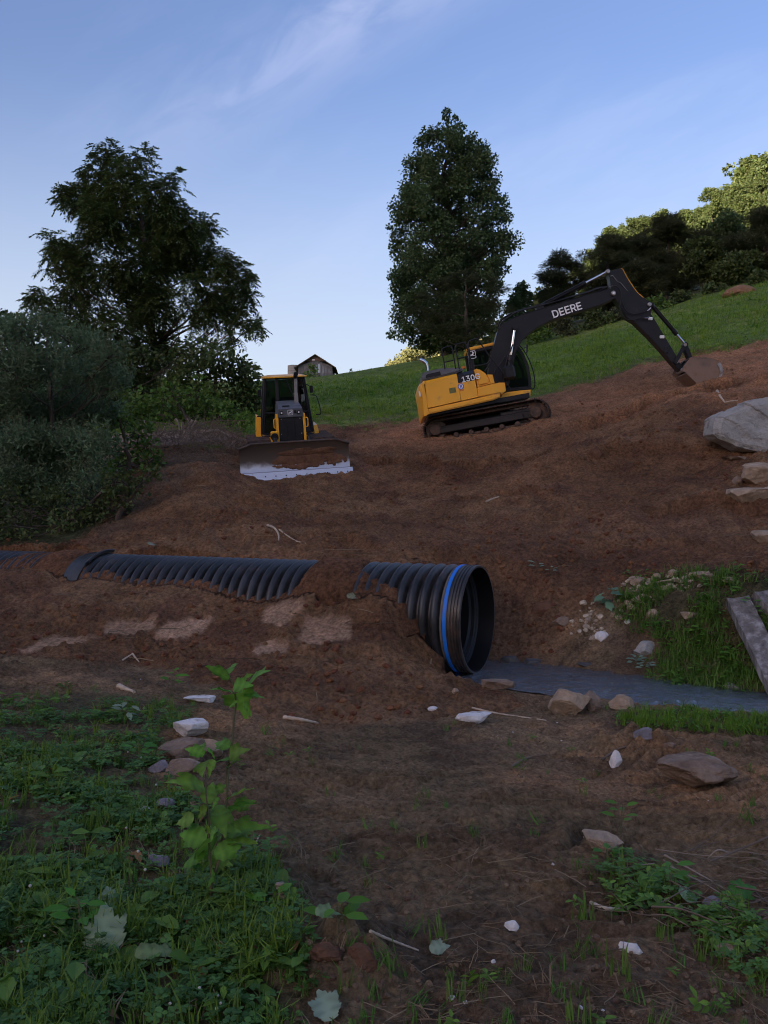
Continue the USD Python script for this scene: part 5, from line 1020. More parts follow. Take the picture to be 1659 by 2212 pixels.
# the tall spreading tree on the left
wl_px = [(235, 345, 38), (300, 345, 36), (345, 352, 22), (380, 378, 12), (205, 372, 26), (215, 415, 45), (275, 405, 55), (345, 425, 48), (155, 432, 30), (135, 422, 16), (190, 470, 48), (260, 480, 62), (345, 490, 58), (400, 492, 36), (440, 488, 20), (452, 474, 9),
         (105, 522, 26), (80, 545, 14), (150, 545, 42), (225, 560, 65), (320, 570, 72), (405, 560, 52), (460, 560, 36), (505, 590, 34), (535, 605, 14), (110, 598, 22), (165, 620, 46), (245, 640, 68), (340, 650, 60), (430, 640, 52), (495, 645, 42), (530, 640, 20),
         (85, 645, 22), (70, 640, 10), (120, 668, 34), (180, 690, 50), (260, 720, 58), (400, 705, 34), (480, 690, 36), (525, 690, 22), (550, 700, 11), (505, 728, 14), (200, 755, 46), (290, 790, 50), (350, 745, 32), (385, 770, 40)]
Yw = 38.0; lob = px_lobes(wl_px, Yw, R1, 2.4); bw_ = hit(335, 872, 34, 46); bw_ = np.array([W(340, 0, Yw)[0], Yw, float(gz(W(340, 0, Yw)[0], Yw))])
tree("walnut_tree", "tall dark spreading tree with feathery leaves on the left, behind the shrubs", "tree", bw_, W(285, 360, Yw), lob, R1, 290, 0.42, "frond", "leaf_dark", 0.2, hole=0.47, hf=0.9, extra=70, tw=False)
# the tall conical tree on the crest
prof = [(243, 958, 972), (270, 940, 1000), (300, 908, 1020), (322, 882, 1048), (350, 880, 1066), (385, 865, 1085), (430, 862, 1104), (475, 832, 1110), (515, 832, 1112), (550, 848, 1102), (595, 845, 1100), (630, 838, 1092), (678, 826, 1086), (705, 850, 1080), (725, 870, 1050), (750, 900, 1030)]
tl = []
for v in np.arange(250, 748, 14.0):
    a, b = np.interp(v, [p[0] for p in prof], [p[1] for p in prof]), np.interp(v, [p[0] for p in prof], [p[2] for p in prof]); w_ = b - a
    rr_ = np.clip(w_ * 0.14, 9, 26); n_ = max(1, int(w_ / (rr_ * 1.15)))
    for k in range(n_):
        u_ = a + rr_ * 0.7 + (w_ - rr_ * 1.4) * (k + 0.5 * R1.random() + 0.25) / n_; tl.append((u_ + 5 * R1.normal(), v + 7 * R1.normal(), rr_ * (0.55 + 0.75 * R1.random())))
Yt = 75.0; lob = []
for u_, v_, r_ in tl:
    c = W(968, v_, Yt)[0]; hw_ = (np.interp(v_, [p[0] for p in prof], [p[2] - p[1] for p in prof])) / 2 * Yt / F; x_ = W(u_, v_, Yt)[0]
    dep = math.sqrt(max(0, hw_ ** 2 - (x_ - c) ** 2)) * 0.9; lob.append((x_, Yt + dep * (R1.random() * 2 - 1), W(u_, v_, Yt)[2], r_ * Yt / F))
bt = np.array([W(966, 0, Yt)[0], Yt, float(gz(W(966, 0, Yt)[0], Yt))])
tree("tulip_tree", "tall dark cone shaped leafy tree standing alone on the pasture crest", "tree", bt, W(968, 262, Yt), lob, R1, 330, 0.23, "broad", "leaf_tulip", 0.46, hole=0.43, hf=0.75, extra=150, tw=False)
# the smaller tree in front of it
Yc = 66.0; cl_px = [(930, 640, 28), (965, 615, 26), (1000, 600, 30), (1040, 605, 30), (1075, 625, 24), (900, 672, 24), (945, 680, 32), (995, 655, 38), (1045, 660, 36), (1085, 670, 22), (920, 708, 22), (970, 712, 30), (1020, 705, 34), (1065, 700, 24), (1000, 735, 20), (1040, 735, 18)]
bc = np.array([W(1010, 0, Yc)[0], Yc, float(gz(W(1010, 0, Yc)[0], Yc))])
tree("cedar_tree", "low broad dark tree in front of the tall cone shaped tree", "tree", bc, W(1005, 600, Yc), px_lobes(cl_px, Yc, R1, 1.0), R1, 330, 0.36, "spray", "leaf_cedar", 0.2, hole=0.42, hf=0.9, tw=False)

def auto_lobes(u, vt, vb, hw, Y, r, n=22, shape="round"):
    hw = hw * (1.45 if shape == "layer" else 1.15)
    out = []
    for k in range(n):
        s = (k + r.random()) / n; v = vb + (vt - vb) * s; wv_ = hw * (math.sin(math.pi * min(1, 0.18 + 0.8 * s)) ** 0.7 if shape != "cone" else (1.02 - s) ** 0.7)
        rr_ = hw * (0.22 + 0.16 * r.random()); a = r.random() * math.tau; q = math.sqrt(r.random()) * max(0, wv_ - rr_ * 0.6)
        p = W(u + q * math.cos(a), v + (rr_ * 0.5 if s > .8 else 0), Y); out.append((p[0], Y + q * math.sin(a) * Y / F, p[2], rr_ * Y / F))
    return out
def simple_tree(name, label, cat, u, vt, hw, Y, r, kind, leafm, size, dens, n=22, shape="round", low=0.12, group=None, hole=0.4, hf=0.7, r0=0.18):
    x = W(u, 0, Y)[0]; b = np.array([x, Y, float(gz(x, Y))]); vb = CV - F * (b[2] - EYE) / Y; vb2 = vb + (vt - vb) * low
    return tree(name, label, cat, b, W(u, vt + 6, Y), auto_lobes(u, vt, vb2, hw, Y, r, n, shape), r, dens, size, kind, leafm, r0, hole=hole, hf=hf, group=group, tw=False)
R2 = np.random.default_rng(5)
for (u, vt, hw, Y, kind, lm, label) in [
    (1128, 612, 40, 80, "broad", "leaf_tulip", "dark bushy tree at the field edge, right of the tall cone shaped tree"),
    (1208, 540, 42, 84, "spray", "leaf_cedar", "thin topped dark tree at the field edge left of the raised digger arm"),
    (1318, 500, 58, 82, "spray", "leaf_cedar", "dark layered evergreen standing just above the bend of the digger arm"),
    (1440, 461, 66, 84, "spray", "leaf_cedar", "tallest brownish dark evergreen of the field edge, right of the digger arm bend"),
    (1522, 512, 52, 74, "broad", "leaf_dark", "rounded deep green tree at the field edge between two evergreens"),
    (1575, 455, 58, 88, "broad", "leaf_tulip", "dark green tree behind, over the small mound of spoil on the far field edge"),
    (1655, 448, 66, 72, "spray", "leaf_cedar", "brownish dark tree cut by the right edge of the photo"),
    (1730, 440, 70, 74, "broad", "leaf_dark", "dark leafy tree beyond the right edge at the field margin"),
    (1385, 560, 42, 76, "spray", "leaf_cedar", "shorter dark evergreen low between the two big ones at the field edge"),
    (1600, 545, 46, 68, "broad", "leaf_dark", "short dark green tree low at the right field edge")]:
    simple_tree("field_edge_tree", label, "tree", u, vt, hw, Y, R2, kind, lm, 0.42 if kind == "spray" else 0.28, 330 if kind == "spray" else 480, n=30, low=0.10, hole=0.43, hf=0.6, shape="layer" if kind == "spray" else "round", group="dark trees along the field edge")
scrub = ["low green scrub bush behind the raised boom of the digger", "low brownish bush just right of the boom lettering", "low dark bush under the bend of the digger arm", "low brown bush right of the bend of the digger arm", "low green bush under the tallest evergreen",
         "low dark bush under the rounded deep green tree", "low dark bush left of the small far spoil mound", "low bush at the foot of the tall cone shaped tree", "low dark bush right of the small far spoil mound"]
for i, (u, vt, hw, Y, lm) in enumerate([(1160, 690, 34, 68, "leaf_bush"), (1225, 680, 36, 67, "leaf_cedar"), (1285, 668, 38, 68, "leaf_dark"), (1350, 655, 36, 68, "leaf_cedar"), (1410, 645, 34, 66, "leaf_bush"), (1470, 628, 34, 66, "leaf_dark"), (1540, 615, 34, 66, "leaf_dark"), (1100, 700, 26, 70, "leaf_bush"), (1640, 590, 36, 63, "leaf_dark")]):
    simple_tree("hedge_bush", "%s" % scrub[i], "bush", u, vt, hw, Y, R2, "broad", lm, 0.24, 300, n=12, low=0.0, hole=0.36, group="scrub along the field edge", r0=0.06)

# sunlit wood on the hill to the right: three kinds, set out as individuals
R3 = np.random.default_rng(8); protos = []
def hill_proto(label, hw, H, n, dens):
    lb = []
    for k in range(n):
        s = (k + R3.random()) / n; a = R3.random() * math.tau; rr_ = hw * (0.25 + 0.14 * R3.random()); q = math.sqrt(R3.random()) * (hw * math.sin(math.pi * (0.2 + 0.72 * s)) ** 0.6 - rr_ * 0.4); lb.append((q * math.cos(a), q * math.sin(a), H * (0.3 + 0.68 * s) - rr_ * 0.5, rr_))
    return lb
for k, (hw, H) in enumerate([(4.6, 13.0), (5.4, 12.0), (3.8, 14.5)]):
    protos.append(hill_proto("", hw, H, 20, 60))
hill_spots = [(1612, 352, 182, 0), (1655, 332, 186, 1), (1700, 318, 190, 0), (1583, 398, 176, 2), (1555, 425, 172, 0), (1628, 395, 168, 1), (1670, 380, 166, 0), (1525, 447, 166, 1), (1590, 440, 158, 0), (1645, 425, 152, 2), (1500, 470, 160, 0), (1490, 500, 140, 1), (1540, 480, 146, 2), (1605, 475, 138, 0), (1465, 500, 158, 1), (1668, 460, 136, 1), (1430, 520, 152, 0), (1395, 528, 150, 1), (1360, 545, 148, 0), (1370, 575, 128, 2), (1425, 548, 130, 1), (1480, 535, 124, 0), (1320, 565, 146, 1), (1290, 578, 142, 0), (1250, 590, 138, 2), (1640, 500, 118, 0), (1560, 520, 120, 1), (1210, 610, 134, 0), (1170, 630, 130, 1), (1420, 590, 112, 0), (1510, 560, 110, 2), (1340, 600, 116, 1)]
where = ["against the sky at the top right corner of the wood", "highest of the sunlit wood, cut by the right edge", "beyond the right edge at the top of the wood", "thin one on the skyline, left of the topmost", "on the skyline left of the thin one"]
first = {}
order = {i: n for n, i in enumerate(sorted(range(5, len(hill_spots)), key=lambda i: hill_spots[i][0]))}
nth = ["leftmost", "second", "third", "fourth", "fifth", "sixth", "seventh", "eighth", "ninth", "tenth", "eleventh", "twelfth", "thirteenth", "fourteenth", "fifteenth", "sixteenth", "seventeenth", "eighteenth", "nineteenth", "twentieth"]
for i, (u, vt, Y, k) in enumerate(hill_spots):
    x = W(u, 0, Y)[0]; g = float(gz(x, Y)); zt = W(u, vt, Y)[2]; H0 = (13.0, 12.0, 14.5)[k]; sc = np.clip((zt - g) / H0, 0.6, 1.9)
    side_ = order.get(i, 0); nleft = (len(hill_spots) - 5) // 2 + 1
    label = "sunlit tree " + where[i] if i < len(where) else "sunlit hillside tree, %s from the %s of the wood below its skyline" % ((nth[side_].replace("leftmost", "first"), "left") if side_ < nleft else (nth[len(hill_spots) - 6 - side_].replace("leftmost", "first"), "right"))
    zb_ = max(g, zt - H0 * sc) if zt > g else g
    if k not in first:
        lb = protos[k]; cls = UsdGeom.Xform.Define(stage, f"/World/Looks/hillside_tree_{('broad', 'round', 'tall')[k]}").GetPrim(); first[k] = cls
        cls.SetSpecifier(Sdf.SpecifierClass)
        (v_, f_), tt_ = crown(lb + [(a + q[0] * R_, b + q[1] * R_, c + q[2] * R_, R_ * 0.45) for (a, b, c, R_) in lb for q in unit(2, R3)], 120, R3, 0.5, "broad", None, 0.38, 0.5, 0.4)
        obj("crown", trimesh.Trimesh(v_, f_, process=False), "leaf_hill", str(cls.GetPath()), tint=tt_)
        obj("trunk", limbs((0, 0, -1.5), (0, 0, H0 * 0.9), lb, R3, 0.22, twigs=False), "bark", str(cls.GetPath()), smooth=40)
    xf = UsdGeom.Xform.Define(stage, numbered("/World/hill_tree")); xf.AddTranslateOp().Set(Gf.Vec3d(float(x), float(Y), float(zb_))); xf.AddRotateZOp().Set(float(R3.random() * 360)); xf.AddScaleOp().Set(Gf.Vec3f(float(sc)))
    xf.GetPrim().GetReferences().AddInternalReference(first[k].GetPath()); xf.GetPrim().SetInstanceable(True)
    tag(xf, label, "tree", "sunlit trees of the hillside wood")
# the far wooded hill in the gap
R4 = np.random.default_rng(9); fl_ = []
for u in np.arange(690, 1240, 7.0):
    for Y in (395, 415, 440, 465):
        u_ = u + 4 * R4.normal(); x = W(u_, 0, Y)[0]; g = float(gz(x, Y))
        if g > 0: fl_.append((x, Y + 6 * R4.normal(), g + 2.2, 3.0 + 1.8 * R4.random()))
p_, who_ = lobe_points(fl_, 4.2, R4, 0.25, 0.2); n_ = len(p_); nr_ = unit(n_, R4); nr_[:, 2] = np.abs(nr_[:, 2]) + 0.4
v_, f_ = leaves(p_, unit(n_, R4), nr_, 1.3, 1.1); tk = 0.75 + 0.5 * R4.random(len(fl_)); tw_ = np.repeat(tk[who_] * (0.85 + 0.3 * R4.random(n_)), 4)
obj("distant_wood", trimesh.Trimesh(v_, f_, process=False), "leaf_far", tint=np.stack([tw_, tw_, tw_], 1), label="sunlit wood covering the far hill in the gap beside the tall cone shaped tree", cat="wood", kind="stuff")

# shrubs on the left
R5 = np.random.default_rng(31)
def shrub(name, label, cat, lst, Y, depth, u0, kind, lm, size, dens, hole=0.36, hf=1.2, extra=20, r0=0.06, group=None, vary=0.4):
    x = W(u0, 0, Y)[0]; b = np.array([x, Y, float(gz(x, Y))]); lo = px_lobes(lst, Y, R5, depth); top = max(lo, key=lambda q: q[2])
    return tree(name, label, cat, b, top[:3], lo, R5, dens, size, kind, lm, r0, hole=hole, hf=hf, extra=extra, group=group, vary=vary)
shrub("willow_shrub", "large grey green shrub with upright twigs filling the left edge", "shrub", [(20, 735, 40), (60, 720, 36), (105, 712, 30), (150, 740, 40), (195, 745, 30), (235, 770, 34), (30, 800, 60), (100, 800, 62), (170, 815, 58), (225, 840, 45), (40, 880, 62), (120, 890, 64), (190, 900, 55), (40, 970, 60), (120, 975, 60), (190, 985, 52), (50, 1060, 60), (130, 1070, 58), (200, 1060, 42), (60, 1130, 46), (140, 1135, 40), (-60, 780, 60), (-60, 900, 60), (-60, 1020, 60)], 20.0, 1.2, 110, "shoot", "leaf_olive", 0.34, 480, extra=60, r0=0.06)
shrub("green_bush", "dark leafy bush low at the left, over the buried pipe", "bush", [(20, 1080, 50), (90, 1100, 52), (160, 1110, 46), (220, 1080, 40), (30, 1150, 40), (110, 1155, 36), (190, 1145, 34), (250, 1040, 34), (-50, 1100, 50)], 18.6, 0.5, 120, "broad", "leaf_dark", 0.10, 620, hole=0.34, extra=40, r0=0.04)
shrub("green_bush", "dark green bush running down the bank to the joint of the buried pipe", "bush", [(240, 1085, 36), (275, 1070, 36), (300, 1045, 30), (225, 1125, 36), (262, 1108, 30), (322, 1022, 22), (195, 1148, 34), (250, 1040, 36)], 18.3, 0.35, 250, "broad", "leaf_dark", 0.10, 620, hole=0.34, extra=30, r0=0.04)
shrub("bramble_bush", "bright green bush between the grey shrub and the brush heap", "bush", [(255, 900, 40), (300, 940, 36), (270, 970, 44), (320, 1000, 34), (285, 1040, 38), (250, 1010, 40), (335, 1020, 26), (300, 1080, 32), (345, 1045, 22), (270, 1115, 34), (250, 1150, 34), (318, 965, 26), (340, 1000, 20)], 21.5, 0.6, 285, "broad", "leaf_bush", 0.12, 620, extra=30, r0=0.04)
shrub("bramble_bush", "pale green bush behind the brush heap, left of the bulldozer", "bush", [(350, 880, 36), (400, 890, 36), (450, 880, 40), (495, 890, 34), (430, 850, 38), (370, 850, 36), (300, 870, 40), (520, 910, 22)], 29.0, 1.0, 430, "broad", "leaf_bush", 0.16, 420, extra=30, r0=0.05)
shrub("hedge_bush", "round dark bush at the right end of the left thicket, beside the barn", "bush", [(420, 800, 44), (470, 775, 40), (510, 790, 38), (540, 805, 26), (470, 830, 50), (530, 840, 34), (500, 870, 40), (440, 860, 42), (385, 830, 44), (455, 745, 20), (545, 870, 20)], 33.0, 1.0, 480, "broad", "leaf_dark", 0.17, 420, extra=40, r0=0.08)
shrub("hedge_bush", "dark bush under the tall spreading tree", "bush", [(250, 830, 50), (310, 840, 46), (360, 850, 40), (210, 800, 50), (280, 880, 50), (340, 890, 40), (230, 880, 46), (250, 768, 40), (305, 775, 40), (365, 785, 38), (415, 765, 34), (200, 770, 36)], 34.0, 1.0, 290, "broad", "leaf_dark", 0.17, 400, extra=30, r0=0.08)
shrub("background_tree", "dark bushy thicket behind the grey shrub at the left edge", "bush", [(-40, 800, 50), (20, 790, 50), (80, 780, 46), (140, 780, 44), (190, 790, 44), (240, 800, 44), (0, 850, 50), (70, 850, 50), (150, 850, 50), (220, 850, 50)], 40.0, 1.5, 130, "broad", "leaf_dark", 0.24, 300, extra=20, r0=0.1)
shrub("background_tree", "dark tree top showing above the grey shrub at the far left", "tree", [(-10, 685, 26), (15, 705, 26), (50, 700, 24), (90, 705, 26), (130, 715, 26), (-40, 700, 40), (40, 740, 40), (110, 750, 40)], 45.0, 1.5, 40, "broad", "leaf_dark", 0.26, 260, extra=20, r0=0.16)
# bare limb at the lower right of the spreading tree
dw = MB()
for pts, r0_ in (([(452, 778), (458, 755), (470, 738), (492, 722)], 0.05), ([(465, 745), (455, 730), (440, 715)], 0.025), ([(458, 755), (440, 742), (425, 735)], 0.018), ([(470, 738), (468, 715), (462, 700)], 0.018)):
    dw.tube(spline([W(a, b, 35.5) for a, b in pts], 14), np.linspace(r0_, r0_ * 0.4, 14), 6)
obj("dead_limb", dw, "dead_wood", smooth=50, label="bare pale branch sticking out of the thicket, left of the barn", cat="branch")
# ------------------------------------------------------------------ barn, silo, far mound
pbr("old_board", [(0.10, 0.10, 0.105), (0.14, 0.14, 0.147), (0.18, 0.18, 0.185)], 3.0, 0.9, bump=0.4, stretch=(6, 6, 0.4))
pbr("rust_roof", [(0.10, 0.07, 0.055), (0.16, 0.115, 0.09)], 2.0, 0.8)
pbr("silo_block", [(0.26, 0.25, 0.23), (0.36, 0.345, 0.32)], 2.0, 0.9)
YB = 128.0; cB = W(681, 819, YB); gB = float(gz(cB[0], YB)) - 0.3
barn = thing("barn", "small weathered grey board barn with steep gable on the skyline above the bulldozer", "barn", (cB[0], YB, gB))
sB = YB / F; hwB, eaveB, ridgeB = 37 * sB, (CV - 790) * YB / F + EYE - gB, (CV - 766.5) * YB / F + EYE - gB; dB = 7.0
rB = np.random.default_rng(3)
nb_ = 24
for k in range(nb_):
    x = -hwB + (k + 0.5) * 2 * hwB / nb_; w_ = 2 * hwB / nb_ - 0.02
    if k == 14: w_ *= 0.78
    t_ = eaveB + (ridgeB - eaveB) * (1 - abs(x) / hwB) * 0.55; t_ -= 0.05; z0 = 0.0 if k % 5 else 0.25 * rB.random()
    obj("board", MB().box((x, -rB.random() * 0.02, (z0 + t_) / 2), (w_ * (1.02 + 0.06 * rB.random()), 0.03, t_ - z0), 0), "old_board", barn)
for k in range(5):
    z0, z1 = eaveB + (ridgeB - eaveB) * (0.40 + k * 0.115), eaveB + (ridgeB - eaveB) * (0.40 + (k + 1) * 0.115) - 0.01; ww = hwB * (1 - (k * 0.115 + 0.42)) * 1.05
    obj("gable_board", MB().box((0, -0.05, (z0 + z1) / 2), (2 * ww, 0.03, z1 - z0), 0), "rust_roof", barn)
for s in (-1, 1): obj("side_wall", MB().box((s * (hwB - 0.05), dB / 2, eaveB / 2), (0.04, dB, eaveB), 0), "old_board", barn)
for s in (-1, 1):
    a = np.array([0, 0, ridgeB + 0.05]); b = np.array([s * (hwB + 0.55), 0, eaveB - (ridgeB - eaveB) * 0.55 / hwB + 0.05]); n_ = np.array([0, 0, -0.12])
    obj("roof", MB().hull([p + np.array([0, y, 0]) + q for p in (a, b) for y in (-0.5, dB + 0.3) for q in (np.zeros(3), n_)]), "rust_roof", barn, smooth=False)
obj("white_plate", MB().box((-0.25, -0.09, ridgeB - 0.75), (0.42, 0.03, 0.14), 0), "white_letter", barn)
obj("back_wall", MB().box((-hwB * 0.425, dB, eaveB / 2), (hwB * 1.13, 0.04, eaveB), 0).box((hwB * 0.63, dB, eaveB / 2), (hwB * 0.70, 0.04, eaveB), 0), "old_board", barn)
YS = 150.0; cS = W(634.5, 0, YS); gS = float(gz(cS[0], YS)); topS = EYE + (CV - 790) * YS / F
silo = thing("silo", "pale round block silo without roof behind the left side of the barn", "silo", (cS[0], YS, min(gS, topS - 6)))
hS = topS - min(gS, topS - 6); rS = 13 * YS / F
obj("wall", MB().lathe([(rS, 0), (rS, hS), (rS - 0.12, hS), (rS - 0.12, 0)], (0, 0, 0), (0, 0, 1), 40), "silo_block", silo, smooth=30)
for k in range(12): obj("hoop", MB().lathe([(rS + 0.001, k * hS / 12), (rS + 0.03, k * hS / 12 + 0.02), (rS + 0.001, k * hS / 12 + 0.05)], (0, 0, 0), (0, 0, 1), 40), "rust_roof", silo)
simple_tree("barn_bush", "small green bush growing against the front of the barn", "bush", 672, 788, 17, 122, R2, "broad", "leaf_bush", 0.3, 200, n=9, low=0.0, r0=0.05)
simple_tree("barn_bush", "low green bush right of the bulldozer roof, below the barn", "bush", 664, 806, 16, 112, R2, "broad", "leaf_bush", 0.3, 200, n=7, low=0.0, r0=0.05)
simple_tree("crest_weed", "thin tall weed standing on the crest right of the barn", "weed", 759, 796, 5, 108, R2, "broad", "leaf_bush", 0.2, 300, n=6, low=0.0, r0=0.03)

# ------------------------------------------------------------------ stones
def rockm(name, cols, scale=4.0, bump=0.5, dirt=None): return pbr(name, cols, scale, 0.9, bump=bump, bscale=14, detail=10, dirt=dirt, spec=0.2, bdist=0.06)
rockm("grey_rock", [(0.24, 0.235, 0.215), (0.40, 0.395, 0.365), (0.54, 0.535, 0.50)], 2.6, 0.9, ((0.075, 0.07, 0.065), 0.55, 2.6))
rockm("tan_rock", [(0.24, 0.18, 0.125), (0.38, 0.29, 0.205), (0.52, 0.42, 0.31)], 5.0, 0.7, ((0.17, 0.10, 0.065), 0.4, 4.0))
rockm("brown_rock", [(0.15, 0.105, 0.075), (0.25, 0.18, 0.13), (0.36, 0.28, 0.21)], 6.0, 0.7, ((0.12, 0.08, 0.055), 0.4, 5.0))
rockm("white_rock", [(0.52, 0.50, 0.48), (0.72, 0.70, 0.68), (0.8, 0.79, 0.78)], 8.0, 0.5, ((0.22, 0.16, 0.12), 0.45, 7.0))
rockm("wet_rock", [(0.05, 0.052, 0.055), (0.09, 0.09, 0.09), (0.14, 0.135, 0.13)], 6.0, 0.5)
rockm("slate_rock", [(0.12, 0.115, 0.13), (0.20, 0.185, 0.20), (0.36, 0.34, 0.36)], 6.0, 0.5)
def rock_mesh(w, d, h, seed, flat=0.0, rough=0.16, sub=4, cuts=9):
    r = np.random.default_rng(seed); m = trimesh.creation.icosphere(subdivisions=sub); v = m.vertices.copy()
    for _ in range(cuts + 5):
        n = unit(1, r)[0]; n[2] *= 0.8; n /= np.linalg.norm(n); k = 0.55 + 0.32 * r.random(); e = v @ n; v = v - np.outer(np.maximum(0, e - k) * 0.97, n)
    f_ = meshkit.fbm(v * 1.7 + seed, 4, seed) - 0.5; v = v * (1 + rough * 2 * f_[:, None]); g_ = np.abs(meshkit.fbm(v * 4.1 + seed, 4, seed + 3) - 0.5); v *= 1 + rough * (0.2 - g_)[:, None]
    if flat: v[:, 2] = np.where(v[:, 2] > flat, flat + (v[:, 2] - flat) * 0.18, v[:, 2])
    v -= (v.max(0) + v.min(0)) / 2; v /= (v.max(0) - v.min(0)) / 2; m.vertices = v * np.array([w, d, h]) / 2; return m
def stone(label, u0, u1, v0, v1, mat, seed, depth=0.8, sink=0.22, flat=0.0, rough=0.16, rot=0.0, sub=4, Y=None, name="stone", tiltx=0, cat="stone", ymin=2.3, group=None, cuts=9):
    """A stone seen between u0..u1 and v0..v1 (its top to where it meets the ground)."""
    p = hit((u0 + u1) / 2, v1, ymin) if Y is None else W((u0 + u1) / 2, v1, Y); Y_ = p[1]; w_ = (u1 - u0) * Y_ / F; hv = (v1 - v0) * Y_ / F; d_ = w_ * depth
    look = max(0.05, (v1 - CV) / F); h_ = max(0.03, (hv - d_ * look * 0.6)) ; h_ = h_ / (1 - sink)
    m = rock_mesh(w_, d_, h_, seed, flat, rough, sub, cuts)
    if rot: m.apply_transform(rotm([0, 1, 0], rot))
    if tiltx: m.apply_transform(rotm([1, 0, 0], tiltx))
    m.apply_translation((0, d_ * 0.45, h_ * (0.5 - sink))); x = UsdGeom.Xform
    o = obj(name, m, mat, smooth=26, label=label, cat=cat, group=group); o.AddTranslateOp().Set(Gf.Vec3d(*map(float, p))); return o
S = stone
bo = W(1650, 960, 18.2); outl = [(1544, 936), (1547, 920), (1552, 902), (1562, 896), (1600, 873), (1630, 863), (1665, 856), (1725, 852), (1785, 880), (1798, 935), (1740, 985), (1690, 990), (1645, 980), (1600, 968), (1574, 955), (1556, 946)]
bp = Polygon([tuple((W(u, v, 18.2) - bo)[[0, 2]]) for u, v in outl]); lay_ = [(0.0, -0.16), (0.04, -0.02), (0.5, 0.0), (1.05, -0.22), (1.3, -0.5)]
mb_ = MB(); Vb = []
for k, (y, g_) in enumerate(lay_):
    q_ = bp.buffer(g_); c_ = np.array([bp.exterior.interpolate(s_, normalized=True).coords[0] for s_ in np.linspace(0, 1, 90, endpoint=False)]); cen = np.array(bp.centroid.coords[0]); dd_ = c_ - cen; ln_ = np.linalg.norm(dd_, axis=1, keepdims=True); c_ = cen + dd_ * (1 + g_ / ln_)
    Vb.append(np.column_stack([c_[:, 0], y + 0.22 * (c_[:, 1] - c_[:, 1].min()), c_[:, 1]]))
nV = 90; Fb = [q for k in range(len(lay_) - 1) for j in range(nV) for q in ([k * nV + j, k * nV + (j + 1) % nV, (k + 1) * nV + (j + 1) % nV], [k * nV + j, (k + 1) * nV + (j + 1) % nV, (k + 1) * nV + j])]
cf = len(lay_) * nV; Vb = np.vstack(Vb + [Vb[0].mean(0)[None], Vb[-1].mean(0)[None]]); Fb += [[cf, (j + 1) % nV, j] for j in range(nV)] + [[cf + 1, (len(lay_) - 1) * nV + j, (len(lay_) - 1) * nV + (j + 1) % nV] for j in range(nV)]
bm_ = trimesh.Trimesh(Vb, Fb, process=False); v2, f2 = trimesh.remesh.subdivide_to_size(bm_.vertices, bm_.faces, 0.07); bm_ = trimesh.Trimesh(v2, f2); bm_.fix_normals()
nn_ = bm_.vertex_normals; q_ = bm_.vertices; st_ = np.floor((q_[:, 0] * 0.55 + q_[:, 2] * 0.9 + 0.5 * meshkit.fbm(q_ * 1.5, 3, 2)) * 3.2); lv = np.random.default_rng(1).random(64)[(st_.astype(int)) % 64]
bm_.vertices = q_ + nn_ * (0.05 * (lv - .5) + 0.12 * (meshkit.fbm(q_ * 2.2, 5, 8) - 0.5) - 0.06 * np.abs(meshkit.fbm(q_ * 5, 4, 9) - 0.5))[:, None]
o = obj("boulder", bm_, "grey_rock", smooth=22, label="huge pale grey boulder on the bare slope, cut by the right edge", cat="boulder"); o.AddTranslateOp().Set(Gf.Vec3d(*map(float, bo)))
S("upright tan rock below the huge grey boulder at the right edge", 1614, 1690, 996, 1048, "tan_rock", 5, 0.8, 0.12, ymin=13)
S("small brown stone left of the upright tan rock", 1584, 1612, 1029, 1050, "brown_rock", 6, ymin=13)
S("flat tan slab jutting from the slope under the upright tan rock", 1582, 1690, 1056, 1094, "tan_rock", 7, 0.7, 0.05, flat=0.2, ymin=12)
S("small tan stone under the upright rock, above the flat slab", 1655, 1690, 1050, 1066, "tan_rock", 18, ymin=13)
S("pale broken rock at the right edge below the flat slab", 1632, 1690, 1146, 1174, "tan_rock", 8, ymin=11)
S("thin broken slab edge left of the huge boulder's foot", 1566, 1622, 985, 998, "brown_rock", 9, 0.6, 0.1, flat=0.2, ymin=14)
S("large brown rounded boulder on the foreground mud at the right", 1443, 1622, 1622, 1712, "brown_rock", 10, 0.85, 0.16, rough=0.20, sub=5, name="boulder", cat="boulder", rot=4, cuts=-1)
S("tan angular rock in the mud by the small weed, lower right", 1264, 1358, 1795, 1850, "tan_rock", 12, 0.8, 0.15, rot=12)
S("tan pointed rock standing at the near edge of the stream", 1188, 1284, 1478, 1546, "tan_rock", 13, 0.8, 0.12, rot=-14)
S("brown stone leaning behind the pointed rock at the stream", 1262, 1300, 1492, 1536, "brown_rock", 14, 0.8)
S("pale tan rock at the stream edge by the grass lip", 1320, 1376, 1497, 1532, "tan_rock", 15, 0.8)
S("flat wet slab in the water at the pipe mouth", 1040, 1118, 1466, 1492, "brown_rock", 16, 0.55, 0.2, flat=0.1, ymin=9)
S("dark wet stone beside the pipe mouth, nearer the pipe", 1082, 1128, 1418, 1440, "wet_rock", 17, 0.7, ymin=11)
S("dark wet stone in the water right of the pipe mouth", 1130, 1172, 1424, 1442, "wet_rock", 19, 0.7, ymin=11)
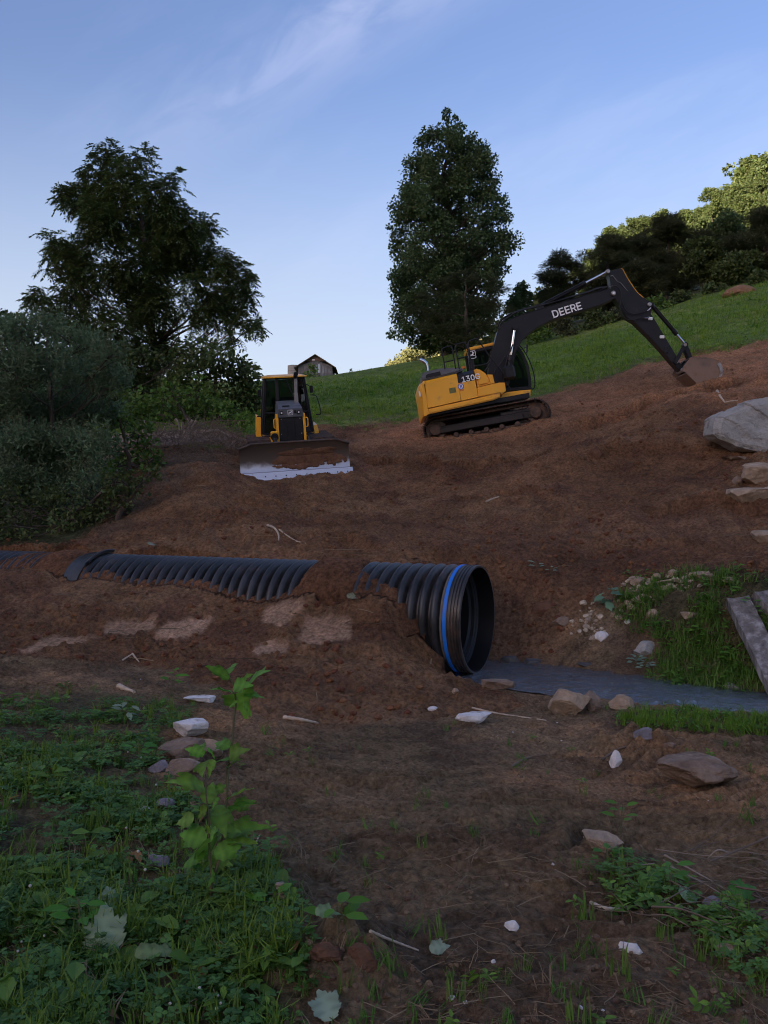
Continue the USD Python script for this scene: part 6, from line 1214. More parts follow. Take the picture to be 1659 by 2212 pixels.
for lab_, u_, v_, w_ in [("small wet stone in the stream nearest the pipe mouth", 1150, 1462, 26), ("small wet stone breaking the water in mid stream", 1310, 1478, 30), ("low wet stone in the stream before the round grey stone", 1380, 1490, 36), ("dark wet stone at the far water edge under the silvery sprigs", 1440, 1482, 40), ("dark wet stone in the stream left of the timbers", 1520, 1496, 34), ("low flat wet stone at the near water edge behind the flat slab", 1120, 1490, 40), ("wet stone at the far water edge below the white stone", 1250, 1440, 36), ("wet pebble in the stream behind the pointed rock", 1215, 1470, 20)]:
    S(lab_, u_, u_ + w_, v_ - 9, v_, "wet_rock", 300 + u_, 0.7, 0.3, ymin=9.4)
S("white stone on the far stream bank below the gravel", 1286, 1318, 1362, 1386, "white_rock", 20, ymin=10.5)
S("grey round stone on the far bank above the silvery sprig", 1372, 1428, 1384, 1420, "grey_rock", 21, ymin=10)
S("round pale stone in the grass of the far bank", 1401, 1424, 1316, 1335, "tan_rock", 22, ymin=10)
S("brown stone among dirt right of the pipe mouth", 1194, 1236, 1334, 1360, "brown_rock", 23, ymin=11)
S("tan stone at the left end of the row along the far bank", 1362, 1400, 1244, 1266, "tan_rock", 24, ymin=11.5)
S("small tan stone second in the row along the far bank", 1410, 1432, 1240, 1256, "tan_rock", 25, ymin=11.5)
S("pale tan stone in the middle of the row along the far bank", 1444, 1470, 1232, 1250, "tan_rock", 26, ymin=11.5)
S("long tan stone right in the row along the far bank", 1502, 1546, 1234, 1250, "tan_rock", 27, ymin=11.5)
S("tan stone under the right end of the row, in the grass", 1560, 1592, 1248, 1262, "tan_rock", 28, ymin=11.5)
S("flat tan rock in the bank grass left of the timbers", 1474, 1516, 1328, 1346, "tan_rock", 29, flat=0.2, ymin=10.5)
S("pale flat rock at the water line under the timbers", 1566, 1604, 1476, 1492, "grey_rock", 30, ymin=9.5)
S("small cream stone in the gravel of the far bank", 1318, 1340, 1320, 1336, "tan_rock", 31, ymin=10.5)
S("small white stone right of the cream stone in the gravel", 1350, 1366, 1338, 1350, "white_rock", 32, ymin=10.5)
S("white crusted flat rock half buried near the mound's foot", 984, 1066, 1538, 1562, "white_rock", 33, 0.6, 0.3, flat=0.1)
S("small white stone at the foot of the red mound", 924, 946, 1528, 1539, "white_rock", 34)
S("pale square stone on the red mound's foot", 976, 992, 1488, 1502, "tan_rock", 35)
S("white edged rock sticking out of the dark dirt left of the large brown boulder", 1318, 1346, 1622, 1660, "white_rock", 36, 0.6)
S("grey rock in the dark dirt above the white edged rock", 1372, 1420, 1574, 1602, "slate_rock", 37)
S("small tan stone in dirt right of the white edged rock", 1436, 1462, 1606, 1626, "brown_rock", 38)
S("white flat topped rock in the left foreground", 367, 447, 1553, 1594, "white_rock", 40, 0.7, 0.15, flat=0.1)
S("big brown rock under the white flat topped rock", 335, 432, 1594, 1650, "brown_rock", 41, 0.7, 0.15)
S("tan rock right of the big brown rock, behind the sapling", 432, 480, 1594, 1634, "tan_rock", 42, 0.7)
S("flat brown rock below the big brown rock", 352, 432, 1638, 1682, "brown_rock", 43, 0.8, 0.3)
S("blue grey stone left of the flat brown rock", 318, 362, 1642, 1670, "slate_rock", 44, 0.8, 0.3)
S("smooth purplish stone in the grass left of the sapling", 328, 374, 1722, 1756, "slate_rock", 45, 0.9, 0.2, rough=0.07)
S("white bluish stone sunk in the grass left of the purplish stone", 284, 326, 1740, 1764, "white_rock", 46, 0.5, 0.3)
S("tan stone behind the sapling leaves", 392, 434, 1728, 1754, "tan_rock", 47)
S("small brown round stone in the grass at the far left", 100, 126, 1693, 1712, "brown_rock", 48, 0.9, 0.2)
S("white weathered flat stone on dirt behind the sapling top", 392, 462, 1503, 1520, "white_rock", 49, 0.6, 0.3, flat=0.1)
S("slate stone at the right foot of the sapling", 500, 540, 1834, 1866, "slate_rock", 50)
S("brown stone right of the sapling stem", 508, 548, 1894, 1924, "brown_rock", 51)
S("flat grey stone sunk in the grass left of the sapling foot", 310, 362, 1850, 1874, "slate_rock", 52, 0.8, 0.4)
S("pinkish round stone by the stick pile at the lower right", 1524, 1560, 1938, 1974, "slate_rock", 53, 0.9, 0.2, rough=0.07)
S("tan flat stone in the mud at the lower right edge", 1538, 1592, 2022, 2050, "tan_rock", 54, 0.7, 0.35)
S("long tan flat stone under the first at the lower right edge", 1552, 1612, 2048, 2072, "tan_rock", 55, 0.7, 0.35)
S("small white stone pressed into the track, lower right", 1088, 1124, 1992, 2010, "white_rock", 56, 0.6, 0.4)
S("white crumbled stone in the mud at the bottom right", 1340, 1392, 2040, 2062, "white_rock", 57, 0.6, 0.5)
S("brown lump of earth on the slope above the stream", 1270, 1310, 965, 992, "caked_earth", 58, 0.8, 0.3, ymin=16, name="earth_lump", cat="earth lump")
S("dark lump of earth low on the slope left of the gravel", 1150, 1200, 1296, 1330, "caked_earth", 59, 0.8, 0.3, ymin=11, name="earth_lump", cat="earth lump")
S("lump of torn sod in the foreground near the bottom", 648, 740, 2030, 2086, "caked_earth", 60, 0.8, 0.35, name="earth_lump", cat="earth lump", rough=0.3)
S("second lump of torn sod right of the first near the bottom", 744, 822, 2040, 2098, "caked_earth", 61, 0.8, 0.35, name="earth_lump", cat="earth lump", rough=0.3)
# far spoil mound
pm_ = hit(1600, 634, 45, 75); mm_ = rock_mesh(1.9, 1.5, 1.15, 77, 0, 0.22, 4, -5); mm_.vertices[:, :2] *= (1.25 - 0.45 * mm_.vertices[:, 2:] / 0.65); mm_.apply_translation((0, 0, 0.0))
pbr("tan_spoil", [(0.17, 0.095, 0.052), (0.26, 0.15, 0.085)], 3.0, 0.95, bump=0.5)
o = obj("spoil_mound", mm_, "tan_spoil", smooth=40, label="small orange brown heap of spoil far up the pasture at the right", cat="earth mound"); o.AddTranslateOp().Set(Gf.Vec3d(*map(float, pm_)))
# ------------------------------------------------------------------ timbers by the stream
pbr("weathered_timber", [(0.075, 0.066, 0.058), (0.18, 0.162, 0.145), (0.40, 0.375, 0.35)], 3.5, 0.9, bump=0.6, stretch=(2.5, 2.5, 0.7), detail=10)
def timber(label, a, b, w_, h_, seed, roll=0):
    M, L = frame(a, b); r = np.random.default_rng(seed); nz_ = 26; V_ = []
    cs = [(-w_ / 2, -h_ / 2), (-w_ / 4, -h_ / 2), (w_ / 4, -h_ / 2), (w_ / 2, -h_ / 2), (w_ / 2, 0), (w_ / 2, h_ / 2), (w_ / 4, h_ / 2), (-w_ / 4, h_ / 2), (-w_ / 2, h_ / 2), (-w_ / 2, 0)]; n = len(cs)
    for i in range(nz_):
        for x, y in cs: V_.append((x * (1 + 0.08 * (r.random() - .5)), y * (1 + 0.10 * (r.random() - .5)), L * i / (nz_ - 1) + (0.06 * r.random() if i in (0, nz_ - 1) else 0)))
    f_ = [q for i in range(nz_ - 1) for k in range(n) for q in ([i * n + k, i * n + (k + 1) % n, (i + 1) * n + (k + 1) % n], [i * n + k, (i + 1) * n + (k + 1) % n, (i + 1) * n + k])]
    f_ += [[0, k + 1, k] for k in range(1, n - 1)] + [[(nz_ - 1) * n, (nz_ - 1) * n + k, (nz_ - 1) * n + k + 1] for k in range(1, n - 1)]
    m = trimesh.Trimesh(V_, f_, process=False); m.apply_transform(M @ rotm([0, 0, 1], roll)); obj("timber", m, "weathered_timber", smooth=30, label=label, cat="timber", group="old timbers by the stream")
a_, b2 = hit(1592, 1322, 10.4), hit(1690, 1530, 8.5); timber("long grey weathered beam slanting down the grass bank to the stream", a_ + [0, 0, 0.10], b2 + [0, 0, 0.16], 0.29, 0.16, 1, 8)
a_, b2 = hit(1642, 1308, 10.6), hit(1730, 1400, 9.0); timber("grey beam behind the long one, cut by the right edge", a_ + [0, 0, 0.10], b2 + [0, 0, 0.12], 0.28, 0.2, 2, 4)

# ------------------------------------------------------------------ sticks and roots
pbr("pale_stick", [(0.38, 0.30, 0.21), (0.58, 0.48, 0.36)], 9.0, 0.85, bump=0.3)
pbr("brown_stick", [(0.11, 0.082, 0.058), (0.2, 0.15, 0.11)], 9.0, 0.9, bump=0.3)
def stick(label, pts, r0, mat="pale_stick", name="stick", cat="stick", lift=0.01, ymin=2.3):
    P_ = []
    for q in pts: h_ = hit(q[0], q[1], ymin); h_[2] += lift + (q[2] if len(q) > 2 else 0); P_.append(h_)
    sp = spline(P_, 10 * len(P_)); obj(name, MB().tube(sp, np.linspace(r0, r0 * 0.55, len(sp)) * (1 + 0.15 * np.sin(np.arange(len(sp)) * 1.7)), 7), mat, smooth=50, label=label, cat=cat)
stick("pale peeled stick lying at the foot of the red mound", [(614, 1552), (650, 1558), (686, 1567)], 0.022)
stick("short pale stick on the dirt at the left", [(256, 1486), (290, 1499)], 0.03)
stick("thin pale stick on the lower left of the red mound", [(265, 1428), (286, 1416)], 0.012, ymin=8)
stick("thin pale stick right of the other on the left red mound", [(286, 1416), (300, 1432)], 0.014, ymin=8)
stick("pale crooked root on the levelled earth above the pipe", [(578, 1136), (592, 1142), (601, 1156), (602, 1170)], 0.022, ymin=13)
stick("long thin root trailing right above the pipe", [(603, 1146), (620, 1158), (640, 1172), (660, 1180)], 0.014, ymin=13)
stick("pale forked root on the upper slope left of the huge boulder", [(1549, 846), (1556, 858), (1566, 872)], 0.035, ymin=16)
stick("thin pale root right of the forked root", [(1568, 870), (1580, 868), (1594, 866)], 0.02, ymin=16)
stick("pale stick on the slope below the digger arm", [(1050, 1086), (1062, 1079), (1078, 1074)], 0.02, ymin=14)
stick("long fallen stick across the far bank grass", [(1364, 1284), (1400, 1266), (1460, 1254)], 0.018, ymin=10)
stick("yellow green forked twig in the middle of the track", [(1276, 1960), (1310, 1968), (1352, 1970), (1392, 1958)], 0.008)
stick("long bare twig on the mud by the white crusted rock", [(1020, 1532), (1080, 1545), (1180, 1560)], 0.010)
stick("brown twig on the muddy track in the middle", [(1104, 1660), (1140, 1640), (1180, 1634)], 0.012, "brown_stick")
stick("thin brown twig right of the muddy track", [(1300, 1646), (1336, 1626), (1372, 1614)], 0.012, "brown_stick")
stick("brown root across the grass at the sapling foot", [(422, 1950), (470, 1936), (500, 1948), (545, 1966), (585, 1984)], 0.022, "dead_wood", name="root", cat="root")
stick("short upright root stub at the end of the brown root", [(585, 1984), (598, 1984, 0.01), (606, 1976, 0.05), (604, 1972, 0.10)], 0.03, "dead_wood", name="root", cat="root")
stick("straight dry stalk right of the sapling foot", [(500, 1920), (530, 1880), (560, 1810)], 0.006, "pale_stick", name="dry_stalk", cat="stalk")
stick("fallen straw stalk crossing the lower track", [(800, 2020), (850, 2040), (905, 2060)], 0.006)
R6 = np.random.default_rng(12)
pile = thing("brush_pile", "pile of loose grey brown sticks on the mud at the lower right", "brush pile", hit(1560, 1900)); po = np.array(hit(1560, 1900))
for k in range(60):
    u_, v_ = 1400 + 330 * R6.random(), 1830 + 170 * R6.random(); v_ += (u_ - 1400) * 0.12; dx = (60 + 170 * R6.random()) * (1 if R6.random() < .85 else -0.6); dv = dx * (0.10 + 0.35 * R6.normal())
    a, b = hit(u_, v_), hit(np.clip(u_ + dx, 1300, 1800), np.clip(v_ + dv, 1780, 2080)); a[2] += 0.005 + 0.06 * R6.random(); b[2] += 0.005 + 0.06 * R6.random(); m_ = (a + b) / 2 + R6.normal(size=3) * 0.02; m_[2] = max(m_[2], float(gz(m_[0], m_[1])) + 0.01)
    r_ = 0.002 + 0.004 * R6.random() ** 2; obj("stick", MB().tube(spline([a - po, m_ - po, b - po], 9), np.linspace(r_, r_ * .6, 9), 5), "brown_stick" if R6.random() < .8 else "dead_wood", pile, smooth=50)
heap = thing("brush_heap", "heap of torn out roots and branches on the earth left of the bulldozer", "brush heap", W(420, 962, 25.5)); ho = W(420, 962, 25.5)
hb = MB()
for k in range(70):
    u_ = 300 + 230 * R6.random(); top_ = np.interp(u_, [300, 380, 430, 480, 540], [935, 925, 910, 918, 955]); v_ = top_ + (985 - top_) * R6.random() ** 0.8; Yk = 24.3 + 2.4 * R6.random()
    a = W(u_, v_, Yk); d_ = unit(1, R6)[0] * np.array([1, 0.6, 0.5]); Lk = 0.5 + 1.1 * R6.random(); b = a + d_ * Lk; c_ = (a + b) / 2 + R6.normal(size=3) * 0.10; r_ = 0.008 + 0.016 * R6.random()
    obj("branch", MB().tube(spline([a - ho, c_ - ho, b - ho], 10), np.linspace(r_, r_ * .4, 10), 5), "dead_wood" if R6.random() < .5 else "brown_stick", heap, smooth=50)
for pts in ([(378, 905), (384, 912), (388, 930)], [(424, 908), (412, 930), (400, 966)], [(416, 907), (408, 920), (402, 940)], [(395, 912), (392, 930)], [(340, 940), (352, 934), (356, 920)], [(266, 968), (300, 955), (330, 948)], [(440, 935), (470, 930), (500, 945)]):
    obj("branch", MB().tube(spline([W(*q, 24.4) - ho for q in pts], 12), np.linspace(0.042, 0.018, 12), 6), "dead_wood", heap, smooth=50)
for k in range(2200):
    u_ = 290 + 260 * R6.random(); top_ = np.interp(u_, [290, 380, 430, 480, 550], [945, 928, 915, 922, 960]); v_ = top_ + (990 - top_) * R6.random(); a = W(u_, v_, 23.6 + 3.0 * R6.random()) - ho; d_ = unit(1, R6)[0]; hb.tube([a, a + d_ * 0.18 + R6.normal(size=3) * .03, a + d_ * 0.4], 0.006, 3)
tw_ = obj("twigs", hb, "brown_stick", heap, kind="stuff")
mh = rock_mesh(5.4, 3.0, 2.2, 91, 0, 0.25, 5); mh.vertices[:, 2] -= 0.55
mh.vertices[:, 2] *= 0.8
obj("root_earth", mh, "brown_rock", heap, smooth=40)
# ------------------------------------------------------------------ plants of the foreground
leaf_mat("leaf_sapling", (0.13, 0.265, 0.042), 0.4, 0.5)
leaf_mat("leaf_pale", (0.30, 0.36, 0.26), 0.2, 0.7)
leaf_mat("grass_blade", (0.115, 0.20, 0.036), 0.3, 0.6)
leaf_mat("clover_leaf", (0.085, 0.18, 0.040), 0.25, 0.6)
leaf_mat("dry_straw", (0.24, 0.18, 0.11), 0.1, 0.9)
leaf_mat("clover_flower", (0.62, 0.60, 0.54), 0.2, 0.8)
pbr("green_stem", [(0.09, 0.085, 0.045), (0.13, 0.12, 0.06)], 6, 0.7)
def lobed_leaf(L, lobes=5, tooth=0.08, seed=0, curl=0.25, fold=0.12):
    """A plane tree leaf: lobes about the stalk, toothed, bent along the midrib; lies in xy, stalk at the origin, tip towards +x."""
    r = np.random.default_rng(seed)
    tips = {3: [(-0.62, 0.52), (0, 1.0), (0.62, 0.52)], 5: [(-1.25, 0.42), (-0.62, 0.72), (0, 1.0), (0.62, 0.72), (1.25, 0.42)]}[lobes]
    out = [(0.0, 0.0)]; prev = (-math.pi * 0.82, 0.16)
    seq = [(-2.2, 0.24)] + tips + [(2.2, 0.24)]
    for (a0, r0), (a1, r1) in zip(seq[:-1], seq[1:]):
        n_ = 7
        for k in range(n_):
            s = k / n_; a = a0 + (a1 - a0) * s; rad_ = r0 + (r1 - r0) * s - 0.30 * min(r0, r1) * math.sin(math.pi * s) ** 1.2 + (tooth * (1 if k % 2 else -0.4) * min(r0, r1) if k else 0)
            out.append((rad_ * math.cos(a) + 0.18, rad_ * math.sin(a)))
    out.append((seq[-1][1] * math.cos(seq[-1][0]) + 0.18, seq[-1][1] * math.sin(seq[-1][0])))
    pg = Polygon(out).buffer(0); pg = max(getattr(pg, "geoms", [pg]), key=lambda g: g.area)
    b = np.array(pg.exterior.coords)[:-1]; inner_ = []
    for s in np.linspace(0.12, 0.95, 6):
        for w in (-0.35, -0.15, 0, 0.15, 0.35):
            if pg.buffer(-0.03).contains(Point(s, w)): inner_.append((s, w))
    from scipy.spatial import Delaunay
    P_ = np.vstack([b, inner_]); t_ = Delaunay(P_).simplices; c_ = P_[t_].mean(1); t_ = t_[shapely.contains_xy(pg, c_[:, 0], c_[:, 1])]
    z = -curl * P_[:, 0] ** 2 * 0.8 + fold * np.abs(P_[:, 1]) + 0.05 * np.sin(P_[:, 1] * 9 + seed) * P_[:, 0] + 0.03 * np.cos(P_[:, 0] * 12 + seed)
    V_ = np.column_stack([P_, z]) * L
    return V_, t_
def orient(V_, o, d, up, roll=0.0):
    d = np.asarray(d, float); d /= np.linalg.norm(d); s = np.cross(up, d); s /= np.linalg.norm(s) + 1e-9; u = np.cross(d, s)
    c, q = math.cos(roll), math.sin(roll); s, u = s * c + u * q, u * c - s * q
    return np.asarray(o) + V_[:, :1] * d + V_[:, 1:2] * s + V_[:, 2:] * u
R7 = np.random.default_rng(77)
Ys = 3.55; sb = hit(455, 1962); Ys = sb[1]
sap = thing("sapling", "bright green broad leaved sapling standing in the left foreground", "sapling", sb); so = np.array(sb)
kx = Ys / F
def SP(zx, zy, dy=0.0): return W(271 + zx * .29107, 1355.4 + zy * .29107, Ys + dy) - so
main = [SP(632, 2080), SP(640, 1900), SP(700, 1700), SP(735, 1450), SP(755, 1200), SP(765, 1000), SP(795, 830), SP(805, 680), SP(820, 560), SP(805, 440), SP(780, 380)]
obj("stem", MB().tube(spline(main, 60), np.linspace(0.0075, 0.003, 60), 8), "green_stem", sap, smooth=50)
obj("stem", MB().tube(spline([SP(622, 2070), SP(640, 1880, -.01), SP(625, 1700, -.02), SP(620, 1450, -.03), SP(600, 1250, -.03), SP(595, 1090, -.03)], 40), np.linspace(0.006, 0.0025, 40), 8), "green_stem", sap, smooth=50)
LV = [(765, 385, 640, 270, 0), (770, 345, 790, 240, .03), (890, 440, 1010, 290, .02), (800, 430, 905, 420, -.05), (795, 490, 645, 425, .03), (880, 510, 1010, 475, .02), (885, 380, 905, 340, .0), (870, 560, 965, 640, -.04), (835, 545, 765, 575, -.03), (820, 480, 860, 500, -.05),
      (585, 945, 460, 880, 0), (560, 930, 530, 830, .03), (600, 900, 680, 940, -.03), (775, 890, 655, 825, .02), (765, 985, 640, 955, -.04), (765, 945, 825, 905, .0), (770, 1030, 830, 960, .02), (665, 985, 590, 1090, -.05), (590, 1000, 545, 1040, .04),
      (580, 1190, 385, 1080, 0), (600, 1310, 650, 1140, -.03), (640, 1240, 735, 1150, .03), (745, 1290, 915, 1160, .02), (775, 1370, 940, 1230, -.02), (800, 1330, 945, 1290, .03), (610, 1340, 505, 1400, -.04), (510, 1420, 360, 1440, .02), (600, 1580, 385, 1510, 0), (620, 1480, 605, 1560, -.07), (690, 1450, 615, 1555, -.06), (740, 1540, 965, 1400, .0),
      (750, 1600, 940, 1540, -.03), (660, 1690, 855, 1600, -.06), (590, 1690, 395, 1740, -.02), (640, 1700, 790, 1760, .02), (620, 1740, 560, 1790, .04), (640, 1790, 660, 1900, -.05), (600, 1620, 480, 1600, .05), (700, 1350, 720, 1440, -.05), (560, 1350, 500, 1300, .03), (690, 1260, 640, 1330, -.06), (720, 1650, 830, 1650, .05), (560, 1780, 480, 1760, .03), (700, 1500, 820, 1480, -.07), (640, 1560, 560, 1650, -.06)]
for i, (x0, y0, x1, y1, dy) in enumerate(LV):
    o_, t_ = SP(x0, y0, dy), SP(x1, y1, dy + 0.05 * R7.normal()); d = t_ - o_; L = np.linalg.norm(d) * 0.92
    up = np.array([0.45 * R7.normal(), -0.6 + 0.5 * R7.normal(), 0.75]); V_, f_ = lobed_leaf(L, 5 if L > 0.06 else 3, 0.09, i, 0.2 + 0.35 * R7.random(), 0.16)
    V_[:, 1] *= 0.95
    tn = 0.8 + 0.5 * R7.random(); col = np.array([tn * (0.85 + 0.4 * R7.random()), tn, tn * (0.7 + 0.6 * R7.random())])
    obj("leaf", trimesh.Trimesh(orient(V_, o_, d, up), f_, process=False), "leaf_sapling", sap, smooth=True, tint=col[None] * (1.22 - 0.55 * np.abs(V_[:, 1:2]) / np.abs(V_[:, 1]).max() + 0.18 * np.sin(V_[:, :1] / L * 22 + 8 * np.abs(V_[:, 1:2]) / L)))
# fallen plane tree leaves
def fallen(label, u, v, L, ang, mat, tint_, seed, lift=0.03, tilt_=(0.2, -0.5, 0.8), curl=0.3, tipz=0.2):
    p = hit(u, v); V_, f_ = lobed_leaf(L, 5, 0.10, seed, curl, 0.10); V_[:, 0] -= 0.45 * L
    d = np.array([math.cos(ang), math.sin(ang), tipz]); Q = orient(V_, np.zeros(3), d, np.array(tilt_)); Q[:, 2] -= Q[:, 2].min(); o = obj("fallen_leaf", trimesh.Trimesh(Q, f_, process=False), mat, smooth=True, tint=np.array(tint_)[None] * (1.12 - 0.4 * np.abs(V_[:, 1:2]) / np.abs(V_[:, 1]).max() + 0.15 * np.sin(V_[:, :1] / L * 20 + 9 * np.abs(V_[:, 1:2]) / L)), label=label, cat="leaf")
    o.AddTranslateOp().Set(Gf.Vec3d(float(p[0]), float(p[1]), float(p[2]) + lift))
fallen("large pale grey green fallen leaf standing in the left foreground grass", 225, 2062, 0.19, 1.9, "leaf_pale", (0.85, 0.95, 0.75), 1, 0.02, (0.1, -0.9, 0.4), 0.2, 0.8)
fallen("yellowish curled leaf in the grass right of the large pale leaf", 318, 2100, 0.10, 0.3, "leaf_pale", (0.62, 0.72, 0.38), 2, 0.03, (0.0, -0.3, 0.9), 0.6)
fallen("second yellowish curled leaf lying further right of the large pale leaf", 352, 2096, 0.085, 0.6, "leaf_pale", (0.60, 0.70, 0.40), 3, 0.03, (0.0, -0.3, 0.9), 0.6)
fallen("pale blue green fallen leaf on the dirt at the very bottom of the photo", 704, 2196, 0.115, 2.0, "leaf_pale", (0.95, 1.05, 1.0), 4, 0.01, (0.1, -0.75, 0.6), 0.3, 0.5)
fallen("small pale leaf behind the large pale leaf in the grass", 236, 1984, 0.10, 0.9, "leaf_pale", (0.8, 0.95, 0.8), 5, 0.05, (0.2, -0.6, 0.6), 0.4, 0.5)
fallen("dark green leaf lying below the curled leaves", 268, 2092, 0.11, -0.5, "leaf_sapling", (0.8, 0.8, 0.9), 6, 0.02)
fallen("pale green crumpled leaf by the stick pile, lower right", 1488, 1958, 0.11, 1.0, "leaf_pale", (0.8, 1.0, 0.8), 7, 0.02, (0, -0.8, 0.5), 0.5, 0.4)
fallen("dark green broad leaf lying right of the pinkish round stone", 1600, 1950, 0.12, 0.2, "leaf_sapling", (0.6, 0.85, 1.1), 8, 0.02)
fallen("pale dry leaf on the lower part of the muddy track", 946, 2066, 0.07, 0.2, "leaf_pale", (0.9, 0.95, 0.9), 9, 0.01)
fallen("pale wilted leaf on the earth clod near the bottom", 700, 2052, 0.07, 0.1, "leaf_pale", (0.6, 0.75, 0.5), 10, 0.10, (0, -.4, .8), .5)
fallen("small pale leaf beside the red mound's right slope", 760, 1300, 0.16, 0.4, "leaf_pale", (0.75, 0.62, 0.5), 11, 0.02)
fallen("pale fallen leaf lying on the slope behind the pipe's ribs", 328, 1186, 0.20, 1.2, "leaf_pale", (0.8, 0.75, 0.7), 12, 0.05)
# small weeds
def weed(label, u, v, H, n, leaf, mat, tint_, seed, lean=0.0, ymin=2.3, droop=0.3, oval=True, name="weed"):
    r = np.random.default_rng(seed); p = hit(u, v, ymin); t = thing(name, label, "weed", p)
    tip = np.array([lean * H, 0, H]); mb = MB().tube(spline([(0, 0, -0.02), tip * .5 + [0.02 * H, 0, 0], tip], 10), np.linspace(0.004, 0.002, 10), 6)
    for k in range(n):
        s = 0.35 + 0.65 * (k + 1) / n; o_ = tip * s; a = k * 2.4 + r.random(); d = np.array([math.cos(a), math.sin(a), 0.35 - droop * r.random()]); L = leaf * (0.7 + 0.5 * r.random())
        m_ = o_ + d * L * 0.35; mb.tube([o_, m_], 0.0016, 5)
        if oval: V_ = np.array([(0, 0, 0), (.3, .2, .03), (.65, .2, .02), (1, 0, -.1), (.65, -.2, .02), (.3, -.2, .03), (.3, 0, 0), (.65, 0, -.02)]) * L; f_ = [[0, 6, 1], [1, 6, 7], [1, 7, 2], [2, 7, 3], [0, 5, 6], [5, 7, 6], [5, 4, 7], [4, 3, 7]]
        else: V_, f_ = lobed_leaf(L, 5, .09, seed + k)
        tn = 0.8 + 0.4 * r.random(); obj("leaf", trimesh.Trimesh(orient(np.asarray(V_), m_, d, np.array([0, -0.3, 1.0])), f_, process=False), mat, t, smooth=True, tint=np.tile(np.array(tint_) * tn, (len(V_), 1)))
    obj("stem", mb, "green_stem", t, smooth=50); return t
weed("small bright green weed growing behind the tan angular rock", 1338, 1806, 0.16, 7, 0.075, "leaf_sapling", (0.9, 1.0, 0.8), 1, 0.1)
weed("small green seedling with spread leaves left of the stick pile", 1446, 1925, 0.11, 6, 0.07, "leaf_sapling", (0.8, 1.0, 1.0), 2)
weed("small green weed in front of the tan angular rock", 1310, 1862, 0.06, 6, 0.06, "leaf_sapling", (0.6, 0.8, 0.7), 3)
weed("bright green leafy weed near the sod lumps at the bottom", 728, 2030, 0.12, 6, 0.085, "leaf_sapling", (0.85, 1.0, 0.7), 4)
weed("drooping pale leaved plant on the dirt left of the gravel", 1306, 1326, 0.36, 9, 0.16, "leaf_pale", (0.55, 0.8, 0.62), 5, 0.1, 10, 0.9, False)
weed("small pale leaves poking from the slope above the pipe mouth", 1162, 1240, 0.12, 5, 0.12, "leaf_pale", (0.8, 0.95, 0.9), 6, 0, 11)
weed("second sprig of pale leaves right of the first on the slope", 1190, 1244, 0.10, 4, 0.11, "leaf_pale", (0.8, 0.95, 0.9), 7, 0, 11)
weed("silvery leaved sprig hanging over the far stream bank", 1366, 1446, 0.18, 16, 0.10, "leaf_pale", (0.75, 0.95, 0.95), 8, 0.4, 10)
weed("second silvery sprig right of the first over the stream bank", 1390, 1456, 0.14, 12, 0.09, "leaf_pale", (0.75, 0.95, 0.95), 9, 0.3, 10)
weed("green leafy weed beside the top of the long beam", 1622, 1346, 0.28, 12, 0.12, "leaf_sapling", (0.7, 1.0, 0.8), 10, 0, 9.5)
weed("green weed leaves in the bank grass under the gravel", 1408, 1378, 0.2, 8, 0.12, "leaf_sapling", (0.6, 0.9, 0.5), 11, 0, 10)
weed("tall grassy weed on the dirt left of the sapling top", 372, 1492, 0.20, 9, 0.12, "leaf_sapling", (0.8, 1.1, 0.6), 12, 0, 6)
weed("leafy weed in the grass left of the brown rocks", 300, 1650, 0.14, 8, 0.09, "leaf_sapling", (0.6, 0.9, 0.7), 13)
weed("tall leafed weed in the grass at the left edge", 170, 2040, 0.16, 7, 0.08, "leaf_sapling", (0.7, 1.0, 0.8), 14)
weed("wilted pale plant on the dirt at the far left", 268, 1560, 0.18, 8, 0.10, "leaf_pale", (0.6, 0.68, 0.62), 15, 0.2, 4, 0.8)
weed("green weed among the torn sod right of the sapling foot", 590, 1990, 0.10, 5, 0.08, "leaf_sapling", (0.8, 1.0, 0.7), 16)
# ------------------------------------------------------------------ ground cover: nobody could count it
def blade_clump(n, H, spread, r, width=0.006, bend=0.5):
    a = r.random(n) * math.tau; d = np.stack([np.cos(a), np.sin(a), np.zeros(n)], 1); h = H * (0.5 + 0.7 * r.random(n)); b0 = np.stack([spread * r.normal(size=n), spread * r.normal(size=n), np.full(n, -0.01)], 1); s = np.stack([-d[:, 1], d[:, 0], d[:, 2]], 1) * (width * (0.7 + 0.6 * r.random(n)))[:, None]
    k = bend * r.random(n)[:, None]; m = b0 + d * k * h[:, None] * 0.35 + np.array([0, 0, 1.0]) * h[:, None] * 0.6; t = b0 + d * k * h[:, None] + np.array([0, 0, 1.0]) * (h * (1 - 0.35 * k[:, 0]))[:, None]
    V_ = np.stack([b0 - s, b0 + s, m - s * .7, m + s * .7, t], 1).reshape(-1, 3); b = np.arange(n)[:, None] * 5
    return V_, np.concatenate([b + [0, 1, 3], b + [0, 3, 2], b + [2, 3, 4]], 0), np.repeat(0.75 + 0.55 * r.random(n), 5)
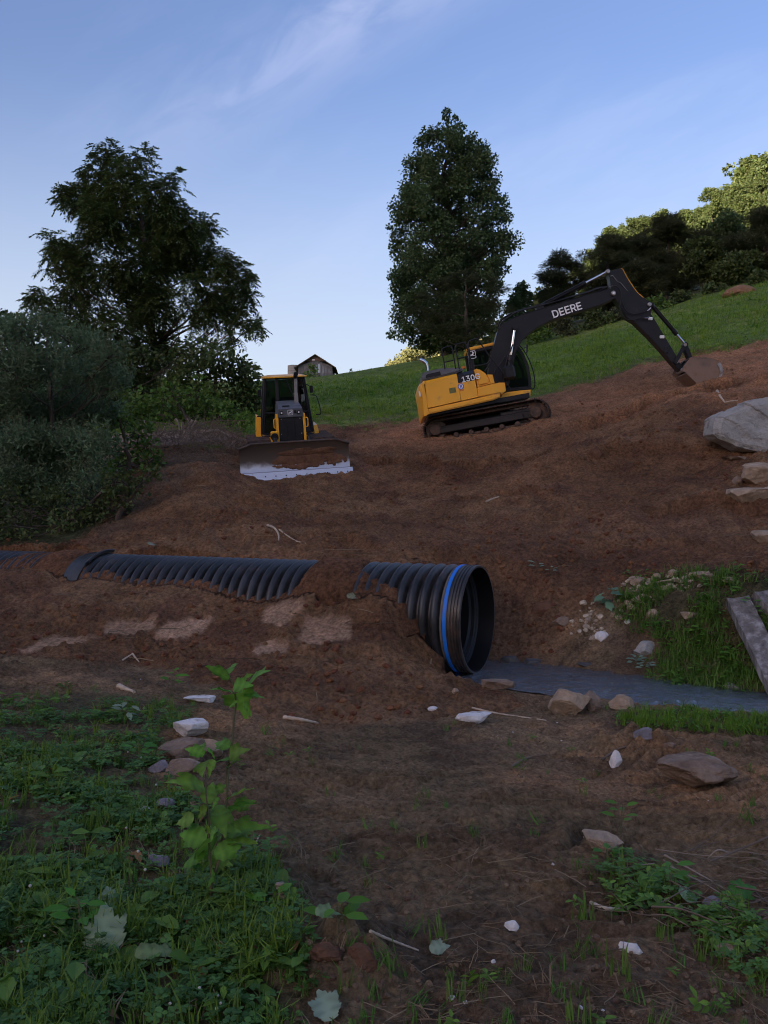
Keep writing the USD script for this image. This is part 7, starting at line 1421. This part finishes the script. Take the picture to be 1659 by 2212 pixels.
def clover_clump(n, H, spread, r, size=0.014):
    V_, f_, t_ = [], [], []; c = 0
    for k in range(n):
        o_ = np.array([spread * r.normal(), spread * r.normal(), H * (0.5 + 0.6 * r.random())]); a0 = r.random() * 6; tn = 0.75 + 0.6 * r.random(); up = unit(1, r)[0] * 0.35 + [0, 0, 1]
        for q in range(3):
            a = a0 + q * math.tau / 3; d = np.array([math.cos(a), math.sin(a), 0.12]); s = np.cross(up, d); L = size * (0.8 + 0.5 * r.random())
            V_ += [o_, o_ + d * L * .55 + s * L * .5, o_ + d * L * 1.05 + s * L * .28, o_ + d * L * 1.05 - s * L * .28, o_ + d * L * .55 - s * L * .5]; f_ += [[c, c + 1, c + 2], [c, c + 2, c + 3], [c, c + 3, c + 4]]; t_ += [tn] * 5; c += 5
    return np.array(V_), np.array(f_), np.array(t_)
def oval_clump(n, H, spread, r, L0):
    V_, f_, t_ = [], [], []; c = 0
    for k in range(n):
        a = r.random() * math.tau; d = np.array([math.cos(a), math.sin(a), 0.5 * r.random()]); s = np.cross([0, 0, 1.0], d); s /= np.linalg.norm(s); L = L0 * (0.6 + 0.7 * r.random()); o_ = np.array([spread * r.normal(), spread * r.normal(), H * r.random()]); tn = 0.75 + 0.6 * r.random(); u = np.array([0, 0, 0.08 * L])
        V_ += [o_, o_ + d * L * .4 + s * L * .24 + u, o_ + d * L * .75 + s * L * .18, o_ + d * L - u, o_ + d * L * .75 - s * L * .18, o_ + d * L * .4 - s * L * .24 + u, o_ + d * L * .55 - u * .5]
        f_ += [[c, c + 6, c + 1], [c + 1, c + 6, c + 2], [c + 2, c + 6, c + 3], [c, c + 5, c + 6], [c + 5, c + 4, c + 6], [c + 4, c + 3, c + 6]]; t_ += [tn] * 7; c += 7
    return np.array(V_), np.array(f_), np.array(t_)
def scatter(name, label, cat, protos, pts, rot, scl, which, tilt_=None):
    pi = UsdGeom.PointInstancer.Define(stage, numbered(f"/World/{name}")); path = str(pi.GetPath()); rel = []
    for k, (mesh, mat, tn) in enumerate(protos):
        m = obj("piece", trimesh.Trimesh(mesh[0], mesh[1], process=False), mat, f"{path}", tint=None if tn is None else (np.stack([tn] * 3, 1) if tn.ndim == 1 else tn), smooth=False); rel.append(m.GetPath())
    pi.CreatePrototypesRel().SetTargets(rel); pi.CreatePositionsAttr(Vt.Vec3fArray.FromNumpy(np.asarray(pts, np.float32))); pi.CreateProtoIndicesAttr(Vt.IntArray.FromNumpy(np.asarray(which, np.int32)))
    h = np.asarray(rot) / 2; qw, qz = np.cos(h), np.sin(h); z0 = np.zeros(len(h))
    if tilt_ is not None: c_, s_ = np.cos(tilt_ / 2), np.sin(tilt_ / 2); qs = np.stack([qw * c_, qw * s_, qz * s_, qz * c_], 1)
    else: qs = np.stack([qw, z0, z0, qz], 1)
    pi.CreateOrientationsAttr(Vt.QuathArray([Gf.Quath(float(a), float(b), float(c), float(d)) for a, b, c, d in qs])); pi.CreateScalesAttr(Vt.Vec3fArray.FromNumpy(np.repeat(np.asarray(scl, np.float32)[:, None], 3, 1)))
    tag(pi, label, cat, kind="stuff"); return pi
def sow(field, n, u0, u1, v0, v1, r, ymin=2.3, ymax=30, gain=1.0, patch=0.0, ps=1.0, up=0.0):
    """Points over the ground, evenly in the view, kept where the field says."""
    vv = v0 + (v1 - v0) * r.random(n); uu = u0 + (u1 - u0) * r.random(n)
    ok = []
    ys = _ROWS[(_ROWS >= ymin) & (_ROWS <= ymax)][::2]
    for s in range(0, n, 4000):
        u, v = uu[s:s + 4000], vv[s:s + 4000]; X = (u[:, None] - CU) * ys / F; Zl = EYE + (CV - v[:, None]) * ys / F; G_ = gz(X.ravel(), np.tile(ys, len(u))).reshape(X.shape); hit_ = G_ >= Zl; k = hit_.argmax(1); good = hit_.any(1)
        x, y = X[np.arange(len(u)), k], ys[k]; y = y * (1 + 0.004 * (r.random(len(y)) - .5)); p = np.stack([x, y, gz(x, y)], 1); fv = field(x, y) * gain
        if patch: fv = fv * smoothstep(0.5 - patch, 0.5 + patch, fbm2(x * ps, y * ps, 3, 71)) * 1.4
        ok.append(p[good & (fv > r.random(len(u)))])
    return np.vstack(ok)
R8 = np.random.default_rng(88)
def tint3(t, c): return t[:, None] * np.asarray(c)[None]
def mk(kind, n, *a, mat="grass_blade", c=(1, 1, 1), **k):
    V_, f_, t_ = {"b": blade_clump, "c": clover_clump, "o": oval_clump}[kind](n, *a, R8, **k) if kind != "o" else oval_clump(n, a[0], a[1], R8, a[2]); return ((V_, f_), mat, tint3(t_, c))
gp = [mk("b", 12, 0.10, 0.018, c=(1, 1, 1), width=0.0028), mk("b", 14, 0.07, 0.022, c=(0.75, 0.95, 1.0), width=0.0026, bend=0.9), mk("b", 9, 0.14, 0.015, c=(1.2, 1.1, 0.8), width=0.003, bend=0.7), mk("c", 14, 0.045, 0.03, mat="clover_leaf"), mk("c", 16, 0.06, 0.035, mat="clover_leaf", c=(0.8, 0.9, 1.0)), mk("o", 6, 0.04, 0.012, 0.045, mat="clover_leaf", c=(1.5, 1.3, 0.9)), mk("o", 5, 0.06, 0.015, 0.06, mat="clover_leaf", c=(1.1, 1.1, 0.8)), mk("b", 6, 0.09, 0.02, mat="dry_straw", width=0.002, bend=1.2), mk("o", 3, 0.02, 0.03, 0.05, mat="dry_straw", c=(0.8, 0.6, 0.45)), mk("o", 4, 0.10, 0.02, 0.09, mat="clover_leaf", c=(1.3, 1.2, 0.9))]
p = np.vstack([sow(m_fgrass, 14000, -250, 700, 1480, 2330, R8, patch=0.07, ps=3.0, gain=0.85), sow(m_fgrass, 1500, -250, 700, 1480, 2330, R8, gain=0.8)]); n = len(p)
scatter("ground_cover", "grass, clover and small weeds covering the left foreground", "grass", gp, p, R8.random(n) * 6.28, 0.5 + 1.0 * R8.random(n) ** 1.5, R8.choice(10, n, p=[.17, .17, .07, .18, .13, .08, .05, .07, .05, .03]), 0.25 * R8.normal(size=n))
# clover flowers
s_ = trimesh.creation.icosphere(subdivisions=2, radius=0.008); s_.vertices *= (1 + 0.25 * (R8.random((len(s_.vertices), 1)) - .3)); fl = [((np.array(s_.vertices) + [0, 0, 0.11], np.array(s_.faces)), "clover_flower", np.ones(len(s_.vertices)))]
p = sow(m_fgrass, 34, -100, 620, 1650, 2300, R8, gain=1.0); n = len(p); scatter("clover_flowers", "white clover flower heads dotted through the left foreground grass", "flowers", fl, p, R8.random(n), 0.35 + .4 * R8.random(n), np.zeros(n))
bank = [mk("b", 14, 0.20, 0.05, width=0.005, bend=0.9), mk("b", 12, 0.16, 0.05, width=0.005, c=(0.75, 0.95, 0.9), bend=1.0), mk("o", 8, 0.10, 0.05, 0.10, mat="clover_leaf", c=(1.1, 1.2, 0.7)), mk("b", 7, 0.22, 0.04, mat="dry_straw", width=0.004, bend=1.2)]
p = sow(m_bank, 2300, 1310, 1750, 1235, 1500, R8, 9.5, 15, gain=0.8, patch=0.10, ps=1.6); n = len(p); scatter("bank_grass", "rough green grass over the far stream bank beside the timbers", "grass", bank, p, R8.random(n) * 6.28, 0.6 + 0.6 * R8.random(n), R8.choice(4, n, p=[.35, .3, .25, .1]), 0.3 * R8.normal(size=n))
lip = [mk("b", 16, 0.17, 0.04, width=0.0045, c=(1.15, 1.2, 0.8)), mk("b", 12, 0.24, 0.03, width=0.0045, c=(1.0, 1.2, 0.8), bend=0.8), mk("o", 7, 0.08, 0.04, 0.07, mat="clover_leaf", c=(1.1, 1.2, 0.8))]
p = sow(m_lip, 1500, 1310, 1760, 1528, 1630, R8, 6.5, 10, gain=1.0, patch=0.25, ps=2.2); n = len(p); scatter("lip_grass", "bright green grass strip on the near lip of the stream", "grass", lip, p, R8.random(n) * 6.28, 0.25 + 0.5 * R8.random(n) ** 1.5, R8.choice(3, n, p=[.5, .15, .35]), 0.25 * R8.normal(size=n))
p = sow(m_weed, 900, 1240, 1760, 1840, 2140, R8, gain=0.8, patch=0.2, ps=2.5); n = len(p); scatter("weed_patch", "small green weeds spreading round the stick pile at the lower right", "weeds", [gp[5], gp[6], gp[3], gp[0]], p, R8.random(n) * 6.28, 0.7 + 0.6 * R8.random(n), R8.choice(4, n, p=[.45, .3, .15, .1]), 0.2 * R8.normal(size=n))
# pasture
pas = [mk("b", 16, 0.20, 0.12, width=0.012, c=(1.2, 1.2, 1.1), bend=0.9), mk("b", 14, 0.26, 0.12, width=0.012, c=(1.3, 1.15, 0.7), bend=0.8), mk("b", 16, 0.16, 0.14, width=0.012, c=(0.9, 1.0, 1.0), bend=1.0), mk("o", 7, 0.14, 0.10, 0.16, mat="clover_leaf", c=(1.2, 1.2, 0.7))]
m_meadow2 = _field(gaussian_filter(np.clip(MEADOW, 0, 1), 7) ** 1.5)
pm = lambda x, y: m_meadow2(x, y) * (1 - m_wood(x, y)) * (y > 24)
p = np.vstack([sow(pm, 16000, 520, 1690, 600, 960, R8, 24, 135, gain=1.0), sow(pm, 5000, 520, 1690, 740, 960, R8, 24, 60, patch=0.15, ps=0.5), sow(pm, 1500, 180, 560, 880, 1160, R8, 16, 60)]); n = len(p)
scatter("pasture_grass", "green pasture grass covering the hillside behind the machines", "grass", pas, p, R8.random(n) * 6.28, (0.45 + 0.5 * R8.random(n)) * np.where(p[:, 1] > 62, 0.75, np.clip(p[:, 1] / 40, 0.7, 1.3)) * np.where(R8.random(n) < 0.04, 1.8, 1.0), R8.choice(4, n, p=[.4, .2, .3, .1]), 0.2 * R8.normal(size=n))
# clods, gravel and litter
cl = []
for k in range(5):
    m = rock_mesh(1, 0.9, 0.75, 200 + k, 0, 0.28, 2 if k else 3); cl.append(((np.array(m.vertices), np.array(m.faces)), "soil_clod", None))
pbr("soil_clod", [(0.11, 0.05, 0.028), (0.18, 0.083, 0.044), (0.24, 0.115, 0.062)], 1.2, 0.95, bump=0.6, bscale=5, rand=0.25, spec=0.1)
pbr("mud_clod", [(0.13, 0.088, 0.058), (0.20, 0.135, 0.088), (0.28, 0.19, 0.13)], 1.2, 0.95, bump=0.6, bscale=5, rand=0.25, spec=0.1)
pbr("gravel_stone", [(0.26, 0.20, 0.14), (0.42, 0.34, 0.25), (0.55, 0.47, 0.37)], 1.5, 0.9, bump=0.4, bscale=6, rand=0.25)
def clods(name, label, cat, mat, p, smin, smax, pw=3.0):
    n = len(p); s = smin + (smax - smin) * R8.random(n) ** pw; p = p.copy(); p[:, 2] += s * 0.10
    scatter(name, label, cat, [(c[0], mat, None) for c in cl], p, R8.random(n) * 6.28, s, R8.integers(0, 5, n), 0.4 * R8.normal(size=n))
keepout = lambda f: (lambda x, y: f(x, y) * (1 - np.asarray(((np.abs((x - P0[0]) * PN[0] + (y - P0[1]) * PN[1]) < 0.8) & ((x - P0[0]) * PD[0] + (y - P0[1]) * PD[1] > -0.2)), float)))
rp = sow(keepout(lambda x, y: m_red(x, y) * (1 - m_patch(x, y))), 9000, -60, 1720, 730, 1570, R8, 8, 36, gain=1.0, patch=0.12, ps=0.9)
clods("earth_clods", "crumbled clods of red brown earth over the embankment", "earth clods", "soil_clod", rp, 0.012, 0.11, 4.0)
m_fore = lambda x, y: np.clip(1 - m_red(x, y) - m_meadow(x, y), 0, 1) * (y < 11) * (1 - 0.7 * m_fgrass(x, y)) * (seg_dist(x, y, bed) > 0.9)
fp_ = sow(m_fore, 7000, -60, 1720, 1440, 2300, R8, 2.3, 11, gain=0.9, patch=0.15, ps=1.6)
clods("mud_clods", "crumbs and clods of brown mud over the foreground", "earth clods", "mud_clod", fp_, 0.004, 0.030, 3.5)
gp_ = sow(m_gravel, 1800, 1230, 1560, 1235, 1420, R8, 10, 16, gain=1.0, patch=0.2, ps=2.0)
clods("bank_gravel", "tan gravel spilling down the far stream bank", "gravel", "gravel_stone", gp_, 0.03, 0.13, 2.5)
lit = []
for k in range(4):
    q = np.cumsum(R8.normal(size=(5, 3)) * [0.02, 0.012, 0.004] + [0.03, 0, 0], 0); q[:, 2] = np.abs(q[:, 2]); v_, f_ = tube_arrays(q - q.mean(0) * [1, 1, 0], 0.0016, 3); lit.append(((v_, f_), "dry_straw", np.full(len(v_), (0.9, 0.6, 0.45, 1.2)[k])))
lp = sow(m_fore, 2600, -60, 1720, 1440, 2300, R8, 2.3, 11, gain=0.9, patch=0.2, ps=1.1); n = len(lp); lp[:, 2] += 0.008
scatter("plant_litter", "bits of straw, rootlets and twigs strewn over the foreground mud", "plant litter", lit, lp, R8.random(n) * 6.28, 0.35 + 0.75 * R8.random(n), R8.integers(0, 4, n), 0.25 * R8.normal(size=n))
sp_ = sow(keepout(m_red), 260, 0, 1700, 760, 1540, R8, 9, 30, gain=0.9, patch=0.2, ps=0.6); n = len(sp_); sp_[:, 2] += 0.02
scatter("root_litter", "thin roots and straws strewn over the red earth", "plant litter", lit, sp_, R8.random(n) * 6.28, 1.5 + 3 * R8.random(n), R8.integers(0, 4, n), 0.3 * R8.normal(size=n))
tp_ = sow(m_fore, 480, 0, 1720, 1450, 2280, R8, 2.3, 11, gain=0.8, patch=0.1, ps=1.5); n = len(tp_)
scatter("sparse_tufts", "sparse tufts of grass and weeds left on the trampled mud", "grass", [gp[0], gp[1], gp[5], gp[7]], tp_, R8.random(n) * 6.28, 0.6 + 0.6 * R8.random(n), R8.choice(4, n, p=[.25, .35, .15, .25]), 0.4 * R8.normal(size=n))
pp_ = sow(m_fore, 70, 0, 1720, 1450, 2280, R8, 2.3, 11, gain=0.6); n = len(pp_)
scatter("white_chips", "small white stone chips scattered on the mud", "stone chips", [(c[0], "white_rock", None) for c in cl], pp_, R8.random(n) * 6.28, 0.008 + 0.02 * R8.random(n) ** 2, R8.integers(0, 5, n))
